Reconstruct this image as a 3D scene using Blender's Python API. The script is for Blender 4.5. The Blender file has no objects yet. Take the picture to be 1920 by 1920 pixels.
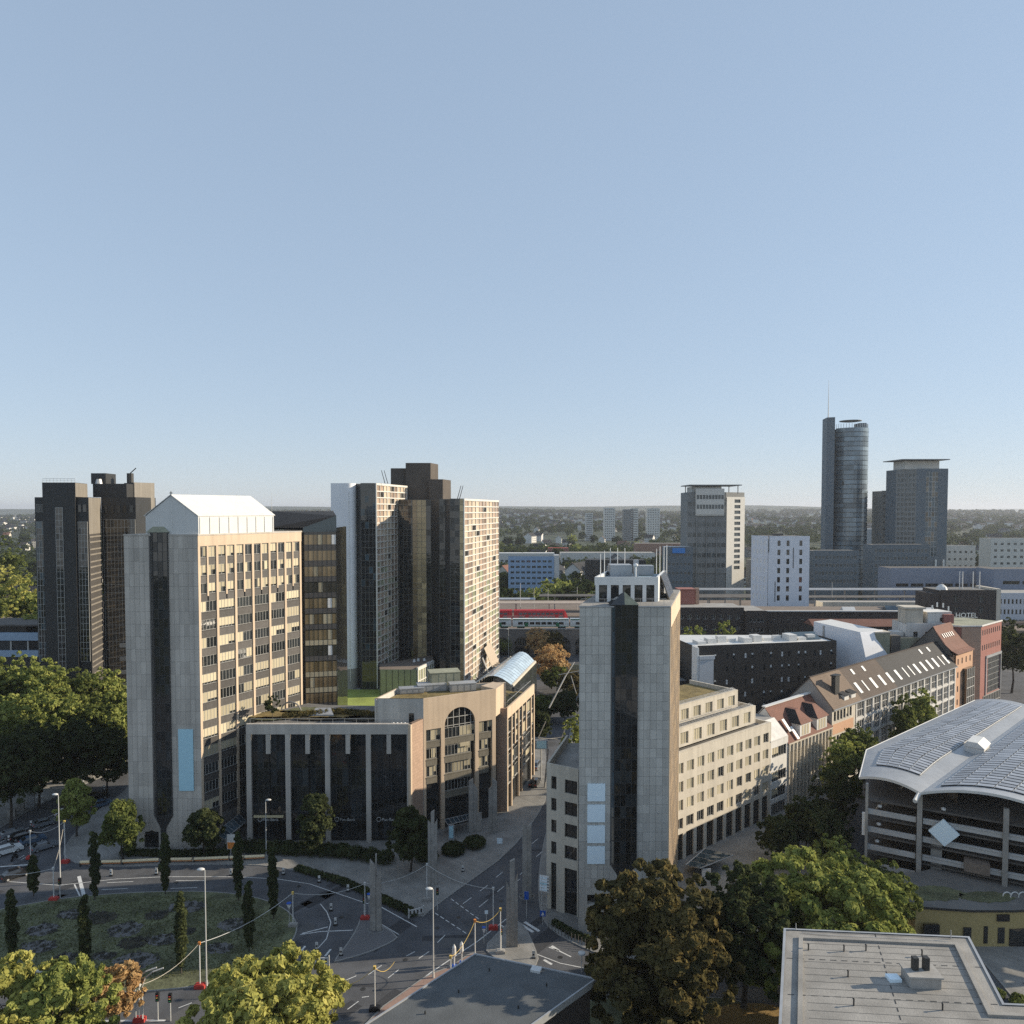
import bpy, math, random
import numpy as np
from mathutils import Vector, Matrix
R = math.radians
RND = random.Random(11)
scene = bpy.context.scene

# ------------------------------------------------------------------ camera
cam_d = bpy.data.cameras.new("camera"); cam = bpy.data.objects.new("camera", cam_d)
scene.collection.objects.link(cam); scene.camera = cam
cam.location = (0, 0, 65); cam.rotation_euler = (R(90 - 2.2), 0, 0)
cam_d.sensor_width = 36; cam_d.lens = 26.25; cam_d.shift_y = 0.0254
cam_d.clip_start = 1; cam_d.clip_end = 30000
# ------------------------------------------------------------------ sky and sun
SUN_EL, SUN_AZ = 21.0, 8.0          # azimuth: degrees behind the picture plane, from the right
world = bpy.data.worlds.new("World"); scene.world = world; world.use_nodes = True
wn = world.node_tree.nodes; wl = world.node_tree.links
sky = wn.new("ShaderNodeTexSky"); sky.sky_type = 'NISHITA'; sky.sun_disc = False
sky.sun_elevation = R(SUN_EL); sky.sun_rotation = R(90 - SUN_AZ)
sky.altitude = 100; sky.air_density = 1.0; sky.dust_density = 0.0; sky.ozone_density = 6.0
# the photograph's sky is low in contrast: the sky's own gradient is flattened with one even tone curve
sm1 = wn.new("ShaderNodeVectorMath"); sm1.operation = 'SCALE'; sm1.inputs[3].default_value = 0.2
sg = wn.new("ShaderNodeGamma"); sg.inputs[1].default_value = 0.30
sm2 = wn.new("ShaderNodeVectorMath"); sm2.operation = 'MULTIPLY'; sm2.inputs[1].default_value = (2.54, 2.66, 2.86)
wl.new(sky.outputs[0], sm1.inputs[0]); wl.new(sm1.outputs[0], sg.inputs[0]); wl.new(sg.outputs[0], sm2.inputs[0]); wl.new(sm2.outputs[0], wn["Background"].inputs[0])
wn["Background"].inputs[1].default_value = 0.15
sd = bpy.data.lights.new("sun", 'SUN'); sd.energy = 3.7; sd.angle = R(0.5); sd.color = (1.0, 0.87, 0.68)
sun = bpy.data.objects.new("sun", sd); scene.collection.objects.link(sun)
sv = Vector((math.cos(R(SUN_AZ)) * math.cos(R(SUN_EL)), math.sin(R(SUN_AZ)) * math.cos(R(SUN_EL)), math.sin(R(SUN_EL))))
sun.rotation_euler = (-sv).to_track_quat('-Z', 'Y').to_euler(); sun.location = (200, 20, 150)
vs = scene.view_settings
vs.view_transform = 'Standard'; vs.look = 'None'; vs.exposure = 0.82; vs.gamma = 1.0; vs.use_curve_mapping = False
cy = scene.cycles
cy.use_denoising = False; cy.max_bounces = 6; cy.diffuse_bounces = 3; cy.glossy_bounces = 3; cy.transmission_bounces = 4
cy.transparent_max_bounces = 6; cy.volume_bounces = 0; cy.caustics_reflective = False; cy.caustics_refractive = False
cy.sample_clamp_indirect = 1.5; cy.sample_clamp_direct = 5

# ------------------------------------------------------------------ helpers
COL = scene.collection
def link(o): COL.objects.link(o); return o
def tag(o, label=None, cat=None, group=None, kind=None):
    if label: o["label"] = label
    if cat: o["category"] = cat
    if group: o["group"] = group
    if kind: o["kind"] = kind
    return o
ORD = ["first", "second", "third", "fourth", "fifth", "sixth", "seventh", "eighth", "ninth", "tenth", "eleventh", "twelfth", "thirteenth", "fourteenth", "fifteenth"]
def thing(name, label, cat, loc=(0, 0, 0), group=None):
    o = link(bpy.data.objects.new(name, None)); o.location = (loc[0], loc[1], loc[2] if len(loc) > 2 else 0)
    o.empty_display_size = 0.5
    return tag(o, label, cat, group)
def root_of(o):
    x = Vector((0, 0, 0)); rz = 0
    return o
class Fr:
    """a facade frame: x runs along the wall (to the right seen from outside), y runs inward, z up; d = heading in degrees from +Y"""
    def __init__(s, o, d, z=0):
        s.o = Vector((o[0], o[1], z)); s.rz = R(90 - d)
        s.u = Vector((math.cos(s.rz), math.sin(s.rz), 0)); s.w = Vector((-math.sin(s.rz), math.cos(s.rz), 0))
    def p(s, x, y=0, z=0): return s.o + s.u * x + s.w * y + Vector((0, 0, z))
    def xy(s, x, y=0): q = s.p(x, y); return (q.x, q.y)
def mk(name, me, parent=None, fr=None, x=0, y=0, z=0, rz=0, mat=None):
    """links an object for mesh me; position given in facade frame fr (or world), made relative to its parent"""
    o = link(bpy.data.objects.new(name, me))
    q = fr.p(x, y, z) if fr else Vector((x, y, z)); a = (fr.rz if fr else 0) + rz
    if parent is not None:
        pw, pa = WP(parent)
        o.parent = parent; d = q - pw
        o.location = Matrix.Rotation(-pa, 3, 'Z') @ d; a -= pa
    else: o.location = q
    if abs(a) > 1e-9: o.rotation_euler[2] = a
    return o
def WP(o):
    loc = o.location.copy(); a = o.rotation_euler[2]
    if o.parent:
        pl, pa = WP(o.parent); loc = pl + Matrix.Rotation(pa, 3, 'Z') @ loc; a += pa
    return loc, a
def copy_tree(o, loc=None, rz=None, scale=None, label=None, parent=None):
    c = link(o.copy()); c.parent = parent
    if loc is not None: c.location = loc
    if rz is not None: c.rotation_euler[2] = rz
    if scale is not None: c.scale = scale if hasattr(scale, '__len__') else (scale,) * 3
    if label: c["label"] = label
    for ch in list(o.children): copy_tree(ch, parent=c)
    return c
class MB:
    def __init__(s): s.v = []; s.f = []; s.m = []
    def poly(s, pts, mi=0):
        n = len(s.v); s.v += [tuple(p) for p in pts]; s.f.append(tuple(range(n, n + len(pts)))); s.m.append(mi); return s
    def box(s, x0, y0, z0, x1, y1, z1, mi=0):
        n = len(s.v)
        s.v += [(x0, y0, z0), (x1, y0, z0), (x1, y1, z0), (x0, y1, z0), (x0, y0, z1), (x1, y0, z1), (x1, y1, z1), (x0, y1, z1)]
        for q in ((0, 3, 2, 1), (4, 5, 6, 7), (0, 1, 5, 4), (1, 2, 6, 5), (2, 3, 7, 6), (3, 0, 4, 7)):
            s.f.append(tuple(n + i for i in q)); s.m.append(mi)
        return s
    def prism(s, pts, z0, z1, mi=0, top=None, cap=True):
        n = len(s.v); k = len(pts)
        s.v += [(p[0], p[1], z0) for p in pts] + [(p[0], p[1], z1) for p in pts]
        for i in range(k):
            j = (i + 1) % k; s.f.append((n + i, n + j, n + k + j, n + k + i)); s.m.append(mi)
        if cap:
            s.f.append(tuple(n + k + i for i in range(k))); s.m.append(mi if top is None else top)
            s.f.append(tuple(n + i for i in reversed(range(k)))); s.m.append(mi)
        return s
    def xprism(s, pts, x0, x1, mi=0):
        """profile pts (y,z) extruded along x"""
        n = len(s.v); k = len(pts)
        s.v += [(x0, p[0], p[1]) for p in pts] + [(x1, p[0], p[1]) for p in pts]
        for i in range(k):
            j = (i + 1) % k; s.f.append((n + i, n + j, n + k + j, n + k + i)); s.m.append(mi)
        s.f.append(tuple(n + k + i for i in range(k))); s.f.append(tuple(n + i for i in reversed(range(k)))); s.m += [mi, mi]
        return s
    def tube(s, p, q, r0, r1=None, n=8, mi=0, cap=True):
        r1 = r0 if r1 is None else r1
        p = Vector(p); q = Vector(q); a = (q - p).normalized()
        b = a.orthogonal().normalized(); c = a.cross(b); k = len(s.v)
        for (o, r) in ((p, r0), (q, r1)):
            for i in range(n):
                t = 2 * math.pi * i / n; s.v.append(tuple(o + b * (r * math.cos(t)) + c * (r * math.sin(t))))
        for i in range(n):
            j = (i + 1) % n; s.f.append((k + i, k + j, k + n + j, k + n + i)); s.m.append(mi)
        if cap:
            s.f.append(tuple(k + n + i for i in range(n))); s.f.append(tuple(k + i for i in reversed(range(n)))); s.m += [mi, mi]
        return s
    def path(s, pts, r, n=6, mi=0):
        for a, b in zip(pts[:-1], pts[1:]): s.tube(a, b, r, r, n, mi)
        return s
    def lathe(s, prof, n=12, mi=0, o=(0, 0, 0)):
        k = len(s.v)
        for (r, z) in prof:
            for i in range(n):
                t = 2 * math.pi * i / n; s.v.append((o[0] + r * math.cos(t), o[1] + r * math.sin(t), o[2] + z))
        for a in range(len(prof) - 1):
            for i in range(n):
                j = (i + 1) % n; s.f.append((k + a * n + i, k + a * n + j, k + (a + 1) * n + j, k + (a + 1) * n + i)); s.m.append(mi)
        s.f.append(tuple(k + (len(prof) - 1) * n + i for i in range(n))); s.f.append(tuple(k + i for i in reversed(range(n)))); s.m += [mi, mi]
        return s
    def wall(s, W, z0, z1, holes, rev=0.3, mi=0, x0=0, y=0, rmi=None):
        """wall face at y with rectangular openings (x0,z0,x1,z1) and reveals going inward"""
        xs = sorted({x0, x0 + W} | {h[0] for h in holes} | {h[2] for h in holes}); zs = sorted({z0, z1} | {h[1] for h in holes} | {h[3] for h in holes})
        for b in range(len(zs) - 1):
            run = None
            for a in range(len(xs)):
                solid = False
                if a < len(xs) - 1:
                    mx = (xs[a] + xs[a + 1]) / 2; mz = (zs[b] + zs[b + 1]) / 2
                    solid = not any(h[0] < mx < h[2] and h[1] < mz < h[3] for h in holes)
                if solid and run is None: run = xs[a]
                if not solid and run is not None:
                    s.poly([(run, y, zs[b]), (xs[a], y, zs[b]), (xs[a], y, zs[b + 1]), (run, y, zs[b + 1])], mi); run = None
        rm = mi if rmi is None else rmi
        for (a, c, b, d) in holes:
            s.poly([(a, y, c), (a, y, d), (a, y + rev, d), (a, y + rev, c)], rm); s.poly([(b, y, d), (b, y, c), (b, y + rev, c), (b, y + rev, d)], rm)
            s.poly([(a, y, d), (b, y, d), (b, y + rev, d), (a, y + rev, d)], rm); s.poly([(b, y, c), (a, y, c), (a, y + rev, c), (b, y + rev, c)], rm)
        return s
    def mesh(s, name, mats, smooth=False):
        me = bpy.data.meshes.new(name); me.from_pydata(s.v, [], s.f)
        if not isinstance(mats, (list, tuple)): mats = [mats]
        for m in mats: me.materials.append(m)
        if len(mats) > 1: me.polygons.foreach_set("material_index", s.m)
        if smooth: me.polygons.foreach_set("use_smooth", [True] * len(s.f))
        me.update(); return me
    def build(s, name, mats, parent=None, fr=None, x=0, y=0, z=0, rz=0, smooth=False, world=False):
        """world=True: vertices are already world coordinates"""
        me = s.mesh(name, mats, smooth)
        if world and parent is not None:
            pw, pa = WP(parent); me.transform(Matrix.Rotation(-pa, 4, 'Z') @ Matrix.Translation(-pw)); o = link(bpy.data.objects.new(name, me)); o.parent = parent; return o
        return mk(name, me, parent, fr, x, y, z, rz)
_mc = {}
def cached(key, fn):
    if key not in _mc: _mc[key] = fn()
    return _mc[key]
def bx(w, d, h, m, name="block", cx=True):
    """cached box mesh, centred in x, standing on z=0, y from 0 to d"""
    def f(): return MB().box(-w / 2 if cx else 0, 0, 0, w / 2 if cx else w, d, h).mesh(name, m)
    return cached(("bx", round(w, 3), round(d, 3), round(h, 3), m.name, cx), f)

# ------------------------------------------------------------------ materials
MATS = {}
def mat(name, col, rough=0.8, metal=0.0, spec=0.4, n1=(0.0, 0.0), n2=(0.0, 0.0), ov=0.0, bump=0.0, bscale=8.0, trans=0.0, emit=None, coat=0.0, joints=None, st=0.0):
    """principled material; n1/n2 = (scale per metre, amount) of two noises; ov = brightness change from object to object"""
    m = bpy.data.materials.new(name); m.use_nodes = True; nt = m.node_tree; N = nt.nodes; L = nt.links
    b = N["Principled BSDF"]; b.inputs["Roughness"].default_value = rough; b.inputs["Metallic"].default_value = metal
    b.inputs["Specular IOR Level"].default_value = spec; b.inputs["Coat Weight"].default_value = coat
    g = N.new("ShaderNodeNewGeometry"); pos = g.outputs["Position"]
    rgb = N.new("ShaderNodeRGB"); rgb.outputs[0].default_value = (*col, 1); cur = rgb.outputs[0]
    def mulv(cur, val):
        h = N.new("ShaderNodeHueSaturation"); L.new(cur, h.inputs["Color"]); L.new(val, h.inputs["Value"]); return h.outputs[0]
    for (sc, am) in (n1, n2):
        if am > 0:
            t = N.new("ShaderNodeTexNoise"); t.inputs["Scale"].default_value = sc; t.inputs["Detail"].default_value = 4; L.new(pos, t.inputs["Vector"])
            r = N.new("ShaderNodeMapRange"); r.inputs[1].default_value = 0.3; r.inputs[2].default_value = 0.7; r.inputs[3].default_value = 1 - am; r.inputs[4].default_value = 1 + am
            L.new(t.outputs[0], r.inputs[0]); cur = mulv(cur, r.outputs[0])
    if st > 0:   # rain streaks: noise drawn out downwards
        mp_ = N.new("ShaderNodeVectorMath"); mp_.operation = 'MULTIPLY'; mp_.inputs[1].default_value = (1.1, 1.1, .045); L.new(pos, mp_.inputs[0])
        t = N.new("ShaderNodeTexNoise"); t.inputs["Scale"].default_value = 1; t.inputs["Detail"].default_value = 5; L.new(mp_.outputs[0], t.inputs["Vector"])
        r = N.new("ShaderNodeMapRange"); r.inputs[1].default_value = 0.35; r.inputs[2].default_value = 0.7; r.inputs[3].default_value = 1 + st * .4; r.inputs[4].default_value = 1 - st; L.new(t.outputs[0], r.inputs[0]); cur = mulv(cur, r.outputs[0])
    if ov > 0:
        oi = N.new("ShaderNodeObjectInfo"); r = N.new("ShaderNodeMapRange"); r.inputs[3].default_value = 1 - ov; r.inputs[4].default_value = 1 + ov
        L.new(oi.outputs["Random"], r.inputs[0]); cur = mulv(cur, r.outputs[0])
    if joints:   # (width, height) of a fine brick or panel pattern, too small to build
        bt = N.new("ShaderNodeTexBrick"); mp = N.new("ShaderNodeMapping"); sp = N.new("ShaderNodeSeparateXYZ"); cb = N.new("ShaderNodeCombineXYZ"); ad = N.new("ShaderNodeMath")
        L.new(pos, sp.inputs[0]); L.new(sp.outputs[0], ad.inputs[0]); L.new(sp.outputs[1], ad.inputs[1]); L.new(ad.outputs[0], cb.inputs[0]); L.new(sp.outputs[2], cb.inputs[1])
        bt.offset = joints[2] if len(joints) > 2 else 0.5
        bt.inputs["Scale"].default_value = 1; bt.inputs["Brick Width"].default_value = joints[0]; bt.inputs["Row Height"].default_value = joints[1]; bt.inputs["Mortar Size"].default_value = 0.02 * min(joints[:2]) + 0.008
        bt.inputs["Color1"].default_value = (1, 1, 1, 1); bt.inputs["Color2"].default_value = (.86, .86, .86, 1); bt.inputs["Mortar"].default_value = (.55, .55, .55, 1)
        L.new(cb.outputs[0], bt.inputs["Vector"]); mx = N.new("ShaderNodeMix"); mx.data_type = 'RGBA'; mx.blend_type = 'MULTIPLY'; mx.inputs[0].default_value = 1
        L.new(cur, mx.inputs[6]); L.new(bt.outputs[0], mx.inputs[7]); cur = mx.outputs[2]
    L.new(cur, b.inputs["Base Color"])
    if bump > 0:
        t = N.new("ShaderNodeTexNoise"); t.inputs["Scale"].default_value = bscale; L.new(pos, t.inputs["Vector"])
        bp = N.new("ShaderNodeBump"); bp.inputs["Strength"].default_value = bump; bp.inputs["Distance"].default_value = 0.1; L.new(t.outputs[0], bp.inputs["Height"]); L.new(bp.outputs[0], b.inputs["Normal"])
    if trans > 0: b.inputs["Transmission Weight"].default_value = trans
    if emit: b.inputs["Emission Color"].default_value = (*emit[0], 1); b.inputs["Emission Strength"].default_value = emit[1]
    MATS[name] = m; return m
def glass(name, col, rough=0.04, spec=0.5, wav=0.15, ws=0.35, ov=0.25, metal=0.0):
    """opaque reflecting curtain-wall glass, panes slightly out of true"""
    return mat(name, col, rough, metal, spec, ov=ov, bump=wav, bscale=ws, n1=(0.15, 0.2))
M_gran = mat("granite_pale", (.53, .485, .425), .75, spec=.3, n1=(9, .10), n2=(.12, .08), ov=.11, st=.14)
M_gran2 = mat("granite_grey", (.52, .50, .455), .75, spec=.3, n1=(9, .10), n2=(.15, .07), ov=.10, st=.13)
M_joint = mat("granite_joint", (.16, .15, .14), .9)
M_granlit = mat("granite_sunlit", (.60, .47, .34), .8, n1=(6, .06), n2=(.2, .06), ov=.05, st=.12)  # granite of the sun-facing sides, warm sunlight put into the colour
M_rose = mat("rose_granite", (.43, .30, .22), .8, n1=(8, .1), n2=(.2, .05), joints=(.9, .6))
M_cream = mat("cream_render", (.57, .515, .425), .85, n1=(4, .05), n2=(.25, .07), ov=.03, st=.13)
M_creamw = mat("white_render", (.66, .64, .60), .85, n1=(4, .04), n2=(.25, .08), ov=.04, st=.12)
M_white = mat("white_metal", (.78, .77, .74), .45, n1=(1.2, .04), ov=.03)
M_whites = mat("white_sheet", (.64, .635, .61), .5, n1=(1.0, .03), n2=(.3, .04))
M_conc = mat("concrete", (.33, .315, .29), .9, n1=(5, .1), n2=(.3, .15), ov=.06)
M_concd = mat("dark_concrete", (.12, .11, .10), .9, n1=(3, .15), n2=(.3, .2))
M_darkst = mat("dark_stone", (.034, .034, .033), .55, spec=.4, n1=(5, .15), n2=(.2, .1))
M_brick = mat("dark_brick", (.060, .050, .046), .9, n1=(3, .12), n2=(.15, .1), joints=(.6, .25))
M_redb = mat("red_render", (.31, .13, .105), .85, n1=(4, .06), n2=(.2, .08))
M_orangeb = mat("apricot_render", (.58, .35, .22), .85, n1=(4, .05), n2=(.2, .07))
M_tile_r = mat("red_tiles", (.21, .10, .072), .85, n1=(6, .15), n2=(.3, .12), joints=(.35, .35))
M_tile_b = mat("brown_tiles", (.10, .075, .060), .85, n1=(6, .15), n2=(.3, .12), joints=(.35, .35))
M_tile_d = mat("slate_tiles", (.032, .032, .034), .8, n1=(6, .15), n2=(.3, .15), joints=(.4, .35))
M_glassd = glass("dark_glass", (.020, .021, .021), spec=1.0, wav=.3, ov=.4)
M_glassw = glass("window_glass", (.03, .034, .036), ov=.5)
M_glassrefl = glass("bronze_reflection_glass", (.26, .19, .105), .14, .9, .25, .3, .35, metal=.3)  # golden reflections put into the pane colour
M_glassm = glass("mirror_glass", (.11, .10, .085), .05, .9, .22, .28, .3, metal=.6)
M_glassbl = glass("blue_glass", (.06, .09, .11), .06, .7, .15, .3, .3, metal=.2)
M_blind = mat("cream_blind", (.60, .52, .36), .8, ov=.18, joints=(.35, 9, 0.0))
M_blind2 = mat("ochre_blind", (.47, .41, .28), .8, ov=.2, joints=(.3, 9, 0.0))
M_frame = mat("window_frame", (.42, .41, .38), .5, ov=.05)
M_framed = mat("dark_frame", (.05, .05, .05), .5)
M_mull = mat("grey_mullion", (.17, .165, .15), .5)
M_spand = mat("spandrel_panel", (.10, .092, .085), .5, spec=.4, ov=.25, n1=(2, .1), joints=(.42, 5, 0.0))
M_roofg = mat("gravel_roof", (.17, .165, .155), .95, n1=(12, .15), n2=(.25, .18), bump=.3, bscale=12)
M_rooff = mat("bitumen_roof", (.29, .275, .25), .95, n1=(7, .12), n2=(.35, .2), bump=.25, bscale=10)
M_roofbl = mat("blue_roof", (.16, .24, .30), .6, n1=(1, .15))
M_zinc = mat("zinc", (.40, .41, .42), .45, metal=.3, n1=(1, .08), n2=(.2, .08), ov=.08)
M_panel = mat("solar_panel", (.36, .37, .39), .3, spec=.6, metal=.2, n1=(.6, .15), ov=.2)
M_asph = mat("asphalt", (.092, .094, .100), .9, n1=(14, .14), n2=(.22, .28), bump=.2, bscale=20)
M_asph2 = mat("asphalt_old", (.085, .085, .088), .9, n1=(14, .12), n2=(.13, .2), bump=.2, bscale=20)
M_pave = mat("paving", (.27, .26, .24), .9, n1=(3, .1), n2=(.3, .18), joints=(.6, .6, 0.0))
M_pave_p = mat("pink_paving", (.30, .20, .16), .9, n1=(3, .1), n2=(.3, .15))
M_kerb = mat("kerb_stone", (.27, .265, .25), .9, n1=(4, .12))
M_line = mat("road_paint", (.62, .62, .60), .8, n1=(3, .25))
M_grass = mat("lawn", (.115, .122, .066), .95, n1=(3, .35), n2=(.3, .45), bump=.5, bscale=14)
M_grassl = mat("lawn_bright", (.30, .35, .08), .95, n1=(5, .2), n2=(.2, .2), bump=.4, bscale=14)
M_sungrass = mat("sunlit_grass", (.26, .17, .06), .95, n1=(5, .25), n2=(.25, .25), bump=.4, bscale=14)  # grass tone with sunlight painted in
M_bed = mat("planting_bed", (.050, .045, .032), .95, n1=(6, .3))
M_bedl = mat("lavender_bed", (.15, .145, .145), .95, n1=(7, .3))
M_sedum = mat("sedum_roof", (.20, .15, .06), .95, n1=(2.5, .35), n2=(.5, .3), bump=.5, bscale=6)
M_bark = mat("bark", (.06, .05, .04), .95, n1=(6, .2), bump=.5, bscale=9)
M_metal = mat("galvanised_steel", (.45, .45, .44), .5, metal=.4, ov=.05)
M_pole = mat("painted_pole", (.50, .50, .48), .6, ov=.05)
M_black = mat("black_plastic", (.015, .015, .016), .5)
M_sblue = mat("pale_blue_sign", (.46, .72, .82), .5)
M_sblue2 = mat("ice_blue_sign", (.80, .93, 1.0), .5)
M_tblue = mat("traffic_blue", (.02, .10, .45), .5)
M_red = mat("red_plastic", (.45, .05, .04), .6)
M_yell = mat("yellow_hose", (.72, .50, .14), .6)
M_orng = mat("orange_plastic", (.70, .24, .05), .6)
M_steel = mat("train_steel", (.30, .29, .27), .6)
M_brown = mat("brown_gravel", (.20, .16, .13), .95, n1=(2, .15), n2=(.1, .15))
M_olive = mat("olive_render", (.30, .30, .22), .9, n1=(1.5, .15), n2=(.25, .15))
M_yellw = mat("yellow_render", (.42, .33, .15), .9, n1=(3, .08))
def leafmat(name, cols, tr=0.35):
    m = bpy.data.materials.new(name); m.use_nodes = True; nt = m.node_tree; N = nt.nodes; L = nt.links; N.remove(N["Principled BSDF"])
    g = N.new("ShaderNodeNewGeometry"); rp = N.new("ShaderNodeValToRGB"); el = rp.color_ramp.elements
    el[0].color = (*cols[0], 1); el[1].color = (*cols[-1], 1)
    for i, c in enumerate(cols[1:-1]): e = el.new((i + 1) / (len(cols) - 1)); e.color = (*c, 1)
    t = N.new("ShaderNodeTexNoise"); t.inputs["Scale"].default_value = .35; t.inputs["Detail"].default_value = 2; L.new(g.outputs["Position"], t.inputs["Vector"])
    mr = N.new("ShaderNodeMapRange"); mr.inputs[1].default_value = .3; mr.inputs[2].default_value = .7; mr.inputs[3].default_value = 0; mr.inputs[4].default_value = .62; L.new(t.outputs[0], mr.inputs[0])
    a = N.new("ShaderNodeMath"); a.operation = 'MULTIPLY_ADD'; a.inputs[1].default_value = .38; L.new(g.outputs["Random Per Island"], a.inputs[0]); L.new(mr.outputs[0], a.inputs[2]); L.new(a.outputs[0], rp.inputs[0])
    d = N.new("ShaderNodeBsdfDiffuse"); tl = N.new("ShaderNodeBsdfTranslucent"); ms = N.new("ShaderNodeMixShader"); ms.inputs[0].default_value = tr
    L.new(rp.outputs[0], d.inputs[0]); L.new(rp.outputs[0], tl.inputs[0]); L.new(d.outputs[0], ms.inputs[1]); L.new(tl.outputs[0], ms.inputs[2]); L.new(ms.outputs[0], N["Material Output"].inputs[0])
    MATS[name] = m; return m
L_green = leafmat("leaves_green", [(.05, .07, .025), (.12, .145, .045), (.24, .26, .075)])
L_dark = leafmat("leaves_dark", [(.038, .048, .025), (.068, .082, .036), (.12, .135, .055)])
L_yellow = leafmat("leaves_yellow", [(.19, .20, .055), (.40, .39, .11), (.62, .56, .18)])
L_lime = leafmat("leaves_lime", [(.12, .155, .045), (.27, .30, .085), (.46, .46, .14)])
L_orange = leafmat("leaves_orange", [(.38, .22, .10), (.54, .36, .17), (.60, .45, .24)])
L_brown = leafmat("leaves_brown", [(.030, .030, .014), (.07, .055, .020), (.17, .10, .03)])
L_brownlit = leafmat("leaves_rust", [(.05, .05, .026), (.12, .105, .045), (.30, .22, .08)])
L_far = leafmat("leaves_far", [(.022, .036, .014), (.045, .062, .02), (.095, .11, .03)])

# ================================================================== ground, hills, roads
def terrain():
    rows = [-400, -100, 60, 150, 250, 340, 420, 600, 900, 1300, 1800, 2400, 3000, 3700, 4500, 5500, 7000, 9000, 14000, 22000]
    rg = random.Random(3); mb = MB(); nx = 61
    def h(x, y):
        if y < 1500: return -0.03
        k = min(1, (y - 1500) / 3500)
        a = 30 + 15 * math.sin(x / 1900 + 1) + 11 * math.sin(x / 830 + y / 1700) + 6 * math.sin(x / 370 + 2)
        if y > 6000: a += 34 + 26 * math.sin(x / 3100 + 2.2) + 10 * math.sin(x / 1150)
        return k * a
    for j, y in enumerate(rows):
        w = max(700, abs(y) * 1.25)
        for i in range(nx): x = (i / (nx - 1) * 2 - 1) * w; mb.v.append((x, y, h(x, y)))
    for j in range(len(rows) - 1):
        for i in range(nx - 1): a = j * nx + i; mb.f.append((a, a + 1, a + nx + 1, a + nx)); mb.m.append(0)
    return mb, h
M_land = mat("wooded_land", (.040, .052, .026), .95, n1=(.02, .3), n2=(.006, .35))
_t, land_h = terrain()
tag(_t.build("ground", M_land, smooth=True), kind="structure")

def sheet(name, pts, z, m, kind="structure", thick=None):
    mb = MB()
    if thick: mb.prism(pts, z - thick, z)
    else: mb.poly([(p[0], p[1], z) for p in pts])
    o = mb.build(name, m); 
    if kind: tag(o, kind=kind)
    return o
def ccw(p):
    a = sum(p[i][0] * p[(i + 1) % len(p)][1] - p[(i + 1) % len(p)][0] * p[i][1] for i in range(len(p)))
    return p if a > 0 else p[::-1]
def inset(p, d):
    p = ccw(p); n = len(p); out = []
    for i in range(n):
        a = Vector(p[i - 1]); b = Vector(p[i]); c = Vector(p[(i + 1) % n])
        e1 = (b - a).normalized(); e2 = (c - b).normalized(); n1 = Vector((-e1.y, e1.x)); n2 = Vector((-e2.y, e2.x)); m = (n1 + n2)
        if m.length < .2: m = n1
        else: m = m / max(.35, m.dot(n1))
        q = b + m * d; out.append((q.x, q.y))
    return out
def smooth_poly(p, it=2):
    for _ in range(it):
        q = []
        for i in range(len(p)):
            a = p[i]; b = p[(i + 1) % len(p)]
            q += [(a[0] * .75 + b[0] * .25, a[1] * .75 + b[1] * .25), (a[0] * .25 + b[0] * .75, a[1] * .25 + b[1] * .75)]
        p = q
    return p
def island(name, pts, m, h=.13, kerb=True, sm=1):
    """a raised area with a kerb round it: kerb ring and inner surface"""
    p = ccw(smooth_poly(pts, sm) if sm else pts); q = inset(p, .22); n = len(p); mb = MB()
    for i in range(n):
        j = (i + 1) % n
        mb.poly([(*p[i], 0), (*p[j], 0), (*p[j], h), (*p[i], h)]); mb.poly([(*p[i], h), (*p[j], h), (*q[j], h), (*q[i], h)])
    mb2 = MB(); mb2.poly([(*a, h - .01) for a in q])
    o = tag(mb2.build(name, m), kind="structure")
    k = mb.build("kerb", M_kerb, o)
    return o
sheet("road", [(-260, 20), (260, 20), (260, 345), (-260, 345)], 0.0, M_asph)
# the street on the left and the main street run over the sheet; pavements and islands are raised on it
PLAZA = [(-71.3, 133.3), (-62.4, 134.1), (-52.7, 134.3), (-43.8, 133.7), (-35.1, 130.5), (-26.5, 125.3), (-19.2, 119.8), (-14.5, 116), (-12.9, 119.2), (-7.4, 127.9), (-0.9, 138.1), (4.8, 153.3), (8.3, 167.8), (9, 190), (9, 240), (-70, 240), (-96, 205), (-89.2, 171.1), (-89.4, 156), (-86.7, 142.2), (-83.9, 137.1), (-79, 134.1)]
island("pavement", PLAZA, M_pave, sm=1)
LAWN = [(-88.9, 112.9), (-87, 116.9), (-81.2, 119.8), (-75.6, 122.2), (-68.5, 123.7), (-59.9, 124.6), (-50.8, 124.6), (-42.9, 122.9), (-36.4, 119), (-33.3, 114.3), (-32.8, 110), (-34.3, 105.4), (-37.8, 101.4), (-42.8, 99.1), (-48.8, 98.1), (-55.8, 97.7), (-64.5, 98), (-74.8, 100.2), (-84.7, 105.4)]
lawn = island("lawn", LAWN, M_grass, .16, sm=2)
def disc(name, c, rx, ry, z, m, parent=None, n=40, rot=0, rag=.13):
    mb = MB(); rg = random.Random(int(c[0] * 77 + c[1] * 13)); pts = []
    for i in range(n):
        t = 2 * math.pi * i / n; k = 1 + rg.uniform(-rag, rag); x = rx * k * math.cos(t); y = ry * k * math.sin(t)
        pts.append((c[0] + x * math.cos(rot) - y * math.sin(rot), c[1] + x * math.sin(rot) + y * math.cos(rot)))
    mb.prism(pts, z - .1, z); return mb.build(name, m, parent, world=True) if parent else mb.build(name, m)
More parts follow.
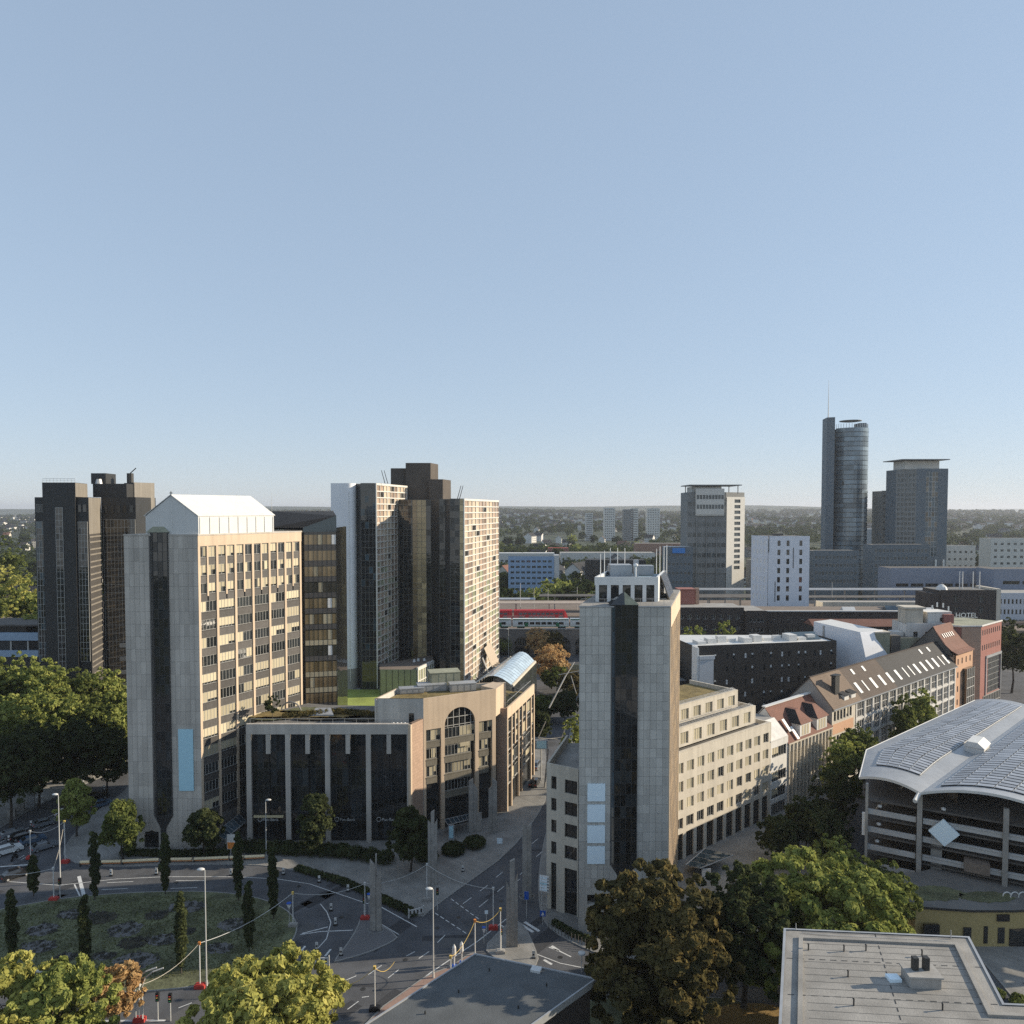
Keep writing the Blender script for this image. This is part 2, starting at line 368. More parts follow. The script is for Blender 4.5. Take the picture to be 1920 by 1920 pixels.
for (c, rx, ry, m) in (((-65.4, 116.2), 2.6, 1.8, M_bed), ((-56.9, 116.9), 1.9, 1.4, M_bed), ((-56.7, 109.3), 2.2, 1.5, M_bed), ((-49.9, 112.4), 1.3, 1.0, M_bed),
                       ((-72.5, 112.9), 2.3, 1.7, M_bedl), ((-70.3, 108.4), 2.6, 1.6, M_bedl), ((-59.7, 112.9), 2.6, 2.0, M_bedl), ((-64.8, 105.7), 1.6, 1.2, M_bedl), ((-52.7, 110.2), 2.3, 1.5, M_bedl), ((-54.1, 105), 3.2, 2.0, M_bedl), ((-53.1, 119.5), 3.0, 1.8, M_bedl), ((-70.1, 117.3), 2.6, 1.4, M_bedl), ((-43.4, 114.3), 2.6, 1.6, M_bedl), ((-59.2, 106), 1.6, 1.0, M_bedl), ((-43.4, 108), 2.0, 1.4, M_bedl)):
    disc("flower_bed", c, rx, ry, .19, m, lawn)
ISL1 = [(-24.2, 116.8), (-22.4, 116), (-17.1, 111.3), (-18, 109.6), (-21.1, 106.9), (-24.6, 105.1), (-25.8, 104.6), (-24.7, 109.1), (-24.1, 113.3)]
island("traffic_island", ISL1, M_bedl, sm=1)
ISL2 = [(-4.3, 108.2), (-2.1, 112.4), (0.2, 116.3), (2.1, 113.9), (3.4, 108.6), (4, 104.7), (1.9, 102.6), (-2.3, 105.4)]
island("traffic_island", ISL2, M_pave, sm=1)
SIDE2 = [(4.6, 130.5), (4.4, 121.5), (4.7, 116.3), (6.1, 112.7), (9.4, 109.1), (13.2, 106.3), (18.9, 103.5), (27.5, 101.7), (34.3, 106.6), (60, 120), (53, 150), (120, 206), (150, 240), (110, 260), (20, 240), (11.2, 171.1), (6.7, 148.1)]
island("pavement", SIDE2, M_pave, sm=1)
ISL3 = [(-17.9, 93.9), (-13.8, 99.3), (-11.9, 101.7), (-8.7, 103.8), (-5.9, 107.3), (-4.7, 106.4), (-10, 84), (-24, 66), (-30, 66)]
island("pavement", ISL3, M_pave_p, sm=1)
PARK = [(2.7, 90.5), (8.4, 96), (12.8, 97.1), (26.4, 97.3), (30.9, 96), (34, 94), (52, 92), (60, 60), (-2, 55), (-4, 78)]
island("park_lawn", PARK, M_grass, .14, sm=1)
sheet("sunlit_patch", smooth_poly([(25.7, 94.7), (30.9, 96), (36, 95), (35.7, 90), (21.7, 89.6)], 2), .155, M_sungrass)  # pool of sunlight on the grass, painted as a lighter sheet
sheet("footpath", [(9.4, 99.3), (31.9, 99.1), (37.3, 98), (36.4, 95.5), (31.1, 96.5), (26.5, 97.8), (12.9, 97.5), (9.9, 96.7)], .012, M_pave)
island("pavement", [(46.8, 101.7), (53, 106.6), (60.4, 109.6), (67.4, 109.9), (95, 108), (95, 60), (62, 60), (67.8, 106.6), (57, 105.4)], M_pave, sm=0)
sheet("road", [(62, 62), (95, 62), (95, 100), (70, 100)], .135, M_asph2)
LEFTS = [(-106.9, 138.8), (-104.4, 149.9), (-104, 159.4), (-102.7, 168.8), (-100.1, 177.3), (-96.7, 187), (-110, 190), (-190, 230), (-220, 160)]
island("pavement", LEFTS, M_pave, sm=0)

marks = MB()
def strip(a, b, w, z=.008):
    a = Vector(a[:2]); b = Vector(b[:2]); d = (b - a).normalized(); n = Vector((-d.y, d.x)) * (w / 2)
    marks.poly([(*(a - n), z), (*(b - n), z), (*(b + n), z), (*(a + n), z)])
def line(pts, w, dash=None):
    for a, b in zip(pts[:-1], pts[1:]):
        if not dash: strip(a, b, w)
        else:
            a = Vector(a[:2]); b = Vector(b[:2]); L = (b - a).length; d = (b - a) / L; t = 0
            while t < L: strip(a + d * t, a + d * min(L, t + dash[0]), w); t += dash[0] + dash[1]
line([(-89.6, 128.3), (-78.4, 126.8), (-69.5, 129), (-61.4, 129.8), (-49.1, 129.8), (-41.3, 129), (-35.2, 127.3), (-28.8, 123.6), (-23.7, 120.7)], .14)
line([(-70.6, 127.7), (-66.2, 128.1)], .14); line([(-58.9, 128.4), (-53.7, 128.4)], .14); line([(-70.2, 125.3), (-65.9, 125.7)], .14); line([(-58.6, 125.7), (-54.1, 126)], .14)
line([(-75.9, 127.1), (-72.7, 123.2)], .22)
line([(-76.8, 130), (-72, 123.2)], .55)
line([(-21.5, 119.8), (-14.8, 113.9)], .18); line([(-20.4, 114.6), (-17.3, 111.8)], .14)
line([(-12.4, 117.9), (-7, 112.1)], .16, (.9, .5)); line([(-10.2, 122.3), (-5.1, 115.9)], .16, (.9, .5))
for (a, b) in (((-8.1, 120.7),(-6.8, 122.7)), ((-5.4, 119.7),(-4, 122)), ((-2.8, 129.6),(-1.7, 131.5)), ((-2.5, 124.6),(-1.4, 126.4)), ((-5.5, 124.8),(-4.2, 126.8)), ((4.5, 137.3),(5.7, 139.5)), ((3.9, 142.9),(5.1, 145)), ((-11.2, 109.7),(-10.2, 111.7)), ((-13.5, 105.7),(-12.2, 107.4)), ((-15.4, 106.3),(-14.3, 107.4)), ((-20.1, 101.9),(-18.6, 104.1)), ((-17.2, 101.2),(-16, 103.1)), ((-23, 100.7),(-21.7, 101.7)), ((-21.4, 94.7),(-20.3, 96.3)), ((-20, 97.1),(-19.1, 97.3)), ((-23.3, 96.6),(-22.8, 97.7)), ((0, 126.8),(1.4, 129)), ((1.4, 130.5),(2.4, 132.3))): line([a, b], .13)
line([(5.5, 108.5), (6.8, 107.7), (8.6, 106.1)], .22); line([(5.9, 108.8), (6.9, 107.6)], .5)
line([(3.4, 106.9), (6.9, 104.6), (11.3, 103.1)], .15); line([(4.6, 105.4), (5.7, 104.3)], .4)
for k in range(5): 
    a = Vector((-1.8, 114.3)) + Vector((0.95 * k, .25 * k)); strip(a, a + Vector((2.2, -2.6)), .5)
line([(-16.9, 94.7), (-13.8, 99.1), (-11.5, 102.3), (-8.5, 106), (-5.2, 110), (-0.8, 116.3)], .16)
line([(-32.2, 112.1), (-28.7, 113.9)], .2); line([(-32.4, 111.8), (-29.6, 112.6), (-24.6, 113)], .18)
line([(-31.6, 120.7), (-29.9, 118.2), (-28.5, 115.1), (-28.1, 110.7), (-29, 107.3), (-30.1, 104.3)], .14); line([(-27.2, 106.3), (-26.8, 108)], .3); line([(-31.2, 106.9), (-30.8, 108.8)], .3)
line([(-99.9, 143.3), (-98.7, 151.2), (-97.5, 158.2)], .14); line([(-91.9, 136.6), (-91.6, 139.2)], .14, (1.5, 1)); line([(-96.3, 141), (-94.8, 152)], .13, (2, 2)); line([(-91.1, 136.2), (-90.3, 142.2)], .13, (2, 2))
line([(-93.2, 133.5), (-88.4, 134.3)], .35)
line([(-52.9, 92.5), (-44.1, 92.6)], .3); line([(-43.5, 95), (-42.2, 96)], .13)
tag(marks.build("road_markings", M_line), kind="structure")

# ================================================================== facade pieces shared by the buildings
def wframe(w, h, n=1, rows=1, t=.06, d=.08, m=None, sill=True):
    """window frame with n lights: origin bottom-left, opening w x h"""
    m = m or M_frame
    def f():
        mb = MB()
        mb.box(0, 0, 0, w, d, t); mb.box(0, 0, h - t, w, d, h)
        for i in range(n + 1): x = i * (w - t) / n; mb.box(x, .005, t, x + t, d - .005, h - t)
        for j in range(1, rows): z = j * h / rows; mb.box(t, .01, z - t / 2, w - t, d - .01, z + t / 2)
        if sill: mb.box(-.05, -.12, -.07, w + .05, .02, -.005)
        return mb.mesh("window_frame", m)
    return cached(("wf", round(w, 2), round(h, 2), n, rows, t, m.name, sill), f)
def flat(w, h, m, name="pane"):
    return cached(("fl", round(w, 3), round(h, 3), m.name), lambda: MB().box(0, 0, 0, w, .02, h).mesh(name, m))
def window(parent, F, x, z, w, h, y=.2, n=2, rows=1, gl=None, fm=None, blind=None, bm=None, sill=True, name="window"):
    """window part: frame, with pane and blinds as sub-parts; blind = list of (x fraction, width fraction, height fraction from the top)"""
    o = mk(name, wframe(w, h, n, rows, m=fm, sill=sill), parent, F, x, y, z)
    mk("pane", flat(w, h, gl or M_glassw), o, F, x, y + .09, z)
    for (bx_, bw, bh) in blind or ():
        hh = max(.1, h * bh - .08); mk("blind", flat(w * bw - .05, hh, bm or M_blind, "blind"), o, F, x + w * bx_ + .025, y + .05, z + h - hh - .04)
    return o
def panelled(parent, F, x0, x1, z0, z1, nc, nr, m, limit=300, gap=.03, t=.05, skip=None, y=0):
    """stone cladding panels, each its own part up to limit, the rest one part"""
    w = (x1 - x0) / nc; h = (z1 - z0) / nr; me = bx(w - gap, t, h - gap, m, "cladding_panel"); rest = MB(); k = 0
    for j in range(nr):
        for i in range(nc):
            x = x0 + (i + .5) * w; z = z1 - (j + 1) * h + gap / 2
            if skip and skip(x, z + h / 2): continue
            if k < limit: mk("cladding_panel", me, parent, F, x, y, z)
            else: rest.box(x - w / 2 + gap / 2, 0, z, x + w / 2 - gap / 2, t, z + h - gap)
            k += 1
    if rest.v: tag(rest.build("cladding_panels", m, parent, F, 0, y, 0), kind="stuff")
def curtain(parent, F, x0, x1, z0, z1, nc, nr, gl, fm, limit=300, mull=.09, y=0, spand=None, alt=None, rng=None, cols=None):
    """glass curtain wall: a grid of frame bars as one part, each pane its own part"""
    w = (x1 - x0) / nc; h = (z1 - z0) / nr; rng = rng or RND
    g = MB()
    for i in range(nc + 1): g.box(x0 + i * w - mull / 2, 0, z0, x0 + i * w + mull / 2, .12, z1)
    for j in range(nr + 1): g.box(x0, .012, z0 + j * h - mull / 2, x1, .108, z0 + j * h + mull / 2)
    g.build("mullion_grid", fm, parent, F, 0, y, 0)
    k = 0; rest = {}
    for j in range(nr):
        for i in range(nc):
            gm = gl
            if alt and rng.random() < alt[1]: gm = alt[0] if not isinstance(alt[0], list) else rng.choice(alt[0])
            if cols and i in cols: gm = cols[i]
            if spand and j % spand[0] == spand[1]: gm = spand[2]
            if k < limit: mk("pane", flat(w - mull, h - mull, gm), parent, F, x0 + i * w + mull / 2, y + .05, z0 + j * h + mull / 2)
            else: rest.setdefault(gm.name, (gm, MB()))[1].box(x0 + i * w + mull / 2, .05, z0 + j * h + mull / 2, x0 + (i + 1) * w - mull / 2, .07, z0 + (j + 1) * h - mull / 2)
            k += 1
    for gm, mb in rest.values(): tag(mb.build("panes", gm, parent, F, 0, y, 0), kind="stuff")

# ================================================================== tower with the white gabled roof house
TA = thing("granite_tower", "tall pale granite office tower with white gabled house on its roof", "tower", (-66, 150, 0))
FA = Fr((-73.4, 141), 90); FB = Fr((-59.4, 141), 30)
H_A = 60.3
skew = lambda x, y, t: (x + .5 * t, y + .866 * t)
body = [(-73.36, 141.06), (-59.75, 141.06), (-46.6, 163.8), (-60.2, 163.8)]
MB().prism(ccw(body), 0, H_A - .3).build("tower_body", [M_joint], TA, world=True)
MB().prism(ccw([(-73.5, 140.94), (-59.3, 140.94), (-46.1, 163.9), (-60.3, 163.9)]), H_A - .3, H_A).build("parapet", [M_gran], TA, world=True)
panelled(TA, FA, 0, 4.72, 0.1, H_A - .32, 5, 25, M_gran, skip=lambda x, z: (2.9 < x < 5.6 and z < 3.1))
panelled(TA, FA, 8.4, 13.98, 0.1, H_A - .32, 6, 25, M_gran)
# stone collar closing in under the glass bay, narrow strip of glass below
mb = MB()
mb.poly([(4.72, 0, 0), (6.0, 0, 0), (6.0, 0, 4.0), (4.72, 0, 6.3)]).poly([(7.1, 0, 0), (8.4, 0, 0), (8.4, 0, 6.3), (7.1, 0, 4.0)])
mb.build("stone_collar", M_gran, TA, FA)
MB().box(3.0, -.02, 0, 5.6, -.01, 3.2).poly([(3.0, -.03, 2.4), (5.6, -.03, 2.4), (5.6, -.03, 2.9), (4.3, -.03, 3.5), (3.0, -.03, 2.9)]).build("door_opening", M_glassd, TA, FA)
# glass bay: narrow left facet, broad front, each storey three lights
mb = MB(); bay = [(4.75, .3), (5.6, -.28), (8.38, -.28), (8.38, .3)]
mb.prism(bay, 6.3, H_A + .35)
mb.v += [(4.75, .3, 6.29), (5.6, -.28, 6.29), (8.38, -.28, 6.29), (6.0, -.05, 3.9), (7.1, -.05, 3.9), (8.38, .3, 6.29)]
n = len(mb.v) - 6; mb.f += [(n, n + 3, n + 1), (n + 1, n + 3, n + 4, n + 2), (n + 2, n + 4, n + 5)]; mb.m += [0, 0, 0]
mb.box(6.0, -.04, 0, 7.1, .3, 3.9)
mb.build("bay_frame", M_framed, TA, FA)
curtain(TA, Fr(FA.xy(5.62, -.36), 90), 0, 2.74, 6.4, H_A + .3, 3, 30, M_glassd, M_framed, limit=90, alt=(M_glassw, .3))
for j in range(15): mk("side_pane", flat(.92, 3.4, M_glassd), TA, Fr(FA.xy(4.72, .26), 90 + 34.5), .04, -.04, 6.5 + j * 3.6)
mb = MB(); a, b, c, d, e = (4.4, -.4, H_A + .36), (8.6, -.4, H_A + .36), (8.6, 3, H_A + .36), (4.4, 3, H_A + .36), (6.5, .9, H_A + 2.5)
mb.poly([a, b, e], 1).poly([b, c, e], 1).poly([d, a, e], 0).poly([c, d, e], 0); mb.build("pyramid_cap", [M_glassd, M_olive], TA, FA)
# lit side: pilasters and office bays
rg = random.Random(5)
for i in range(7):
    x = i * 4.33; mk("pilaster", bx(.5, .62, H_A - 2.3, M_granlit, "pilaster"), TA, FB, x + (.25 if i == 0 else 0), -.02, 0)
for i in range(6):
    mk("fin", bx(.34, .5, 9.6, M_granlit, "fin"), TA, FB, (i + .5) * 4.33, 0, H_A - 2.32 - 9.6)
MB().box(0, -.04, H_A - 2.3, 26.3, .6, H_A - .31).build("fascia", M_granlit, TA, FB)
for fl in range(15):
    z = H_A - 2.4 - (fl + 1) * 3.5
    for i in range(6):
        xs = [(i * 4.33 + .27, 1.72), ((i + .5) * 4.33 + .19, 1.72)] if fl < 3 else [(i * 4.33 + .27, 3.79)]
        for (x, w) in xs:
            mk("spandrel", cached(("sp", w), lambda: MB().box(0, 0, 0, w, .3, 1.32).box(-.0, -.08, 1.325, w, .2, 1.42).mesh("spandrel", [M_spand])), TA, FB, x, .12, z)
            n = 5 if w > 2 else 2; bl = []
            if rg.random() < .8:
                r = rg.random()
                if r < .45: bl = [(0, 1, rg.choice((.99, .82, .82)))]
                elif r < .75: k = rg.choice((2, 3)) / 5; bl = [(0, k, .99), (k, 1 - k, rg.choice((.5, .75)))] if rg.random() < .5 else [(1 - k, k, .9)]
                elif r < .88: bl = [(0, .42, .98)]
            if fl > 11 and rg.random() < .5: bl = []
            window(TA, FB, x, z + 1.45, w, 2.02, .2, n, 1, M_glassw, M_frame, bl, M_blind if rg.random() < .65 else M_blind2, sill=False)
curtain(TA, Fr(FB.xy(.2, .34), 30), 0, 15, 0.2, H_A - 2.4 - 15 * 3.5, 8, 2, M_glassd, M_framed)
# white roof house, a skewed gable running back along the tower
def sk(x, t, z): return (x + .5 * t, 141.25 + .866 * t, z)
x0, x1, xm = -69.3, -59.35, -64.35; z0, ze, zr, T = H_A, 63.7, 67.7, 18.4
MB().poly([sk(x0, 0, z0), sk(x1, 0, z0), sk(x1, 0, ze), sk(xm, 0, zr), sk(x0, 0, ze)]).build("gable_wall", M_whites, TA, world=True)
MB().poly([sk(x1, T, z0), sk(x0, T, z0), sk(x0, T, ze), sk(xm, T, zr), sk(x1, T, ze)]).build("gable_wall", M_whites, TA, world=True)
MB().poly([sk(x1, 0, z0), sk(x1, T, z0), sk(x1, T, ze), sk(x1, 0, ze)]).build("side_wall", M_whites, TA, world=True)
MB().poly([sk(x0, T, z0), sk(x0, 0, z0), sk(x0, 0, ze), sk(x0, T, ze)]).build("side_wall", M_whites, TA, world=True)
mb = MB(); e = .12
for s, xe in ((1, x1 + .15), (-1, x0 - .15)):
    mb.poly([sk(xm, -.2, zr + e), sk(xe, -.2, ze + e), sk(xe, T + .2, ze + e), sk(xm, T + .2, zr + e)]); mb.poly([sk(xm, -.2, zr), sk(xe, -.2, ze), sk(xe, -.2, ze + e), sk(xm, -.2, zr + e)]); mb.poly([sk(xe, -.2, ze), sk(xe, T + .2, ze), sk(xe, T + .2, ze + e), sk(xe, -.2, ze + e)])
mb.build("gable_roof", M_whites, TA, world=True)
for k in range(9):
    t = .3 + k * (T - .6) / 8; pts = [sk(x1 + .06, t, z0), sk(x1 + .06, t, ze - .4), sk(x1 - .2, t, ze + .35), sk(x1 - 1.1, t, ze + .95)]
    MB().path(pts, .07, 5).build("rib", M_whites, TA, world=True)
for k in range(3):
    x = x0 + (k + 1) * (x1 - x0) / 4; MB().path([sk(x, -.03, z0), sk(x, -.03, ze + [2.0, 3.9, 2.0][k])], .05, 4).build("seam", M_white, TA, world=True)
MB().tube((-64.35, 141.1, zr), (-64.35, 141.1, zr + .7), .08).box(-64.6, 141.0, zr + .3, -64.1, 141.2, zr + .45).build("finial", M_black, TA, world=True)
MB().tube((-50.8, 158, z0), (-50.8, 158, z0 + 8.2), .09, .02, 6).build("antenna", M_metal, TA, world=True)
MB().box(12, 1.5, H_A, 15, 3, H_A + .9).tube((13, 2, H_A + .9), (13, 2, H_A + 1.4), .4, .4).build("roof_vent", M_metal, TA, FB)
# blue banner, standing off the stone
MB().box(9.75, -.2, 11.2, 12.55, -.06, 23.1).build("banner", M_sblue, TA, FA); 

# glass wing behind, golden reflections painted as bronze panes
TW = thing("reflecting_wing", "glass wing with painted golden reflections and beige bands behind the gabled granite tower", "building", (-40, 172, 0))
FW = Fr((-46.0, 165), 76)
MB().prism(ccw([FW.xy(0, .15), FW.xy(6.9, .15), FW.xy(9.5, 14), FW.xy(-5, 14)]), 0, 60.9).build("wing_body", M_glassd, TW, world=True)
for j in range(17):
    z = 57.2 - j * 3.55
    m = [M_glassrefl, M_glassrefl, M_glassrefl, M_glassm][j % 4]
    for i in range(7):
        q = M_blind2 if rg.random() < .10 else (M_white if rg.random() < .03 else m)
        mk("pane", flat(.9, 2.15, q), TW, FW, .05 + i * .98, .02, z)
    mk("band", bx(6.86, .14, 1.1, M_blind2 if j in (6, 8, 9, 11, 12) else M_spand, "band"), TW, FW, 3.43, 0, z - 1.2)
for i in range(8): mk("mullion", bx(.06, .1, 60, M_framed, "mullion"), TW, FW, i * .98 + .03, -.02, .5)
a = Fr((-46.0, 165), 76); P = [(*a.xy(-.2, -.2), 60.95), (*a.xy(7.0, .1), 63.6), (*a.xy(6.4, 9), 64.6), (*a.xy(-7.5, 9), 64.6), (*a.xy(-7.6, 0), 60.95)]
MB().poly(P).poly([(p[0], p[1], p[2] - .35) for p in reversed(P)]).build("sloping_roof", M_tile_d, TW, world=True)
for k in range(15):
    t = k / 14; q0 = Vector(P[4]).lerp(Vector(P[0]), t); q1 = Vector(P[3]).lerp(Vector(P[2]), t)
    MB().path([q0 + Vector((0, 0, .08)), q1 + Vector((0, 0, .08))], .09, 4).build("roof_rib", M_concd, TW, world=True)
mb = MB(); mb.poly([P[0], (P[0][0], P[0][1], 60.0), (*a.xy(7.0, .1), 60.0), P[1]]); mb.build("roof_gable", M_glassbl, TW, world=True)

# ================================================================== dark tower on the far left
TB = thing("dark_tower", "black stone office tower with narrow window strips at far left", "tower", (-124, 216, 0))
def blk(nm, pts, z0, z1, m, parent, top=None): return MB().prism(ccw(pts), z0, z1, 0, 1 if top else None).build(nm, [m, top] if top else m, parent, world=True)
M_bside = mat("sunlit_side_cladding", (.24, .215, .18), .6, n1=(3, .08), n2=(.2, .08), joints=(1.2, 50, 0.0))  # sun-facing sides toned lighter, sunlight put into the colour
FBs = Fr((-119.1, 210), -13)
blk("wing_block", [(-134.1, 210.0), (-119.15, 210.0), FBs.xy(11.2, .06), (-136, 221)], 0, 68.4, M_darkst, TB, M_roofg)
blk("core_slab", [(-131.4, 209.2), (-122.3, 209.2), (-124.7, 219.6), (-133.5, 219.6)], 0, 72.5, M_darkst, TB, M_roofg)
blk("rear_block", [(-121.6, 221.2), (-111.4, 221.2), (-112.5, 236), (-120, 236)], 0, 68.6, M_darkst, TB, M_roofg)
blk("roof_block", [(-124.4, 222), (-114.4, 222), (-115.5, 231), (-123, 231)], 68.6, 72.6, M_darkst, TB, M_roofg)
blk("lift_head", [(-126, 224), (-121.6, 224), (-122.0, 230.5), (-125, 230)], 72.6, 75.8, M_darkst, TB)
blk("corner_block", [(-117.5, 229), (-115.0, 227.5), (-111.6, 233.5), (-116, 240)], 60, 73.2, M_bside, TB)
blk("corner_front", [(-117.8, 227.2), (-114.9, 227.2), (-114.9, 229), (-117.6, 230)], 62, 73.0, M_darkst, TB)
MB().tube((-123.0, 222.8, 72.6), (-123.0, 222.8, 74.0), 1.0, .7).build("cooling_unit", M_metal, TB, world=True)
MB().tube((-116.8, 229, 73), (-116.8, 229, 76), 1.0, 1.0).tube((-116.8, 229, 76), (-115, 229, 77.6), .15).build("vent_stack", M_darkst, TB, world=True)
# side walls with sunlight painted as a lighter tone, and pale bands
MB().box(0, 0, .5, 11.1, .08, 58).build("side_glazing", M_spand, TB, FBs, 0, -.12)
MB().box(0, 0, 58, 11.1, .1, 68.3).build("side_cladding", M_bside, TB, FBs, 0, -.14)
for j in range(16): mk("side_band", bx(11.1, .2, .42, M_bside, "side_band", False), TB, FBs, 0, -.28, 57 - j * 3.55); mk("side_band", bx(11.1, .2, .42, M_bside, "side_band", False), TB, FBs, 0, -.28, 55.5 - j * 3.55)
MB().box(0, 0, 68.5, 10.2, .1, 72.4).build("core_side", M_bside, TB, Fr((-122.2, 209.2), -13), 0, -.1)
FD = Fr((-134.1, 210), 90)
curtain(TB, FD, .35, 2.6, 22, 61.5, 3, 22, M_glassd, M_frame, y=-.14, alt=(M_glassbl, .25))
curtain(TB, FD, 12.1, 14.7, 22, 61.5, 3, 22, M_glassd, M_frame, y=-.14, alt=(M_glassw, .2))
curtain(TB, FD, 6.3, 8.3, 15, 65.5, 2, 28, M_glassd, M_frame, y=-.95, alt=(M_glassw, .25))
for j in range(3):
    for (x, n) in ((.3, 2.3), (12, 2.7)): window(TB, FD, x, 17.2 - j * 4, n, 2.0, -.14, 4, 1, M_glassw, M_frame)
for x in (.5, 1.7): window(TB, FD, x, 64.2, .9, 2.2, -.14, 1, 1, M_glassw, M_frame, sill=False)
for x in (12.0, 13.4): window(TB, FD, x, 64.2, 1.1, 2.2, -.14, 1, 1, M_glassd, M_framed, sill=False)
F2 = Fr((-121.6, 221.2), 90)
curtain(TB, F2, .6, 10.0, 4, 62, 9, 24, M_glassd, M_frame, y=-.14, alt=([M_glassm, M_glassw, M_glassd], .3), mull=.07)
for i in range(5): window(TB, F2, .7 + i * 1.9, 64, 1.2, 2.3, -.14, 1, 1, M_glassw, M_framed, sill=False)
for j in range(5): mk("balcony_band", bx(5, .5, 1.2, M_conc, "balcony_band", False), TB, F2, 5, -.8, 8 + j * 4)
# railing on the core roof
mb = MB(); 
for i in range(10): mb.tube((-131.3 + i, 209.4, 72.5), (-131.3 + i, 209.4, 73.6), .04, .04, 4)
mb.box(-131.3, 209.36, 73.55, -122.3, 209.44, 73.62).box(-131.3, 209.36, 73.1, -122.3, 209.44, 73.15); mb.build("roof_railing", M_metal, TB, world=True)

# long low building with blue bands, left edge
LB = thing("banded_building", "low building with pale blue facade bands behind the trees at far left", "building", (-160, 230, 0))
MB().box(-215, 226, 0, -140, 240, 26).build("wall", M_darkst, LB, world=True)
for (za, zb) in ((25.2, 27.6), (20.2, 22.2)): MB().box(-215, 225.2, za, -139.9, 226.2, zb).build("facade_band", mat("blue_band%d" % za, (.30, .40, .52), .6, n1=(2, .05)), LB, world=True)
for i in range(14): mk("pier", bx(.5, .4, 3.0, M_frame, "pier"), LB, None, -142 - i * 5.2, 225.6, 22.2)
for i in range(14): mk("window", bx(4.2, .1, 2.6, M_glassw, "window"), LB, None, -144.6 - i * 5.2, 225.8, 22.4)
MB().box(-215, 225.5, 29.5, -139, 240, 30).box(-190, 229, 26, -150, 238, 29.5).build("roof_slab", M_concd, LB, world=True)

# ================================================================== middle tower with white slab and grid facades
TC = thing("grid_tower", "glass hotel tower with white slab, white window grids and brown core on top", "tower", (-35, 262, 5))
FL = Fr((-44.5, 246), 12); FR = Fr((-15.6, 246), 12)
M_goldrefl = glass("gold_reflection_glass", (.46, .36, .20), .2, .9, .3, .3, .45, metal=.25)  # lighter tone painting golden reflections into single pane columns
ZB = 5.6; ZL = 73.6; ZR = 68.5
M_slab = mat("white_slab", (.80, .80, .82), .45, n1=(1, .03), n2=(.15, .05))
# white slab with rounded right edge
pts = [(-59.6, 246), (-54.0, 246)] + [(-54.0 + 2.2 * math.sin(R(a)), 246 + 3.2 - 3.2 * math.cos(R(a))) for a in range(15, 91, 15)] + [(-51.9, 253), (-58.6, 253)]
blk("slab", pts, 12, ZL, M_slab, TC); blk("slab_base", pts, ZB - .5, 11.98, M_conc, TC)
MB().tube((-53.6, 245.95, 8), (-53.6, 245.95, 71), .1, .1, 6).build("slab_joint", M_white, TC, world=True)
blk("left_wing", [(-51.9, 249), (-49.8, 246.4), (-44.9, 246.4), FL.xy(29, .4), FL.xy(29, 8), (-50, 262)], ZB - .5, ZL - .2, M_framed, TC, M_roofg)
blk("right_wing", [(-20.4, 246.4), (-15.95, 246.4), FR.xy(50, .4), FR.xy(50, 14), (-22, 290), (-27, 262)], ZB - .5, ZR - .2, M_framed, TC, M_roofg)
blk("middle", [(-40, 264), (-28.4, 262), (-23.5, 254.4), (-20.3, 252), (-18, 285), (-38, 285)], ZB - .5, 68.4, M_framed, TC, M_roofg)
curtain(TC, Fr((-49.8, 246.2), 90), 0, 5.2, ZB, ZL, 4, 32, M_glassd, M_mull, y=-.05, alt=([M_glassw, M_glassbl], .25))
curtain(TC, Fr((-51.8, 248.9), 51), 0, 3.3, ZB, ZL - .1, 1, 16, M_glassd, M_mull, y=-.1)
curtain(TC, Fr((-20.4, 246.2), 90), 0, 4.7, ZB, ZR, 3, 30, M_glassd, M_mull, y=-.05, alt=(M_glassw, .3), cols={2: M_goldrefl})
curtain(TC, Fr((-28.4, 262), 33), 0, 9, ZB, 68.3, 5, 30, M_glassd, M_mull, y=-.15, alt=(M_glassw, .25), limit=150, cols={0: M_goldrefl, 1: M_glassrefl})
curtain(TC, Fr((-40, 264), 99.7), 0, 11.7, ZB, 68.3, 7, 30, M_glassd, M_mull, y=-.15, alt=(M_glassw, .3), limit=120, cols={3: M_glassrefl, 4: M_goldrefl, 5: M_goldrefl})
curtain(TC, Fr((-23.5, 254.4), 127), 0, 4, ZB, 68.3, 2, 30, M_glassd, M_mull, y=-.15, limit=60)
curtain(TC, Fr((-24.4, 251.5), 90), 0, 4, ZB, 68.4, 3, 30, M_glassd, M_mull, y=0, alt=(M_glassw, .3), limit=90)
blk("bay_column", [(-24.4, 251.6), (-20.2, 251.6), (-20.2, 262), (-24.4, 262)], ZB - .5, 68.35, M_framed, TC, M_roofg)
M_gridw = mat("white_grid", (.66, .63, .57), .6, n1=(2, .04))
M_rosepane = glass("rose_pane", (.40, .30, .23), .12, .6, .1, .3, .35); M_greenpane = glass("green_pane", (.33, .34, .22), .12, .6, .1, .3, .35); M_tanpane = mat("tan_pane", (.50, .41, .31), .5, ov=.2)  # rose and green tints paint reflections into the glass
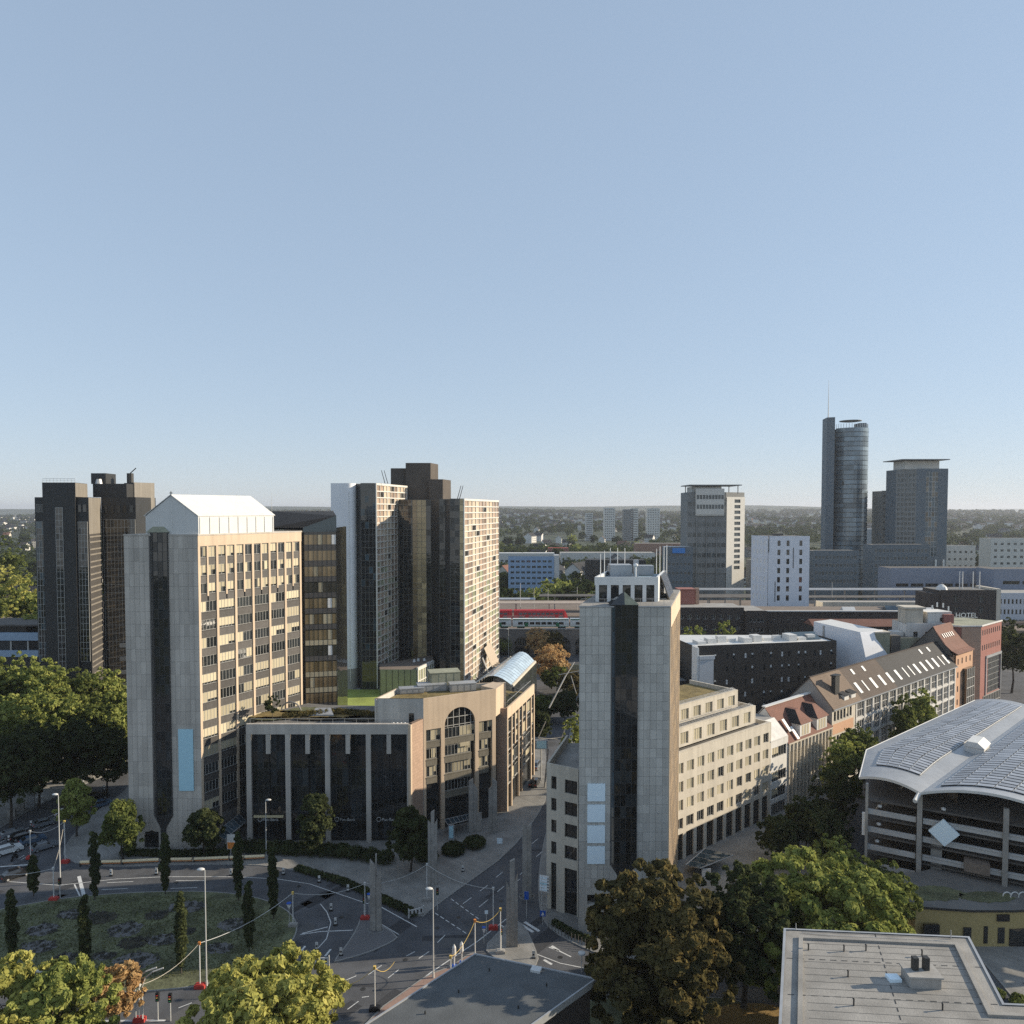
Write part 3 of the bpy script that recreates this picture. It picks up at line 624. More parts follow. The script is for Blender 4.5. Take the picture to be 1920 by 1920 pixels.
def grid(F, L, z1, nc, nr):
    w = L / nc; h = (z1 - ZB) / nr; g = MB()
    for i in range(nc + 1): t = .42 if i % 3 == 0 else .16; g.box(i * w - t / 2, 0, ZB, i * w + t / 2, .4, z1)
    for j in range(nr + 1): g.box(0, .03, ZB + j * h - .17, L, .38, ZB + j * h + .17)
    g.box(-.35, -.02, z1, L + .3, .45, z1 + .5)
    g.build("window_grid", M_gridw, TC, F, 0, -.02)
    rg = random.Random(nc)
    for j in range(nr):
        for i in range(nc):
            m = M_glassm if (i + j) % 2 and rg.random() < .18 else (M_rosepane if (i // 2) % 2 == 0 else M_tanpane)
            if rg.random() < .25: m = M_greenpane if j < nr * .6 else M_tanpane
            mk("pane", flat(w - .1, h - .2, m), TC, F, i * w + .05, .3, ZB + j * h + .1)
grid(FL, 29, ZL - .5, 9, 32); grid(FR, 50, ZR - .5, 10, 30)
# brown concrete cores on the roof
def core(p, z1, m=M_concd): return blk("roof_core", p, 60, z1, m, TC)
M_core = mat("brown_core", (.090, .075, .062), .8, n1=(2, .12), n2=(.2, .12)); M_cores = mat("pale_core_side", (.50, .43, .36), .8, n1=(2, .06))
def core2(xa, xb, ya, dp, z1):
    c = .6; pts = [(xa, ya + c), (xa + c, ya), (xb - c * .3, ya), (xb, ya + c * .3), (xb + dp * .2, ya + dp), (xa + 1, ya + dp)]
    mb = MB().prism(pts, 60, z1, 0); mb.m[3] = 1; mb.build("roof_core", [M_core, M_core], TC, world=True)
core2(-45.3, -38.6, 279, 9, 80.3); core2(-39.3, -29.9, 276, 9, 82.1); core2(-30.6, -25.2, 274, 10, 76.0)
for (a, b, c) in ((-24.5, 250, 68.5), (-17.5, 249.5, 68.5), (-18.2, 249.5, 68.5), (-41.5, 250, 73.6), (-42.4, 250, 73.6)):
    MB().tube((a, b, c), (a - 1.2 if a < -40 else a + 1.2, b, c + 4.4), .13, .1, 5).build("crane_arm", M_black, TC, world=True)
# low annex with roof terrace, canopy at its right
AN = thing("annex", "low mirror-glass annex with brown roof terrace at foot of the grid tower", "building", (-38, 246, 5))
blk("wall", [(-42.5, 238), (-30.5, 238), (-26.6, 250), (-28, 262), (-44, 246)], 5, 13.6, M_greenpane, AN, M_brown)
for i in range(7): mk("mullion", bx(.12, .1, 8.4, M_framed, "mullion"), AN, None, -42.4 + i * 1.97, 237.9, 5.1)
FQ = Fr((-30.4, 238), 18); g = MB(); g.box(0, -.3, 13.2, 12.6, .3, 14.2)
for i in range(8): g.box(i * 1.75, -.25, 5, i * 1.75 + .4, .25, 13.2)
g.box(0, -.22, 9.5, 12.6, .2, 9.9); g.build("white_frame_wall", M_gridw, AN, FQ)
for i in range(7): mk("pane", flat(1.3, 3.2, M_greenpane), AN, FQ, i * 1.75 + .42, -.05, 9.95)
for (x, y) in ((-33, 250), (-31.8, 251.5), (-29.8, 252)):
    MB().tube((x, y, 13.6), (x, y, 14.4), .5, .35).build("roof_vent", M_white, AN, world=True)
CP = thing("entrance_canopy", "tilted stone canopy leaning on slender legs beside the grid tower", "canopy", (-2, 262, 5))
mb = MB(); a = FR.xy(22, -1); b = FR.xy(32, -1)
mb.poly([(*a, 15), (*b, 15.5), (b[0] + 3.5, b[1] - 3, 8), (a[0] + 3.5, a[1] - 3, 7.5)]).poly([(a[0] + 3.5, a[1] - 3, 7.2), (b[0] + 3.5, b[1] - 3, 7.7), (*b, 15.2), (*a, 14.7)])
mb.build("slab", M_tanpane, CP, world=True)
for t in (0, 1.0): MB().tube((a[0] - .5, a[1] - 3 + t, 12), (a[0] + 2.5, a[1] - 6 + t, 5), .2).build("leg", M_metal, CP, world=True)

# ================================================================== podium building with the big arch
PD = thing("arched_podium", "low granite office block with big arched window and planted roof beside the tower", "building", (-30, 155, 0))
FP = Fr((-51.6, 143.2), 90); ZP = 23.4; LP = 32.1
blk("block_body", [(-51.6, 144.1), (-20.6, 144.1), (-17.9, 148), (-17.5, 160), (-40, 161.5), (-45, 163.0), (-50.8, 156)], 0, 22.3, M_glassd, PD, M_roofg)
MB().box(0, 0, 21.4, LP, .5, ZP).box(0, .5, 22.3, LP, .8, ZP).build("fascia", M_gran, PD, FP)
PX = [.45, 8.05, 15.75, 23.7, 31.65]
for x in PX: mk("pilaster", bx(.95, 1.0, 21.38, M_gran, "pilaster"), PD, FP, x, .02, 0)
for x in [(a + b) / 2 for a, b in zip(PX[:-1], PX[1:])]: mk("fin", bx(.85, .8, 3.8, M_gran, "fin"), PD, FP, x, .05, 17.55)
for a, b in zip(PX[:-1], PX[1:]):
    for k in range(2):
        xa = a + .5 + k * (b - a - .1) / 2; xb = xa + (b - a - 1.0) / 2 - .35
        curtain(PD, FP, xa, xb + .3 * (1 - k), .8, 21.3, 3, 6, M_glassd, M_framed, y=.6, alt=(M_glassw, .25), mull=.07)
def text(s, size, m, parent, loc, rz, name="lettering", ext=.02):
    cu = bpy.data.curves.new("txt", 'FONT'); cu.body = s; cu.size = size; cu.extrude = ext; cu.align_x = 'LEFT'
    t = bpy.data.objects.new("txt", cu); COL.objects.link(t); dg = bpy.context.evaluated_depsgraph_get(); me = bpy.data.meshes.new_from_object(t.evaluated_get(dg)); bpy.data.objects.remove(t)
    me.materials.clear(); me.materials.append(m); me.transform(Matrix.Rotation(R(90), 4, 'X'))
    return mk(name, me, parent, None, loc[0], loc[1], loc[2], rz)
for x in (3.0, 18.0, 26.2):
    text("Pax-Bank", .8, M_pole, PD, (-51.6 + x, 143.6, 4.2), 0, "sign_lettering")
    mb = MB(); r = [(-51.6 + x - .6 + .42 * math.cos(t * .45), 143.6, 4.5 + .42 * math.sin(t * .45)) for t in range(15)]; mb.path(r, .06, 5).build("sign_ring", M_pole, PD, world=True)
MB().box(1.2, .2, 4.9, 7, .5, 5.3).build("soffit_strip", mat("pale_soffit", (.6, .5, .3), .7), PD, FP)  # pale warm bar across the first glass bay
# corner pier and arch wall
FC = Fr((-19.5, 143.2), 27)
MB().box(0, 0, 0, 4.0, .8, 23.4).build("corner_pier", M_rose, PD, FC)
mk("pilaster", bx(.5, .6, 23.3, M_granlit, "pilaster"), PD, FC, -.1, -.06, 0)
ZA = 27.4
FH = Fr((-17.6, 147), 60)
ROOFP = [(-27.3, 147), (-17.6, 147), FH.xy(16.4), FH.xy(20.2, 3.5), (-1.4, 161.3), (-8.1, 160.3), (-24.4, 155.5)]
rp = ccw([(p[0], p[1]) for p in ROOFP])
blk("arch_block", inset(rp, .75), 0, 26.4, M_glassd, PD, M_sedum)
mb = MB(); q = inset(rp, .35)
for i in range(len(rp)):
    j = (i + 1) % len(rp); mb.poly([(*rp[i], ZA), (*rp[j], ZA), (*q[j], ZA), (*q[i], ZA)]); mb.poly([(*q[j], 26), (*q[i], 26), (*q[i], ZA), (*q[j], ZA)])
    if i not in (0,): pass
mb.build("parapet_cap", M_granlit, PD, world=True)
# grey return wall
FG = Fr((rp[0][0], 147), 90); WG = -17.6 - rp[0][0]
MB().box(0, 0, 0, WG, .4, ZA).build("grey_wall", M_gran2, PD, FG)
window(PD, FG, WG - 2.9, 22.4, 1.0, 2.1, -.1, 1, 1, M_glassd, M_framed)
for (a, b) in ((rp[6], rp[0]), (rp[5], rp[6]), (rp[4], rp[5])):
    e_ = (Vector(b) - Vector(a)).normalized(); n_ = Vector((-e_.y, e_.x)) * .4; MB().prism(ccw([a, b, (b[0] + n_.x, b[1] + n_.y), (a[0] + n_.x, a[1] + n_.y)]), 15, ZA - .03).build("rear_wall", M_gran2, PD, world=True)
# arch wall
mb = MB(); xc, rr, zs = 8.07, 3.45, 21.2
holes = [(.55, 0, 3.8, 21.0), (12.4, 0, 15.55, 21.0)]
mb.wall(4.62, 0, ZA, [holes[0]], .7); mb.wall(16.4 - 11.52, 0, ZA, [holes[1]], .7, x0=11.52)
N = 20; arc = [(xc - rr * math.cos(math.pi * i / N), zs + rr * math.sin(math.pi * i / N)) for i in range(N + 1)]
for i in range(N):
    (xa, za), (xb, zb) = arc[i], arc[i + 1]
    mb.poly([(xa, 0, za), (xb, 0, zb), (xb, 0, ZA), (xa, 0, ZA)]); mb.poly([(xa, 0, za), (xa, .7, za), (xb, .7, zb), (xb, 0, zb)])
mb.poly([(4.62, 0, 0), (4.62, .7, 0), (4.62, .7, zs), (4.62, 0, zs)]); mb.poly([(11.52, .7, 0), (11.52, 0, 0), (11.52, 0, zs), (11.52, .7, zs)])
mb.build("arch_wall", M_granlit, PD, FH)
blk("arch_return", [FH.xy(16.42, .02), FH.xy(20.2, 3.4), FH.xy(19, 6), FH.xy(15, 4)], 21.5, ZA - .02, M_granlit, PD)
MB().box(-.01, -.01, 23.5, 0, 0, 27).build("edge", M_gran, PD, FH)
# arched fan window and stacked bay windows in the openings
mb = MB()
for k in range(5): x = xc - 2.6 + k * 1.3; mb.box(x - .06, 0, 20.2, x + .06, .1, zs + math.sqrt(max(.1, rr * rr - (x - xc) ** 2)) - .05)
mb.box(4.62, .01, 22.6, 11.5, .09, 22.75); mb.box(4.62, .01, 21.0, 11.5, .09, 21.12); mb.build("fan_window_bars", M_frame, PD, FH, 0, .35)
M_balc = mat("ribbed_spandrel", (.21, .19, .15), .5, n1=(2, .08), joints=(.4, 9, 0.0))
rg = random.Random(8)
for j, z in enumerate((18.6, 15.0, 11.4, 7.8)):
    for (xa, xb, n) in ((.55, 3.8, 3), (4.62, 11.52, 8), (12.4, 15.55, 3)):
        if xb - xa < 4 and z < 8: continue
        k = 0 if j == 0 else .9; xr = xb - (k if j else 0)
        MB().box(xa, -.05 if j else .1, z - 1.35, xr, .6, z - .15).box(xa, -.12 if j else .05, z - .15, xr + .02, .6, z - .02).build("spandrel", M_balc, PD, FH)
        window(PD, FH, xa + .02, z, xr - xa - .04, 2.1 if (j or xb - xa > 4) else 2.3, .25, n, 1, M_glassw, M_frame, [(rg.choice((0, .3, .5)), .4, .95), (.72, .28, .6)] if rg.random() < .7 else [], M_blind2, sill=False)
MB().box(8.0, -.12, 16.5, 10.2, -.04, 17.3).build("hanging_cloth", M_blind, PD, FH)
# right wing along the street
FS = Fr((-1.0, 158), 16); ZS = 22.5; LS = 23.4
blk("wing_body", [(-3.6, 158.6), (-1.4, 158.6), FS.xy(23.2, .45), FS.xy(23.2, 11), (-10, 172)], 0, 20.4, M_glassd, PD, M_sedum)
MB().box(-2.9, 0, 0, 0, .5, ZS).build("wing_pier", M_rose, PD, Fr((-1.0, 158), 90))
MB().box(0, 0, ZS - 2.4, LS, .4, ZS).build("wing_fascia", M_granlit, PD, FS)
for i, x in enumerate((.2, 3.5, 6.3, 9.2, 12.3, 15.9, 20.3, 23.2)):
    full = i in (0, 1, 3, 4, 6, 7); hh = ZS - 2.42 if full else 7
    mk("pilaster", bx(.55, .5, hh, M_granlit, "pilaster"), PD, FS, x, -.06, ZS - 2.42 - hh)
for (a, b) in ((.5, 3.2), (3.8, 6.0), (6.6, 8.9), (9.5, 12.0), (12.6, 15.6), (16.2, 20.0), (20.6, 22.9)):
    for z in (16.7, 13.0, 9.3, 5.6): window(PD, FS, a, z, b - a, 2.6, .25, 2, 1, M_glassw, M_frame, [(0, 1, rg.choice((.5, .9)))] if rg.random() < .4 else [], M_blind2)
mb = MB(); 
for k in range(7): mb.tube((*FS.xy(2 + k * 3.2, .6), 20.4), (*FS.xy(2 + k * 3.2, .6), ZS + 1.0), .05, .05, 4)
mb.path([(*FS.xy(2, .6), ZS + 1.0), (*FS.xy(22, .6), ZS + 1.0)], .05, 4); mb.build("roof_railing", M_metal, PD, world=True)
for k in range(3):   # roof trusses over the sunken garden
    a = Vector((*FS.xy(6 + k * 6, .8), 21.6)); b = Vector((*FS.xy(10 + k * 6, 9.5), 23.2)); mb = MB(); mb.path([a, b], .12, 5).path([a + Vector((0, 0, -1)), b + Vector((0, 0, -1))], .1, 5)
    for t in range(6): mb.path([a.lerp(b, t / 6) + Vector((0, 0, -1 if t % 2 else 0)), a.lerp(b, (t + 1) / 6) + Vector((0, 0, 0 if t % 2 else -1))], .07, 4)
    mb.build("roof_truss", M_concd, PD, world=True)
# plant on the arch block roof
for (c, w, d, h, m) in (((-17.2, 157.2), 6, 3, 1.3, M_zinc), ((-10.6, 156.8), 5.5, 2.5, 1.6, M_metal), ((-14.8, 160.1), 6.5, 4, 3.4, M_olive), ((-21.2, 154.9), 5, 2.2, 1.0, M_zinc)):
    mb = MB().box(-w / 2, -d / 2, 0, w / 2, d / 2, h).box(-w / 2 - .1, -d / 2 - .1, h, w / 2 + .1, d / 2 + .1, h + .15)
    for k in range(4): mb.box(-w / 2 + .3 + k * w / 4, -d / 2 - .06, .2, -w / 2 + .3 + k * w / 4 + w / 5, -d / 2, h - .2)
    mb.build("roof_plant", m, PD, None, c[0], c[1] + 1, 26.45, R(14))
# roof garden on the front block
for (c, rx, ry, m) in (((-48.5, 152.7), 6, 3.2, M_sedum), ((-43.2, 155.5), 5, 3, M_grass), ((-36.3, 152.3), 6, 2.6, M_sedum), ((-30.4, 150.3), 4, 2, M_bed), ((-49.8, 150), 3, 1.2, M_grass), ((-39, 150), 5, 1.2, M_bed)):
    disc("roof_bed", c, rx, ry, 22.62, m, PD)
mb = MB(); c = (-46.6, 155.5); mb.path([(c[0] + 2.2 * math.cos(t * .3), c[1] + t * .1, 22.4 + 2.0 * math.sin(t * .3)) for t in range(11)], .18, 6).build("garden_arch", M_conc, PD, world=True)
c = (-39.2, 152.7); MB().poly([(c[0] - 2.6, c[1] - 1, 22.9), (c[0] + 2.6, c[1] - 1, 22.9), (c[0] + 1.5, c[1] + 1, 23.8), (c[0] - 1.5, c[1] + 1, 23.8)]).poly([(c[0] - 2.6, c[1] - 1, 22.9), (c[0] - 2.6, c[1] - 1, 22.5), (c[0] + 2.6, c[1] - 1, 22.5), (c[0] + 2.6, c[1] - 1, 22.9)]).build("skylight", M_zinc, PD, world=True)
mb = MB()
for k in range(14): mb.tube((-51 + k * 2.3, 143.9, 22.3), (-51 + k * 2.3, 143.9, 24.3), .035, .035, 4)
mb.box(-51, 143.87, 24.25, -21, 143.93, 24.31); mb.build("roof_railing", M_metal, PD, world=True)
for k in range(4): MB().lathe([(.3, 0), (.32, .3), (.15, .4), (.15, .6), (.3, .8), (.05, .95)], 8).build("roof_cowl", M_white, PD, None, -23.2 + k * .75, 144.6, 22.4)
# lawn terrace behind, at first-floor level, with its retaining wall
sheet("lawn_terrace", [(-60, 200), (-29, 205), (-26, 246), (-60, 246)], 5.2, M_grassl, thick=5.0)
# glass canopies at the entrances
def canopy(pts, label, loc, nb=7):
    t = thing("glass_canopy", label, "canopy", loc)
    q = [Vector(p) for p in pts]
    for k in range(nb + 1):
        a = q[0].lerp(q[1], k / nb); b = q[3].lerp(q[2], k / nb); MB().path([a, b], .07, 4).build("glazing_bar", M_metal, t, world=True)
        if k < nb:
            a2 = q[0].lerp(q[1], (k + 1) / nb); b2 = q[3].lerp(q[2], (k + 1) / nb); e = Vector((0, 0, .03)); MB().poly([a + e, a2 + e, b2 + e, b + e]).build("pane", M_glassbl, t, world=True)
    for s in ((0, 1), (3, 2)): MB().path([q[s[0]], q[s[1]]], .1, 5).build("edge_beam", M_metal, t, world=True)
    return t
cn = canopy([(-56.4, 139.5, 3.6), (-54.9, 148, 3.7), (-52.7, 146, 3.1), (-54.4, 139, 2.6)], "glass canopy on slanted frame between tower and arched podium", (-52, 141, 0), 7)
p = (-54.2, 139, 2.5); MB().box(p[0] - .1, p[1], 0, p[0] + .9, p[1] + .5, p[2]).build("support", M_metal, cn, world=True)
PS = thing("poster_pillar", "poster stand with orange and white panel in front of the glass canopy", "sign", (*(-52.5, 137.1), 0))
b = (-52.5, 137.1); MB().tube((b[0], b[1], 0), (b[0], b[1], 2.2), .1).build("post", M_metal, PS, world=True); MB().box(b[0] - .7, b[1] - .06, 1.6, b[0] + .8, b[1] + .06, 4.4).build("white_panel", M_creamw, PS, world=True); MB().box(b[0] - .6, b[1] - .1, 1.7, b[0] + .7, b[1] - .065, 2.9).build("orange_panel", M_orng, PS, world=True)
cn2 = canopy([(-13.5, 147, 3), (-8.8, 152, 2.1), (-8.2, 149, 2.3), (-12.5, 144, 3.2)], "small slatted glass canopy at the foot of the arch", (-11, 148, 0), 6)
p = (-11.9, 144, 3.1); MB().box(p[0] - .6, p[1], 0, p[0] + .6, p[1] + .4, p[2]).build("support", M_zinc, cn2, world=True); MB().box(p[0] - .4, p[1] - .05, .6, p[0] + .4, p[1] - .01, 3).build("blue_panel", M_sblue, cn2, world=True)

# ================================================================== granite tower with the white penthouse
TD = thing("twin_slab_tower", "grey granite tower of two slabs round a black glass bay with white penthouse", "tower", (18, 120, 0))
FT = Fr((10.2, 112.4), 90); FU = Fr((23.9, 112.4), 16); HT = 50.3; LT = 23.5
blk("tower_body", [(10.24, 112.46), (23.6, 112.46), FU.xy(LT, .4), FU.xy(LT, 13.2), (11.6, 117.5)], 7.0, HT - .1, M_joint, TD)
blk("tower_foot", [(11.9, 114.5), (23.3, 114.5), FU.xy(LT, .5), FU.xy(LT, 12.5), (12.6, 118)], 0, 6.99, M_darkst, TD)
blk("parapet", [(10.1, 112.3), (24.0, 112.3), FU.xy(LT + .2, -.1), FU.xy(LT + .2, 13.3), (11.2, 117)], HT - .1, HT + .1, M_zinc, TD, M_rooff)
panelled(TD, FT, 0, 4.8, 7.0, HT - .12, 5, 30, M_gran2)
panelled(TD, FT, 8.85, 13.7, 7.0, HT - .12, 5, 30, M_gran2)
MB().poly([(4.8, 0, 7), (5.9, 0, 7), (5.9, 0, 9.0), (4.8, 0, 10.6)]).poly([(7.6, 0, 7), (8.85, 0, 7), (8.85, 0, 10.6), (7.6, 0, 9.0)]).build("stone_collar", M_gran2, TD, FT)
mb = MB(); mb.wall(13.7, 0, 7.0, [(1.35, 4.3, 4.3, 5.9), (1.35, 0, 13.7, 3.2), (5.9, 3.2, 7.6, 7.0)], 1.2); mb.build("base_wall", M_gran2, TD, FT)
window(TD, FT, 2.1, 4.3, 2.2, 1.6, .9, 3, 3, M_glassd, M_framed); MB().box(2.1, .8, .6, 3.4, .95, 2.9).build("low_window", M_glassd, TD, FT)
mb = MB().path([(1.8, .5, 2.8), (1.8, .5, .6), (2.2, .3, .25), (3.6, .1, .2)], .07, 5).path([(2.05, .5, 2.8), (2.05, .5, .8)], .07, 5); mb.build("pipe_rail", M_white, TD, FT)
MB().prism([(4.82, .3), (5.42, -.25), (8.83, -.25), (8.83, .3)], 10.6, HT + .3).build("bay_frame", M_framed, TD, FT)
mb = MB(); mb.poly([(4.82, .3, 10.59), (5.9, -.03, 8.95), (5.42, -.25, 10.59)]).poly([(5.42, -.25, 10.59), (5.9, -.03, 8.95), (7.6, -.03, 8.95), (8.83, -.25, 10.59)]).poly([(8.83, -.25, 10.59), (7.6, -.03, 8.95), (8.83, .3, 10.59)]).box(5.9, .02, 6.9, 7.6, .5, 8.95); mb.build("bay_soffit", M_glassd, TD, FT)
curtain(TD, Fr(FT.xy(5.44, -.34), 90), 0, 3.36, 10.7, HT + .25, 4, 22, M_glassd, M_framed, alt=(M_glassw, .3), mull=.07)
for j in range(11): mk("side_pane", flat(.7, 3.4, M_glassbl), TD, Fr(FT.xy(4.8, .26), 90 + 42), .04, -.04, 10.9 + j * 3.58)
mb = MB(); a, b, c, d, e = (4.6, -.4, HT + .32), (9.0, -.4, HT + .32), (9.0, 2.6, HT + .32), (4.6, 2.6, HT + .32), (6.8, .4, HT + 2.25)
mb.poly([a, (6.8, -.4, HT + .32), e], 0).poly([(6.8, -.4, HT + .32), b, e], 1).poly([b, c, e], 1).poly([d, a, e], 0).poly([c, d, e], 0); mb.build("pyramid_cap", [M_glassd, M_olive], TD, FT)
for k in range(4): MB().box(1.3, -.22, 10.8 + k * 3.24, 4.0, -.07, 13.5 + k * 3.24).build("sign_panel", M_sblue2, TD, FT)
# side facing the sun: close-set fins
for i in range(9):
    x = .3 + i * 2.85; mk("fin", bx(.62, .55, HT - 3.2, M_granlit, "fin"), TD, FU, x, -.15, 0)
    if i < 8:
        for j in range(13): window(TD, FU, x + .34, 2.0 + j * 3.55, 2.15, 2.4, .25, 2, 1, M_glassw, M_frame, [(0, 1, .8)] if (i * 7 + j * 3) % 4 else [], M_blind, sill=False)
MB().box(0, -.18, HT - 3.2, 23.4, .4, HT - .12).build("side_fascia", M_granlit, TD, FU)
# white penthouse
PH = Fr((13.2, 117.6), 90); PS_ = Fr((23.1, 117.6), 16); ZQ = 54.3
blk("penthouse_core", [(13.5, 118.0), (22.8, 118.0), PS_.xy(13, .4), (17.3, 130.4)], HT, ZQ - .6, M_glassd, TD, M_roofbl)
mb = MB(); mb.wall(9.9, HT + .1, ZQ, [(.55 + k * 1.87, HT + .1, .55 + k * 1.87 + 1.28, ZQ - 1.25) for k in range(5)], .3); mb.box(0, .3, ZQ - 1.2, 9.9, .5, ZQ); mb.build("penthouse_front", M_white, TD, PH)
for k in range(5): window(TD, PH, .58 + k * 1.87, HT + .15, 1.22, ZQ - 1.4 - HT - .15, .18, 1, 2, M_glassd, M_framed, sill=False)
MB().box(0, 0, HT + .1, 13, .35, ZQ).build("penthouse_side", M_white, TD, PS_)
mb = MB().box(0, 0, ZQ - 1.3, 13.2, .35, ZQ); mb.build("penthouse_left_beam", M_white, TD, Fr((13.2, 117.7), 16), 0, -.2)
mb = MB().xprism([(-1.6, HT + .1), (-.2, ZQ), (-.1, ZQ), (-1.4, HT + .1)], 3, 13); mb.build("sloping_glazing", M_glassm, TD, PS_)
MB().box(1.5, 8, ZQ - .6, 5.2, 11.5, ZQ + 1.3).box(5.4, 7.6, ZQ - .6, 6.2, 8.4, ZQ + 2.2).build("roof_tank", M_zinc, TD, Fr((14.5, 117.6), 90), .6, 0)
MB().box(0, 0, 0, 2.6, 2.2, 1.6).build("roof_plant", M_zinc, TD, None, 21.6, 127, ZQ - .5)
MB().tube((20.6, 124, ZQ - .6), (20.6, 124, ZQ + 1.2), .12).lathe([(.1, 0), (.4, .2), (.4, .45), (.1, .6)], 10, 0, (20.6, 124, ZQ + 1.1)).build("vent_stack", M_white, TD, world=True)
for (x, y, h) in ((19.9, 131.5, 3.9), (18.6, 131.3, 3.9), (17.3, 131.2, 3.9), (14.2, 119.5, 3.6), (15.2, 122.5, 3.9), (25.3, 130.5, 3.8), (26.0, 131, 4.2), (26.8, 131.5, 4.2), (27.4, 132, 4.4)):
    MB().tube((x, y, ZQ - 2), (x, y, ZQ + h), .09, .06, 5).build("flagpole", M_white, TD, world=True)
MB().tube((16.35, 128, ZQ - 1), (16.35, 128, ZQ + 1), .08).build("sign_post", M_metal, TD, world=True)
mb = MB()
for k in range(8): mb.tube((10.5 + k * 1.8, 113, HT), (10.5 + k * 1.8, 113, HT + 1.1), .03, .03, 4)
mb.box(10.5, 112.97, HT + 1.08, 23.5, 113.03, HT + 1.13); mb.build("roof_railing", M_metal, TD, world=True)
# low wing on the left
FWL = Fr((5.6, 119.3), 121)
WL = 5.7
blk("low_wing_body", [FWL.xy(.3, .45), FWL.xy(WL, .45), (16, 124), (14, 134), (9.5, 134)], 0, 22.6, M_darkst, TD, M_rooff)
hs = []
for j in range(4): hs += [(.85, 9.3 + j * 3.55, 1.8, 11.4 + j * 3.55), (3.3, 9.1 + j * 3.55, 5.5, 11.3 + j * 3.55)]
hs += [(.85, 0, 1.8, 7.9), (3.3, 0, 5.5, 7.6)]
mb = MB(); mb.wall(WL, 0, 24.0, hs, .4); mb.box(0, .02, 22.6, WL, .35, 23.98); mb.build("low_wing_wall", M_cream, TD, FWL)
for h in hs: window(TD, FWL, h[0], h[1], h[2] - h[0], h[3] - h[1], .3, 1 if h[2] - h[0] < 1.2 else 2, 1, M_glassd, M_framed, sill=False)
MB().box(0, 0, 0, 15.5, .35, 24.0).build("low_wing_side", M_cream, TD, Fr((9.87, 134.2), 196))
MB().box(.2, .5, 22.7, .9, 1.2, 23.6).build("roof_box", M_white, TD, FWL)
# stepped block to the right
ST = thing("stepped_block", "cream stepped office block with square windows joined to the twin slab tower", "building", (42, 146, 0))
FSt = Fr((29.2, 134), 50)
def tier(s0, s1, d, z0, z1, holes, back=12):
    F = Fr(FSt.xy(s0, d), 50); L = s1 - s0
    blk("tier_body", [F.xy(.1, .5), F.xy(L - .3, .5), F.xy(L - .3, back), F.xy(.1, back)], z0, z1 - .7, M_joint, ST, M_sedum if z1 > 27 else M_roofg)
    mb = MB(); mb.wall(L, z0, z1, holes, .35); mb.box(0, .36, z1 - .8, L, .55, z1 - .02); mb.box(-.05, -.06, z1, L + .1, .6, z1 + .12); mb.build("tier_wall", M_cream, ST, F)
    MB().box(0, -.01, z0, .35, back, z1 + .06).build("tier_end_wall", M_cream, ST, F, L, 0)
    return F
rg = random.Random(21)
wx = [(1.0 + k * 3.2, 3.2 + k * 3.2) for k in range(10)]
hs = [(a, 6.0 + j * 3.45, b, 8.0 + j * 3.45) for (a, b) in wx for j in range(4)] + [(a, 0, b, 5.1) for (a, b) in wx]
F = tier(0, 32.6, 0, 0, 20.3, hs)
for h in hs:
    tall = h[1] < 1; lowf = h[1] < 7
    bl = [] if tall or (lowf and rg.random() < .6) else ([(0, 1, .99)] if rg.random() < .85 else [(0, .4, .99)])
    window(ST, F, h[0], h[1], h[2] - h[0], h[3] - h[1], .22, 3, 1, M_glassd if tall else M_glassw, M_framed if tall else M_frame, bl, M_blind2 if h[1] > 10 else M_blind)
hs = [(1.4 + k * 4.2, 20.7, 3.9 + k * 4.2, 23.0) for k in range(6)]
F = tier(3.4, 29.8, 2, 20.3, 23.9, hs)
for h in hs: window(ST, F, h[0], h[1], 2.5, 2.3, .22, 3, 1, M_glassw, M_frame, [(0, 1, .99)], M_blind2)
hs = [(1.6 + k * 3.9, 24.4, 4.0 + k * 3.9, 26.5) for k in range(5)]
F = tier(6.0, 26.3, 4, 23.9, 27.4, hs)
for h in hs: window(ST, F, h[0], h[1], 2.4, 2.1, .22, 3, 1, M_glassw, M_frame, [(0, 1, .99)], M_blind2)
for (F_, L, z) in ((Fr(FSt.xy(3.4, 2), 50), 26, 23.95), (Fr(FSt.xy(6, 4), 50), 20, 27.45)):
    mb = MB()
    for k in range(3): mb.box(0, .2 + k * .28, z + .25 + k * .1, L, .26 + k * .28, z + .31 + k * .1)
    mb.build("roof_rail", M_zinc, ST, F_)
for (F_, L, z) in ((Fr(FSt.xy(6, 4), 50), 20, 23.95),):
    mb = MB()
    for k in range(3): mb.box(0, -.9, z + .3 + k * .3, L, -.86, z + .34 + k * .3)
    mb.build("terrace_rail", M_zinc, ST, F_)
MB().box(-.1, -.3, 0, .4, .3, 20).build("glass_edge", M_glassbl, ST, FSt, -.4, 0)
# glass porch roof
cn = canopy([(31, 131, 1.5), (36, 137, 1.7), (40.4, 134, 1.9), (32.8, 128, 2.4)], "tilted glass porch roof with white beams beside the stepped block", (33, 131, 0), 4)
p = (34.2, 129, 1.9); MB().box(p[0] - .8, p[1], 0, p[0] + .8, p[1] + .2, p[2] - .1).build("white_screen", M_white, cn, world=True)

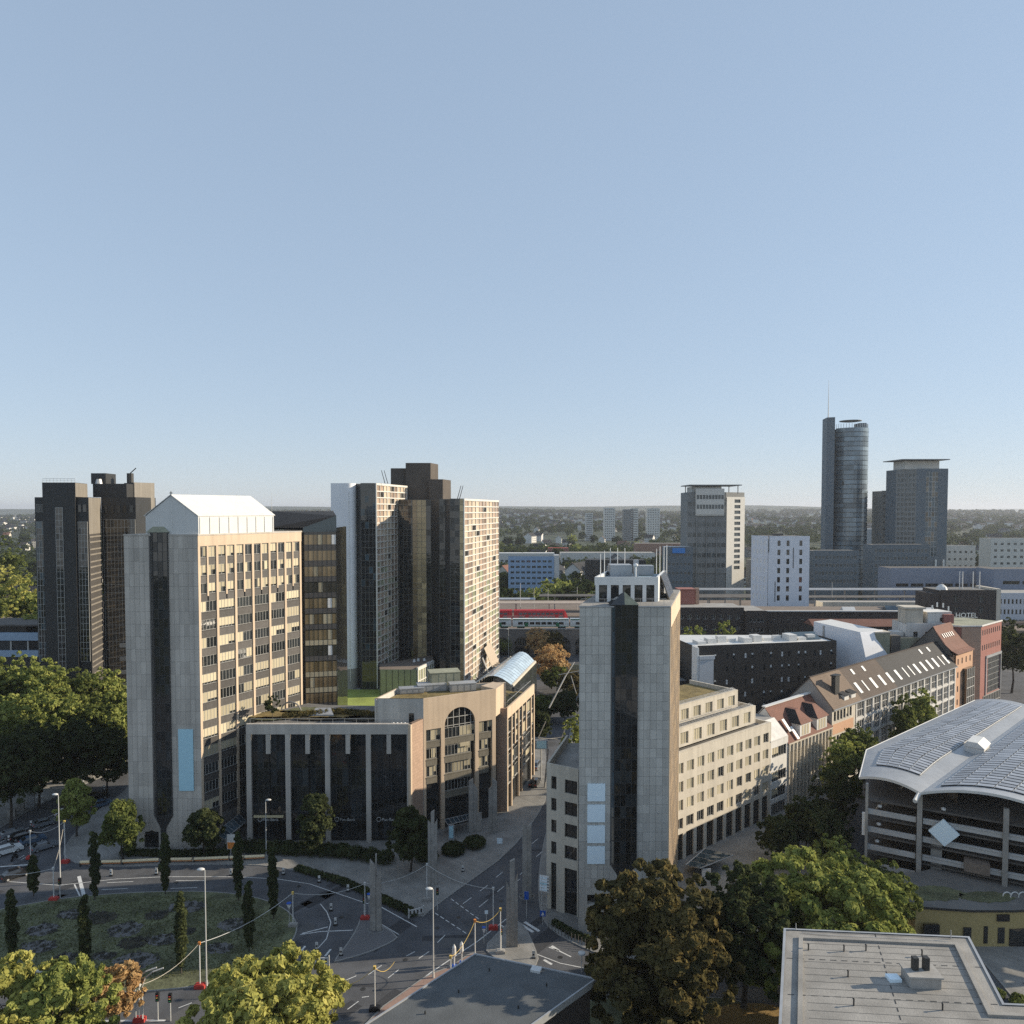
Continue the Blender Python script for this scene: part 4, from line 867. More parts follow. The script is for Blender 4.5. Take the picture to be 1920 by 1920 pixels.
# ================================================================== houses along the street
HA = thing("mansard_house", "cream house with red mansard roof and two big dormers beside the stepped block", "house", (66, 165, 0))
FM = Fr(FSt.xy(32.7), 50)   # local x 0..26.4
M_fin = M_cream
blk("house_body", [FM.xy(.1, .5), FM.xy(26.2, .5), FM.xy(26.2, 11.5), FM.xy(.1, 11.5)], 0, 13.9, M_joint, HA)
hs = [(.9, z, 6.3, z + 1.9) for z in (3.4, 6.6, 9.6)] ; 
mb = MB(); mb.wall(7.1, 0, 16.2, [(.7, 12.4, 6.4, 14.6), (.7, 7.2, 6.4, 9.4), (.7, 3.6, 6.4, 5.8), (.7, 0, 6.4, 2.6)], .3); mb.build("white_front", M_creamw, HA, FM)
for z in (12.4, 7.2, 3.6, 0): window(HA, FM, .7, z, 5.7, 2.2 if z else 2.6, .18, 6, 1, M_glassw, M_frame, [(0, .5, .7)] if z else [], M_blind)
hs = []
for k in range(12):
    for z in (1.0, 5.0, 9.3): hs.append((7.5 + k * 1.55, z, 8.5 + k * 1.55, z + 3.2))
mb = MB(); mb.wall(19.2, 0, 14.1, hs, .3, x0=7.1); mb.box(7.1, -.3, 14.1, 26.4, .5, 14.4); mb.build("fin_front", M_cream, HA, FM)
for k in range(13): mk("fin", bx(.28, .35, 13.2, M_cream, "fin"), HA, FM, 7.3 + k * 1.55, -.33, .8)
for h in hs: window(HA, FM, h[0], h[1], 1.0, 3.2, .2, 1, 2, M_glassw, M_frame, [(0, 1, .6)] if h[1] > 9 else [], M_blind, sill=False)
# mansard: steep front slope up to a flat strip
def roof(F, x0, x1, ye, ze, yr, zr, m, parent, nm="roof", t=.25): return MB().xprism([(ye, ze), (yr, zr), (yr, zr - t), (ye, ze - t)], x0, x1).build(nm, m, parent, F)
roof(FM, 6.9, 26.3, -.2, 14.5, 5.6, 21.2, M_tile_r, HA, "red_slope"); roof(FM, 6.9, 26.3, 11.6, 14.2, 5.9, 21.25, M_zinc, HA, "back_slope")
MB().box(6.7, 5.3, 21.2, 26.4, 6.2, 21.45).build("ridge_cap", M_whites, HA, FM)
roof(FM, 0, 6.8, -.1, 16.3, 3.2, 19.5, M_creamw, HA, "white_slope"); MB().poly([(6.88, .1, 14.2), (6.88, 5.6, 21.1), (6.88, 11.4, 14.2)]).build("gable_end", M_creamw, HA, FM)
blk("flat_roof", [FM.xy(-.5, 3.2), FM.xy(6.85, 3.2), FM.xy(6.85, 11), FM.xy(-.5, 11)], 14, 19.4, M_creamw, HA, M_conc)
for x in (12.2, 19.6):
    mb = MB(); w, zt, zb = 4.6, 17.6, 14.4
    mb.box(x, .1, zb, x + w, 3.4, zt - .02); dm = mb.build("dormer", M_creamw, HA, FM)
    mb = MB(); P_ = [(x - .3, -.3, zt), (x + w + .3, -.3, zt), (x + w + .3, 3.6, zt), (x - .3, 3.6, zt)]; e1 = (x + w * .35, 2.2, zt + 2.6); e2 = (x + w * .65, 2.2, zt + 2.6); f1 = (x + w * .35, 4.6, zt + 2.6); f2 = (x + w * .65, 4.6, zt + 2.6)
    mb.poly([P_[0], P_[1], e2, e1]).poly([P_[1], P_[2], f2, e2]).poly([P_[3], P_[0], e1, f1], 1).poly([e1, e2, f2, f1]); mb.build("dormer_roof", [M_tile_r, M_tile_d], dm, FM)
    for k in range(3): mk("pane", flat(.75, 2.2, M_blind), dm, FM, x + .8 + k * 1.15, .06, zb + .6)
MB().xprism([(1.1, 16.4), (3.0, 18.65), (3.0, 18.55), (1.1, 16.3)], 9.0, 9.9).build("roof_window", M_white, HA, FM, 0, -.3, .1); MB().xprism([(1.1, 16.4), (3.0, 18.65), (3.0, 18.55), (1.1, 16.3)], 10.2, 11.1).build("roof_window", M_white, HA, FM, 0, -1.6, -1.5)

LH = thing("long_house", "long tiled-roof house with row of skylights and pale grid facade along the street", "house", (100, 198, 0))
FLg = Fr(FSt.xy(59.1), 50); LL = 74.5; ZE = 18.8; YR = 5.6; ZRd = 25.1
blk("house_body", [FLg.xy(.1, .5), FLg.xy(LL - .1, .5), FLg.xy(LL - .1, 11), FLg.xy(.1, 11)], 0, ZE - .4, M_joint, LH)
MB().poly([(0, 0, 0), (0, 0, ZE), (0, YR, ZRd - .2), (0, 11.2, ZE), (0, 11.2, 0)]).build("gable_wall", M_conc, LH, FLg)
MB().xprism([(-.5, ZE - .25), (YR, ZRd), (YR, ZRd - .3), (-.5, ZE - .5)], -.2, 14).build("roof_tan", mat("tan_tiles", (.20, .145, .105), .85, n1=(6, .12), n2=(.3, .1), joints=(.35, .35)), LH, FLg)
roof(FLg, 14.02, 34, -.5, ZE - .25, YR, ZRd, M_tile_b, LH, "roof_brown"); roof(FLg, 34.02, LL + .2, -.5, ZE - .25, YR, ZRd, M_tile_d, LH, "roof_dark"); roof(FLg, -.2, LL + .2, 11.8, ZE - .3, YR + .02, ZRd - .02, M_tile_b, LH, "roof_back")
MB().box(-.2, YR - .2, ZRd, LL, YR + .2, ZRd + .12).build("ridge_tiles", M_tile_b, LH, FLg)
MB().box(4.5, 1.6, 20, 6.6, 2.6, 25.2).box(4.3, 1.4, 25.2, 6.8, 2.8, 25.5).build("chimney", M_darkst, LH, FLg)
for x in (6.5, 10.0):
    mb = MB().box(x, .3, 18.9, x + 2.2, 2.4, 20.6).xprism([(.0, 20.6), (2.9, 21.4), (2.9, 21.3), (.0, 20.5)], x - .2, x + 2.4, 1); mb.build("dormer", [M_creamw, M_tile_d], LH, FLg)
def on_roof(x, w, y0, y1, m=M_whites, nm="skylight"):
    k = (ZRd - ZE + .25) / (YR + .5); z = lambda y: ZE - .25 + (y + .5) * k + .06
    return MB().xprism([(y0, z(y0)), (y1, z(y1)), (y1, z(y1) + .1), (y0, z(y0) + .1)], x, x + w).build(nm, m, LH, FLg)
for i, x in enumerate((15.5, 19.6, 23.8, 28.6, 33.2, 38.2, 43.2, 46.8, 50.2, 54.6, 58.8, 63.0, 67.4, 70.6)): on_roof(x, .6 if i in (1, 6, 7, 12) else 1.25, .5, 2.5)
for x in (18.5, 24.5, 60, 65.5): on_roof(x, 1.0, 3.9, 4.9)
# facade: cream end bay, then a grid of white piers with window strips
hs = [(.8 + k * 1.55, z, 1.9 + k * 1.55, z + 2.3) for k in range(6) for z in (15.4, 9.6, 4.4)]
mb = MB(); mb.wall(11.5, 0, ZE, hs, .25); mb.build("end_bay_wall", M_cream, LH, FLg)
for h in hs: window(LH, FLg, h[0], h[1], 1.1, 2.3, .15, 1, 1, M_glassw, M_frame, [(0, 1, .7)] if rg.random() < .4 else [], M_blind, sill=False)
for z in (12.4, 7.2): MB().box(.3, -.08, z, 10.5, 0, z + 2.4).build("apricot_panel", M_orangeb, LH, FLg)
for k in range(15): mk("pier", bx(.55, .6, ZE - .4, M_creamw, "pier"), LH, FLg, 12 + k * 4.45, -.1, 0)
for z in (4.4, 9.2, 13.6, ZE - .7): MB().box(11.6, -.04, z, LL - .1, .5, z + .5).build("string_course", M_creamw, LH, FLg)
for k in range(14):
    for z, h in ((.3, 3.9), (5.0, 4.0), (9.8, 3.6), (14.2, 3.7)):
        mk("window_strip", wframe(3.85, h, 4, 2, .12, .15, M_creamw, False), LH, FLg, 12.3 + k * 4.45, .15, z)
        mk("pane", flat(3.85, h, M_glassw), LH, FLg, 12.3 + k * 4.45, .3, z)
MB().box(-.2, -.65, ZE - .55, LL + .3, -.5, ZE - .3).build("gutter", M_zinc, LH, FLg)

OH = thing("apricot_house", "apricot corner house with curved red tile roof next to the long house", "house", (137, 230, 0))
FO = Fr(FSt.xy(133.9), 50); LO = 13.5
blk("house_body", [FO.xy(0, .5), FO.xy(LO, .5), FO.xy(LO, 14), FO.xy(0, 14)], 0, 21.6, M_orangeb, OH)
hs = [(1.2 + k * 3.2, z, 2.2 + k * 3.2, z + 1.8) for k in range(4) for z in (18.6, 14.6, 10.4, 6.4)]
mb = MB(); mb.wall(LO, 0, 22.2, hs, .25); mb.build("front_wall", M_orangeb, OH, FO)
for h in hs: window(OH, FO, h[0], h[1], 1.0, 1.8, .15, 2, 1, M_glassw, M_frame)
prof = [(-.7, 22.0), (1.2, 22.9), (3.4, 24.9), (5.4, 27.8), (6.4, 29.6)]
mb = MB(); k = [(p[0], p[1] - .25) for p in reversed(prof)]
for a, b in zip(prof[:-1], prof[1:]): mb.poly([(-.2, *a), (LO, *a), (LO, *b), (-.2, *b)])
mb.poly([(-.2, *p) for p in prof] + [(-.2, *p) for p in k]).poly([(LO, *p) for p in reversed(prof)] + [(LO, *p) for p in reversed(k)]); mb.build("curved_roof", M_tile_r, OH, FO)
MB().poly([(LO, 14, 21), (-.2, 14, 21), (-.2, 6.4, 29.6), (LO, 6.4, 29.6)]).build("back_roof", M_tile_r, OH, FO)
MB().poly([(0, .5, 21), (0, 6.4, 29.3), (0, 14, 21)]).poly([(LO, 14, 21), (LO, 6.4, 29.3), (LO, .5, 21)]).build("gables", M_concd, OH, FO)
for k in range(6): MB().xprism([(4.1, 26.05), (4.9, 27.2), (4.85, 27.25), (4.05, 26.1)], 2.0 + k * 1.5, 2.35 + k * 1.5).build("roof_light", M_white, OH, FO, 0, -.05, .05)
MB().box(5.5, -1.2, 5.5, 11.8, 0, 17).build("bay_window", M_glassm, OH, FO); MB().box(1, -2.6, 4.2, 12, 0, 4.7).build("awning", M_conc, OH, FO)
for k in range(5): mk("bay_mullion", bx(.12, .1, 11.4, M_creamw, "bay_mullion"), OH, FO, 5.6 + k * 1.5, -1.26, 5.6)
for k in range(3): mk("bay_transom", bx(6.2, .1, .14, M_creamw, "bay_transom"), OH, FO, 8.65, -1.24, 8.3 + k * 2.8)

RH = thing("red_hotel", "tall dark red corner building with white rooftop lettering at the street's end", "building", (158, 245, 0))
FRh = Fr(FSt.xy(154.1), 50); LR = 18.5; ZH = 28.4
blk("red_body", [FRh.xy(0, .3), FRh.xy(LR, .3), FRh.xy(LR, 17), FRh.xy(-2, 19), FRh.xy(-10, 14), FRh.xy(-5, 4)], 0, ZH - .3, M_redb, RH, M_olive)
hs = [(1.0 + k * 1.9, z, 1.9 + k * 1.9, z + 1.7) for k in range(9) for z in (25.2, 20.4)]
mb = MB(); mb.wall(LR, 0, ZH, hs + [(6.5, 6, 17.8, 17.5)], .25); mb.build("street_wall", M_redb, RH, FRh)
for h in hs: window(RH, FRh, h[0], h[1], .9, 1.7, .12, 2, 1, M_glassw, M_frame, sill=False)
curtain(RH, FRh, 6.5, 17.8, 6, 17.5, 9, 6, M_glassw, M_frame, y=.1); curtain(RH, FRh, 3, 18.3, .3, 5.6, 10, 2, M_glassw, M_conc, y=-.15, mull=.25)
mb = MB()
for (a, b) in (((0, -.1), (LR, -.1)), ((0, -.1), (-5.2, 3.9)), ((-5.2, 3.9), (-10.2, 14))):
    pa, pb = FRh.xy(*a), FRh.xy(*b); mb.tube((*pa, ZH), (*pb, ZH), .3, .3, 4)
mb.build("parapet_cap", M_creamw, RH, world=True)
MB().poly([(-5.1, 3.85, 0), (-.1, 0, 0), (-.1, 0, ZH - .4), (-5.1, 3.85, ZH - .4)]).build("rose_wall", M_rose, RH, FRh, 0, -.05)
MB().box(4.4, -.3, 5.8, 5.0, 0, 18).box(18.0, -.3, 5.8, 18.4, 0, 18).box(4.4, -.35, 17.6, 18.4, -.05, 18.4).build("window_surround", M_zinc, RH, FRh)
q = FRh.xy(-6, 12); MB().box(-4, -3, 0, 4, 3, 4.2).box(-4.2, -3.2, 4.2, 4.2, 3.2, 4.45).build("roof_house", M_creamw, RH, None, q[0], q[1], ZH - .3, R(8))
for x in (-2, 1.2): mk("window", bx(1.0, .1, 1.1, M_glassd, "window"), RH, None, q[0] + x, q[1] - 3.1, ZH + 1.2)
q = FRh.xy(2.5, 15.5)
text("M", 2.3, M_white, RH, (q[0] - 4, q[1] + 1, ZH + 1.0), R(4), "roof_lettering"); text("ESSENER", 2.3, M_white, RH, (q[0] - 1, q[1] + 1, ZH + .9), R(2), "roof_lettering"); text("HOTEL", 2.3, M_white, RH, (q[0] + 8.5, q[1] + 1, ZH + .6), R(-2), "roof_lettering")
for k, (dx, dz) in enumerate(((0.8, 3.0), (2.4, 3.9), (4.4, 3.7), (6.2, 2.6))): MB().box(-.22, 0, 0, .22, .2, 1.5).build("crown_bar", M_white, RH, None, q[0] + dx, q[1] + 1, ZH + dz + .2)
MB().box(-5, 0, .2, 15, .15, .4).build("sign_rail", M_metal, RH, None, q[0], q[1] + 1.2, ZH + .3)

# rear yard buildings behind the long house
def simple(name, label, cat, fr, L, D, z0, z1, m, top=M_roofg, rows=0, cols=0, ww=1.0, wh=1.4, zs=None, x0=1.0, gl=None, fm=None, group=None):
    t = thing(name, label, cat, (fr.p(L / 2, D / 2).x, fr.p(L / 2, D / 2).y, z0), group)
    hs = []
    if rows:
        fh = (z1 - z0 - 1.2) / rows; st = (L - 2 * x0) / max(1, cols)
        hs = [(x0 + (i + .5) * st - ww / 2, z0 + .8 + j * fh, x0 + (i + .5) * st + ww / 2, z0 + .8 + j * fh + wh) for i in range(cols) for j in range(rows)]
    blk("building_body", [fr.xy(.02, .3), fr.xy(L - .02, .3), fr.xy(L - .02, D), fr.xy(.02, D)], z0, z1 - .3, m, t, top)
    mb = MB(); mb.wall(L, z0, z1, hs, .28); mb.poly([(0, 0, z1), (L, 0, z1), (L, .4, z1), (0, .4, z1)]); mb.poly([(0, .4, z1 - .5), (0, .4, z1), (L, .4, z1), (L, .4, z1 - .5)]); mb.poly([(0, 0, z0), (0, 0, z1), (0, .4, z1), (0, .4, z0)]); mb.poly([(L, 0, z0), (L, .4, z0), (L, .4, z1), (L, 0, z1)]); mb.build("front_wall", m, t, fr)
    for h in hs: window(t, fr, h[0], h[1], ww, wh, .15, 1 if ww < 1.3 else 2, 1, gl or M_glassw, fm or M_frame, sill=ww > 1.1)
    return t
WW = thing("white_gable_building", "white windowless wall building with slanting right edge beside the black hotel", "building", (102, 236, 0))
M_ww = mat("white_wall", (.86, .87, .90), .8, n1=(.25, .05)); FWW = Fr((97.5, 240), 148)
mb = MB(); mb.poly([(0, 0, 0), (19.5, 0, 0), (19.5, 0, 15), (16.2, 0, 27.6), (0, 0, 28.8)]).poly([(19.5, 0, 0), (21, 9, 0), (21, 9, 15), (19.5, 0, 15)]).poly([(19.5, 0, 15), (21, 9, 15), (18, 9, 27.6), (16.2, 0, 27.6)]); mb.build("wall", M_ww, WW, FWW)
MB().poly([(0, 0, 28.8), (16.2, 0, 27.6), (18, 9, 27.6), (0, 9, 28.8)]).build("roof", M_whites, WW, FWW); MB().box(3.4, -.2, 8, 4.0, 0, 28).build("downpipe", M_zinc, WW, FWW)
FWw = simple("grey_firewall", "olive grey firewall building behind the long dark roof", "building", Fr((108, 229), 86), 20, 12, 0, 25.2, M_olive, M_concd)
MB().box(3.5, -1.5, 12, 8, 3, 27).build("stair_shaft", M_olive, FWw, Fr((108, 229), 86)); MB().box(3.3, -1.7, 27, 8.2, 3.2, 27.4).build("shaft_cap", M_cream, FWw, Fr((108, 229), 86)); MB().box(9, -.6, 10, 12, 2, 26).build("chimney_stack", M_concd, FWw, Fr((108, 229), 86))
RB = simple("white_roof_building", "white rooftop storey with three windows behind the apricot house", "building", Fr((124.3, 234), 93), 13, 10, 0, 29.2, M_creamw, M_concd, 7, 3, 1.4, 1.7)
MB().box(0, 1, 29, 5.5, 6, 33.5).box(-.4, .6, 33.5, 6.2, 6.6, 34.1).build("roof_pavilion", M_cream, RB, Fr((124.3, 234), 93)); MB().box(12.0, 1, 29, 15, 5, 31.8).build("red_roof_box", M_redb, RB, Fr((124.3, 234), 93)); MB().box(-3.5, 1.0, 22, -.4, 5, 26.2).build("white_annex", M_creamw, RB, Fr((124.3, 234), 93))
SB_ = thing("red_shed_roof", "narrow red tiled shed roof behind the white windowless wall", "roof", (120, 262, 0))
MB().box(-16, 0, 0, 16, 8, 24.4).build("wall", M_darkst, SB_, None, 121, 258, 0); MB().xprism([(-.6, 24.4), (4, 26.4), (8.6, 24.4)], -16.5, 16.5).build("roof", M_tile_r, SB_, None, 121, 258, 0)

# dark hotel
DH = thing("black_hotel", "black hotel block with small paired windows and white roof edge", "building", (75, 222, 0))
FDh = Fr((53.8, 215), 79); ZD = 25.5
blk("hotel_body", [FDh.xy(0, .3), FDh.xy(44.8, .3), FDh.xy(45.2, 13), FDh.xy(0, 22)], 0, ZD - .5, M_darkst, DH, M_whites)
cols = [5.2, 8.9, 11.1, 14.8, 17.0, 20.8, 23.0, 26.6, 28.8, 32.0, 34.2, 37.2, 39.2, 42.8]
hs = [(x, z, x + .75, z + 1.55) for x in cols for z in (21.3, 17.5, 13.7, 9.9, 6.1)]
M_black2 = mat("anthracite_render", (.022, .023, .025), .7, n1=(3, .1), n2=(.2, .1))
mb = MB(); mb.wall(44.8, 0, ZD, hs, .2); mb.build("front_wall", M_black2, DH, FDh); 
rg = random.Random(4)
for h in hs: window(DH, FDh, h[0], h[1], .75, 1.55, .1, 1, 2, M_glassw, M_framed, [(0, 1, rg.choice((.4, .6, .99)))] if rg.random() < .55 else [], M_white, sill=False)
MB().poly([(44.8, 0, 0), (45.2, 13, 0), (45.2, 13, ZD), (44.8, 0, ZD)]).build("end_wall", M_black2, DH, FDh)
MB().box(-.4, -.5, 0, .2, 3, ZD - .5).build("white_edge", M_white, DH, FDh); MB().box(.25, -.9, 0, 4.6, .2, 21.6).box(.2, -1.1, 21.6, 4.9, .3, 22.6).build("grey_stair_tower", mat("pale_grey_metal", (.50, .53, .56), .5, n1=(2, .04)), DH, FDh)
mb = MB()
for k in range(11): x = 2 + k * 3.7; mb.box(x, 4 + (k * 5) % 4, ZD - .5, x + 2.6, 8, ZD + .4 + .5 * (k % 3))
tag(mb.build("roof_plant", M_whites, DH, FDh), kind="stuff"); MB().xprism([(5, ZD - .4), (9, ZD + 1.4), (12, ZD - .4)], 33, 43).build("roof_light", M_glassbl, DH, FDh)
blk("rear_terrace", [FDh.xy(-12, 6), FDh.xy(-.5, 6), FDh.xy(-.5, 22), FDh.xy(-12, 22)], 0, 14, M_darkst, DH, M_roofg)
for (x, y, w, d, h) in ((-9, 9, 5, 3, 2.4), (-8, 13, 6, 3, 4), (-9, 18, 7, 3, 6.5), (-4, 10, 2, 2, 1.6)): MB().box(x, y, 14, x + w, y + d, 14 + h).build("terrace_plant", M_whites, DH, FDh)
blk("yard_block", [(56, 198), (80, 190), (88, 205), (60, 212)], 0, 7.0, M_darkst, thing("yard_block", "dark flat yard building in front of the black hotel", "building", (70, 200, 0)), M_roofg)

# ================================================================== parking garage with vaulted solar roof
GA = thing("parking_garage", "open multi-storey car park under silver vaulted roof with solar panels", "building", (78, 130, 0))
FG_ = Fr((60.3, 125.5), 120)
V2 = lambda a: Vector(a)
E_line = [V2((60.1, 127.6)), V2((68.4, 142.5)), V2((119.8, 186.1))]
hv = Vector((.731, .682))
def Eat(t):   # t in metres along the eave
    d1 = (E_line[1] - E_line[0]).length
    return E_line[0].lerp(E_line[1], t / d1) if t < d1 else E_line[1] + (E_line[2] - E_line[1]).normalized() * (t - d1)
def Vat(t): return Vector((66.8, 120.3)) + hv * t
def Wat(t): return Vector((66.8, 120.3)) + Vector((16.2, -9.3)) + hv * t
def vault(A_, B_, L, rise, z0, rows, nseg, v0, v1, nm, lim, t0=2.0):
    nt, nv = 40, 14; mb = MB()
    pt = lambda t, v, e=0: (*A_(t).lerp(B_(t), v), z0 + rise * 4 * v * (1 - v) + e)
    for i in range(nt + 1):
        for j in range(nv + 1): mb.v.append(pt(L * i / nt, j / nv))
    for i in range(nt):
        for j in range(nv): a = i * (nv + 1) + j; mb.f.append((a, a + nv + 1, a + nv + 2, a + 1)); mb.m.append(0)
    mb.build(nm, M_zinc, GA, smooth=True, world=True)
    mb = MB()   # thick front rim
    for j in range(nv):
        a, b = pt(0, j / nv), pt(0, (j + 1) / nv); mb.poly([a, b, (b[0], b[1], b[2] - .32), (a[0], a[1], a[2] - .32)]); mb.poly([(a[0], a[1], a[2] + .1), (a[0], a[1], a[2]), (b[0], b[1], b[2]), (b[0], b[1], b[2] + .1)])
    mb.build("front_rim", M_whites, GA, world=True)
    k = 0; rest = MB(); st = (L - t0 - 3) / rows
    mb = MB(); na, nb = 24, 8
    for i in range(na + 1):
        for j in range(nb + 1): mb.v.append(pt(t0 + (L - t0 - 3) * i / na, v0 + (v1 - v0) * j / nb, .05))
    for i in range(na):
        for j in range(nb): a = i * (nb + 1) + j; mb.f.append((a, a + nb + 1, a + nb + 2, a + 1)); mb.m.append(0)
    mb.build("gap_shade_sheet", M_concd, GA, smooth=True, world=True)  # added dark sheet, paints the shade in gaps between panel rows
    for i in range(rows):
        t = t0 + i * st
        for j in range(nseg):
            va = v0 + (v1 - v0) * j / nseg + .006; vb = v0 + (v1 - v0) * (j + 1) / nseg - .006
            a0, a1, b1, b0 = Vector(pt(t, va, .26)), Vector(pt(t, vb, .26)), Vector(pt(t + st * .64, vb, .30)), Vector(pt(t + st * .64, va, .30))
            dn = Vector((0, 0, -.08))
            q = MB() if k < lim else rest
            q.poly([a0, a1, b1, b0]).poly([b0 + dn, b1 + dn, a1 + dn, a0 + dn]).poly([a0, a0 + dn, a1 + dn, a1]).poly([b1, b1 + dn, b0 + dn, b0])
            if k < lim: q.build("solar_panel", M_panel, GA, world=True)
            k += 1
    if rest.v: tag(rest.build("solar_panels", M_panel, GA, world=True), kind="stuff")
    for j in range(nseg + 1):   # bright fixing rails
        v = v0 + (v1 - v0) * j / nseg; MB().path([pt(t0 + (L - t0 - 3) * s / 16, v, .16) for s in range(17)], .07, 4).build("panel_rail", M_whites, GA, world=True)
    return pt
pt1 = vault(Eat, Vat, 76, .95, 18.6, 44, 4, .2, .80, "vault_roof", 150, 7)
pt2 = vault(Vat, Wat, 76, 1.7, 18.7, 42, 6, .10, .9, "vault_roof", 150, 3)
MB().path([pt1(0, 0), pt1(8, 0), pt1(17, 0), pt1(40, 0), pt1(75, 0)], .1, 6).build("eave_gutter", M_whites, GA, world=True)
mb = MB().box(-2.4, -1.6, 0, 2.4, 1.6, 1.3).xprism([(-1.8, 1.3), (-.6, 2.3), (1.2, 2.3), (1.8, 1.3)], -2.6, 2.6); mb.build("roof_hatch", M_whites, GA, None, *pt1(31, .98)[:2], 18.6, R(47))
MB().path([pt1(0, .97, -.3), pt1(-2.4, .99, -.7)], .35, 6).build("gutter_spout", M_whites, GA, world=True)
# decks
foot = [FG_.xy(.4, .6), FG_.xy(44, .6), (125, 150), (122, 172), (116, 182), (68.6, 143), (61.4, 128)]
for k in range(6): blk("deck", foot, .3 + k * 3.05 - .28, .3 + k * 3.05, M_concd, GA)
blk("core_wall", inset(ccw(foot), 14), 0, 17.5, M_concd, GA)
M_band = mat("pale_concrete_band", (.46, .455, .44), .85, n1=(3, .06), n2=(.3, .12))
for k in range(5):
    z = 1.0 + k * 3.05
    MB().box(.3, 0, z, 7.6, .35, z + .85).build("parapet_band", M_band, GA, FG_); MB().box(8.6, 0, z, 44, .35, z + .9).box(8.6, -.12, z + .7, 44, 0, z + .86).build("parapet_band", M_band, GA, FG_)
for x in (.2, 8.1, 20, 32, 43.6): mk("column", bx(.75 if x > 1 else .4, .7, 18.1 + (.3 if x < 1 else 0), M_conc, "column"), GA, FG_, x, -.35, 0)
mk("column", bx(1.6, .6, 13.2, M_conc, "column"), GA, FG_, 10.6, .9, 0)
MB().box(-.5, -.1, 9.4, .2, .5, 13.2).build("white_downpipe", M_white, GA, FG_)
mb = MB()
for y in (.8, 2.0): mb.path([(.6 + y, 2 + y * 2, 13.0), (5.6 + y, 10 + y, 16.6)], .14, 4)
mb.build("ramp_rail", M_cream, GA, FG_)
for k, (x, z) in enumerate(((2.1, 14.2), (2.0, 11.1), (1.8, 8.1), (11.5, 15.6))): MB().lathe([(.05, 0), (.35, .1), (.35, .4), (.05, .5)], 8).build("lamp", M_white, GA, FG_, x, 1.2, z)
MB().box(9.6, -.4, 1.2, 10.6, -.1, 2.8).build("cabinet", M_white, GA, FG_); MB().box(14.5, -.7, 7.0, 18, 2, 8.6).build("stair_landing", M_brown, GA, FG_)
sg = MB().box(-1.55, 0, -1.55, 1.55, .5, 1.55); me = sg.mesh("diamond", M_sblue2); me.transform(Matrix.Rotation(R(42), 4, 'Y'))
SG = mk("diamond_sign", me, None, FG_, 11.6, -.8, 12.6); tag(SG, "blank pale blue diamond-shaped sign on the car park front", "sign")

# yellow ground-floor building under the garage
YB = thing("yellow_building", "low yellow building with curved front and mossy flat roof below the car park", "building", (70, 112, 0))
front = [(60.1, 112.8), (60.4, 109.6), (63.7, 109.1), (68.1, 108.5), (74.5, 108.5), (82.2, 109.3)]
back = [(95, 112), (70, 121.0), (62, 118)]
poly = ccw([(p[0], p[1]) for p in front + back])
blk("yellow_wall", poly, 0, 5.4, M_yellw, YB, M_sedum); blk("roof_edge", inset(poly, -.25), 5.4, 5.75, M_darkst, YB, M_roofg)
disc("moss", ((front[2][0] + 1), front[2][1] + 4, 0), 5, 2.2, 5.84, M_grass, YB); disc("moss", ((front[4][0] - 2), front[4][1] + 3.5, 0), 4, 1.6, 5.84, M_grass, YB)
for (px_, w, h, z) in ((62.3, 2.3, 2.4, 1.0), (67.6, 1.1, 2.0, 1.0), (70.3, .6, 2.6, .6), (72.6, 1.0, 2.4, .6), (75.0, 2.4, 2.6, 0.2)): MB().box(-w / 2, -.12, z, w / 2, .3, z + h).build("opening", M_glassd, YB, None, px_, 108.55, 0)
MB().box(-.9, -.2, 4.0, .9, 0, 5.0).build("sign_plate", M_black, YB, None, 72.8, 108.5, 0)
for k in range(3): mb = MB().path([(.6 * math.cos(t * .4), 0, .7 + .6 * math.sin(t * .4)) for t in range(-1, 9)], .07, 5); mb.build("roof_hoop", M_white, YB, None, 75 + k * 1.2, 111, 5.75)

# ================================================================== flat roofs in the foreground
FRf = thing("flat_roof_building", "grey flat-roofed building with chimney box in the lower right foreground", "building", (36, 60, 0))
r0 = [(28.1, 75.3), (46.1, 73.8), (42.9, 63.6), (54.7, 62.8), (52, 30), (11.5, 33)]
r0 = ccw(r0)
blk("wall", inset(r0, .25), 0, 21.4, M_concd, FRf)
blk("roof_deck", r0, 21.4, 21.75, M_rooff, FRf); 
mb = MB(); q = inset(r0, 1.35); q2 = inset(r0, 1.75)
for i in range(len(q)):
    j = (i + 1) % len(q); mb.poly([(*q[i], 21.752), (*q[j], 21.752), (*q[j], 22.0), (*q[i], 22.0)]); mb.poly([(*q2[j], 21.752), (*q2[i], 21.752), (*q2[i], 22.0), (*q2[j], 22.0)]); mb.poly([(*q[i], 22.0), (*q[j], 22.0), (*q2[j], 22.0), (*q2[i], 22.0)])
mb.build("inner_upstand", M_rooff, FRf, world=True)
mb = MB(); o_, o2 = inset(r0, -.12), inset(r0, .12)
for i in range(len(q)):
    j = (i + 1) % len(q); mb.poly([(*o_[i], 21.85), (*o_[j], 21.85), (*o2[j], 21.85), (*o2[i], 21.85)]); mb.poly([(*o_[i], 21.3), (*o_[j], 21.3), (*o_[j], 21.85), (*o_[i], 21.85)])
mb.build("metal_edge", M_zinc, FRf, world=True)
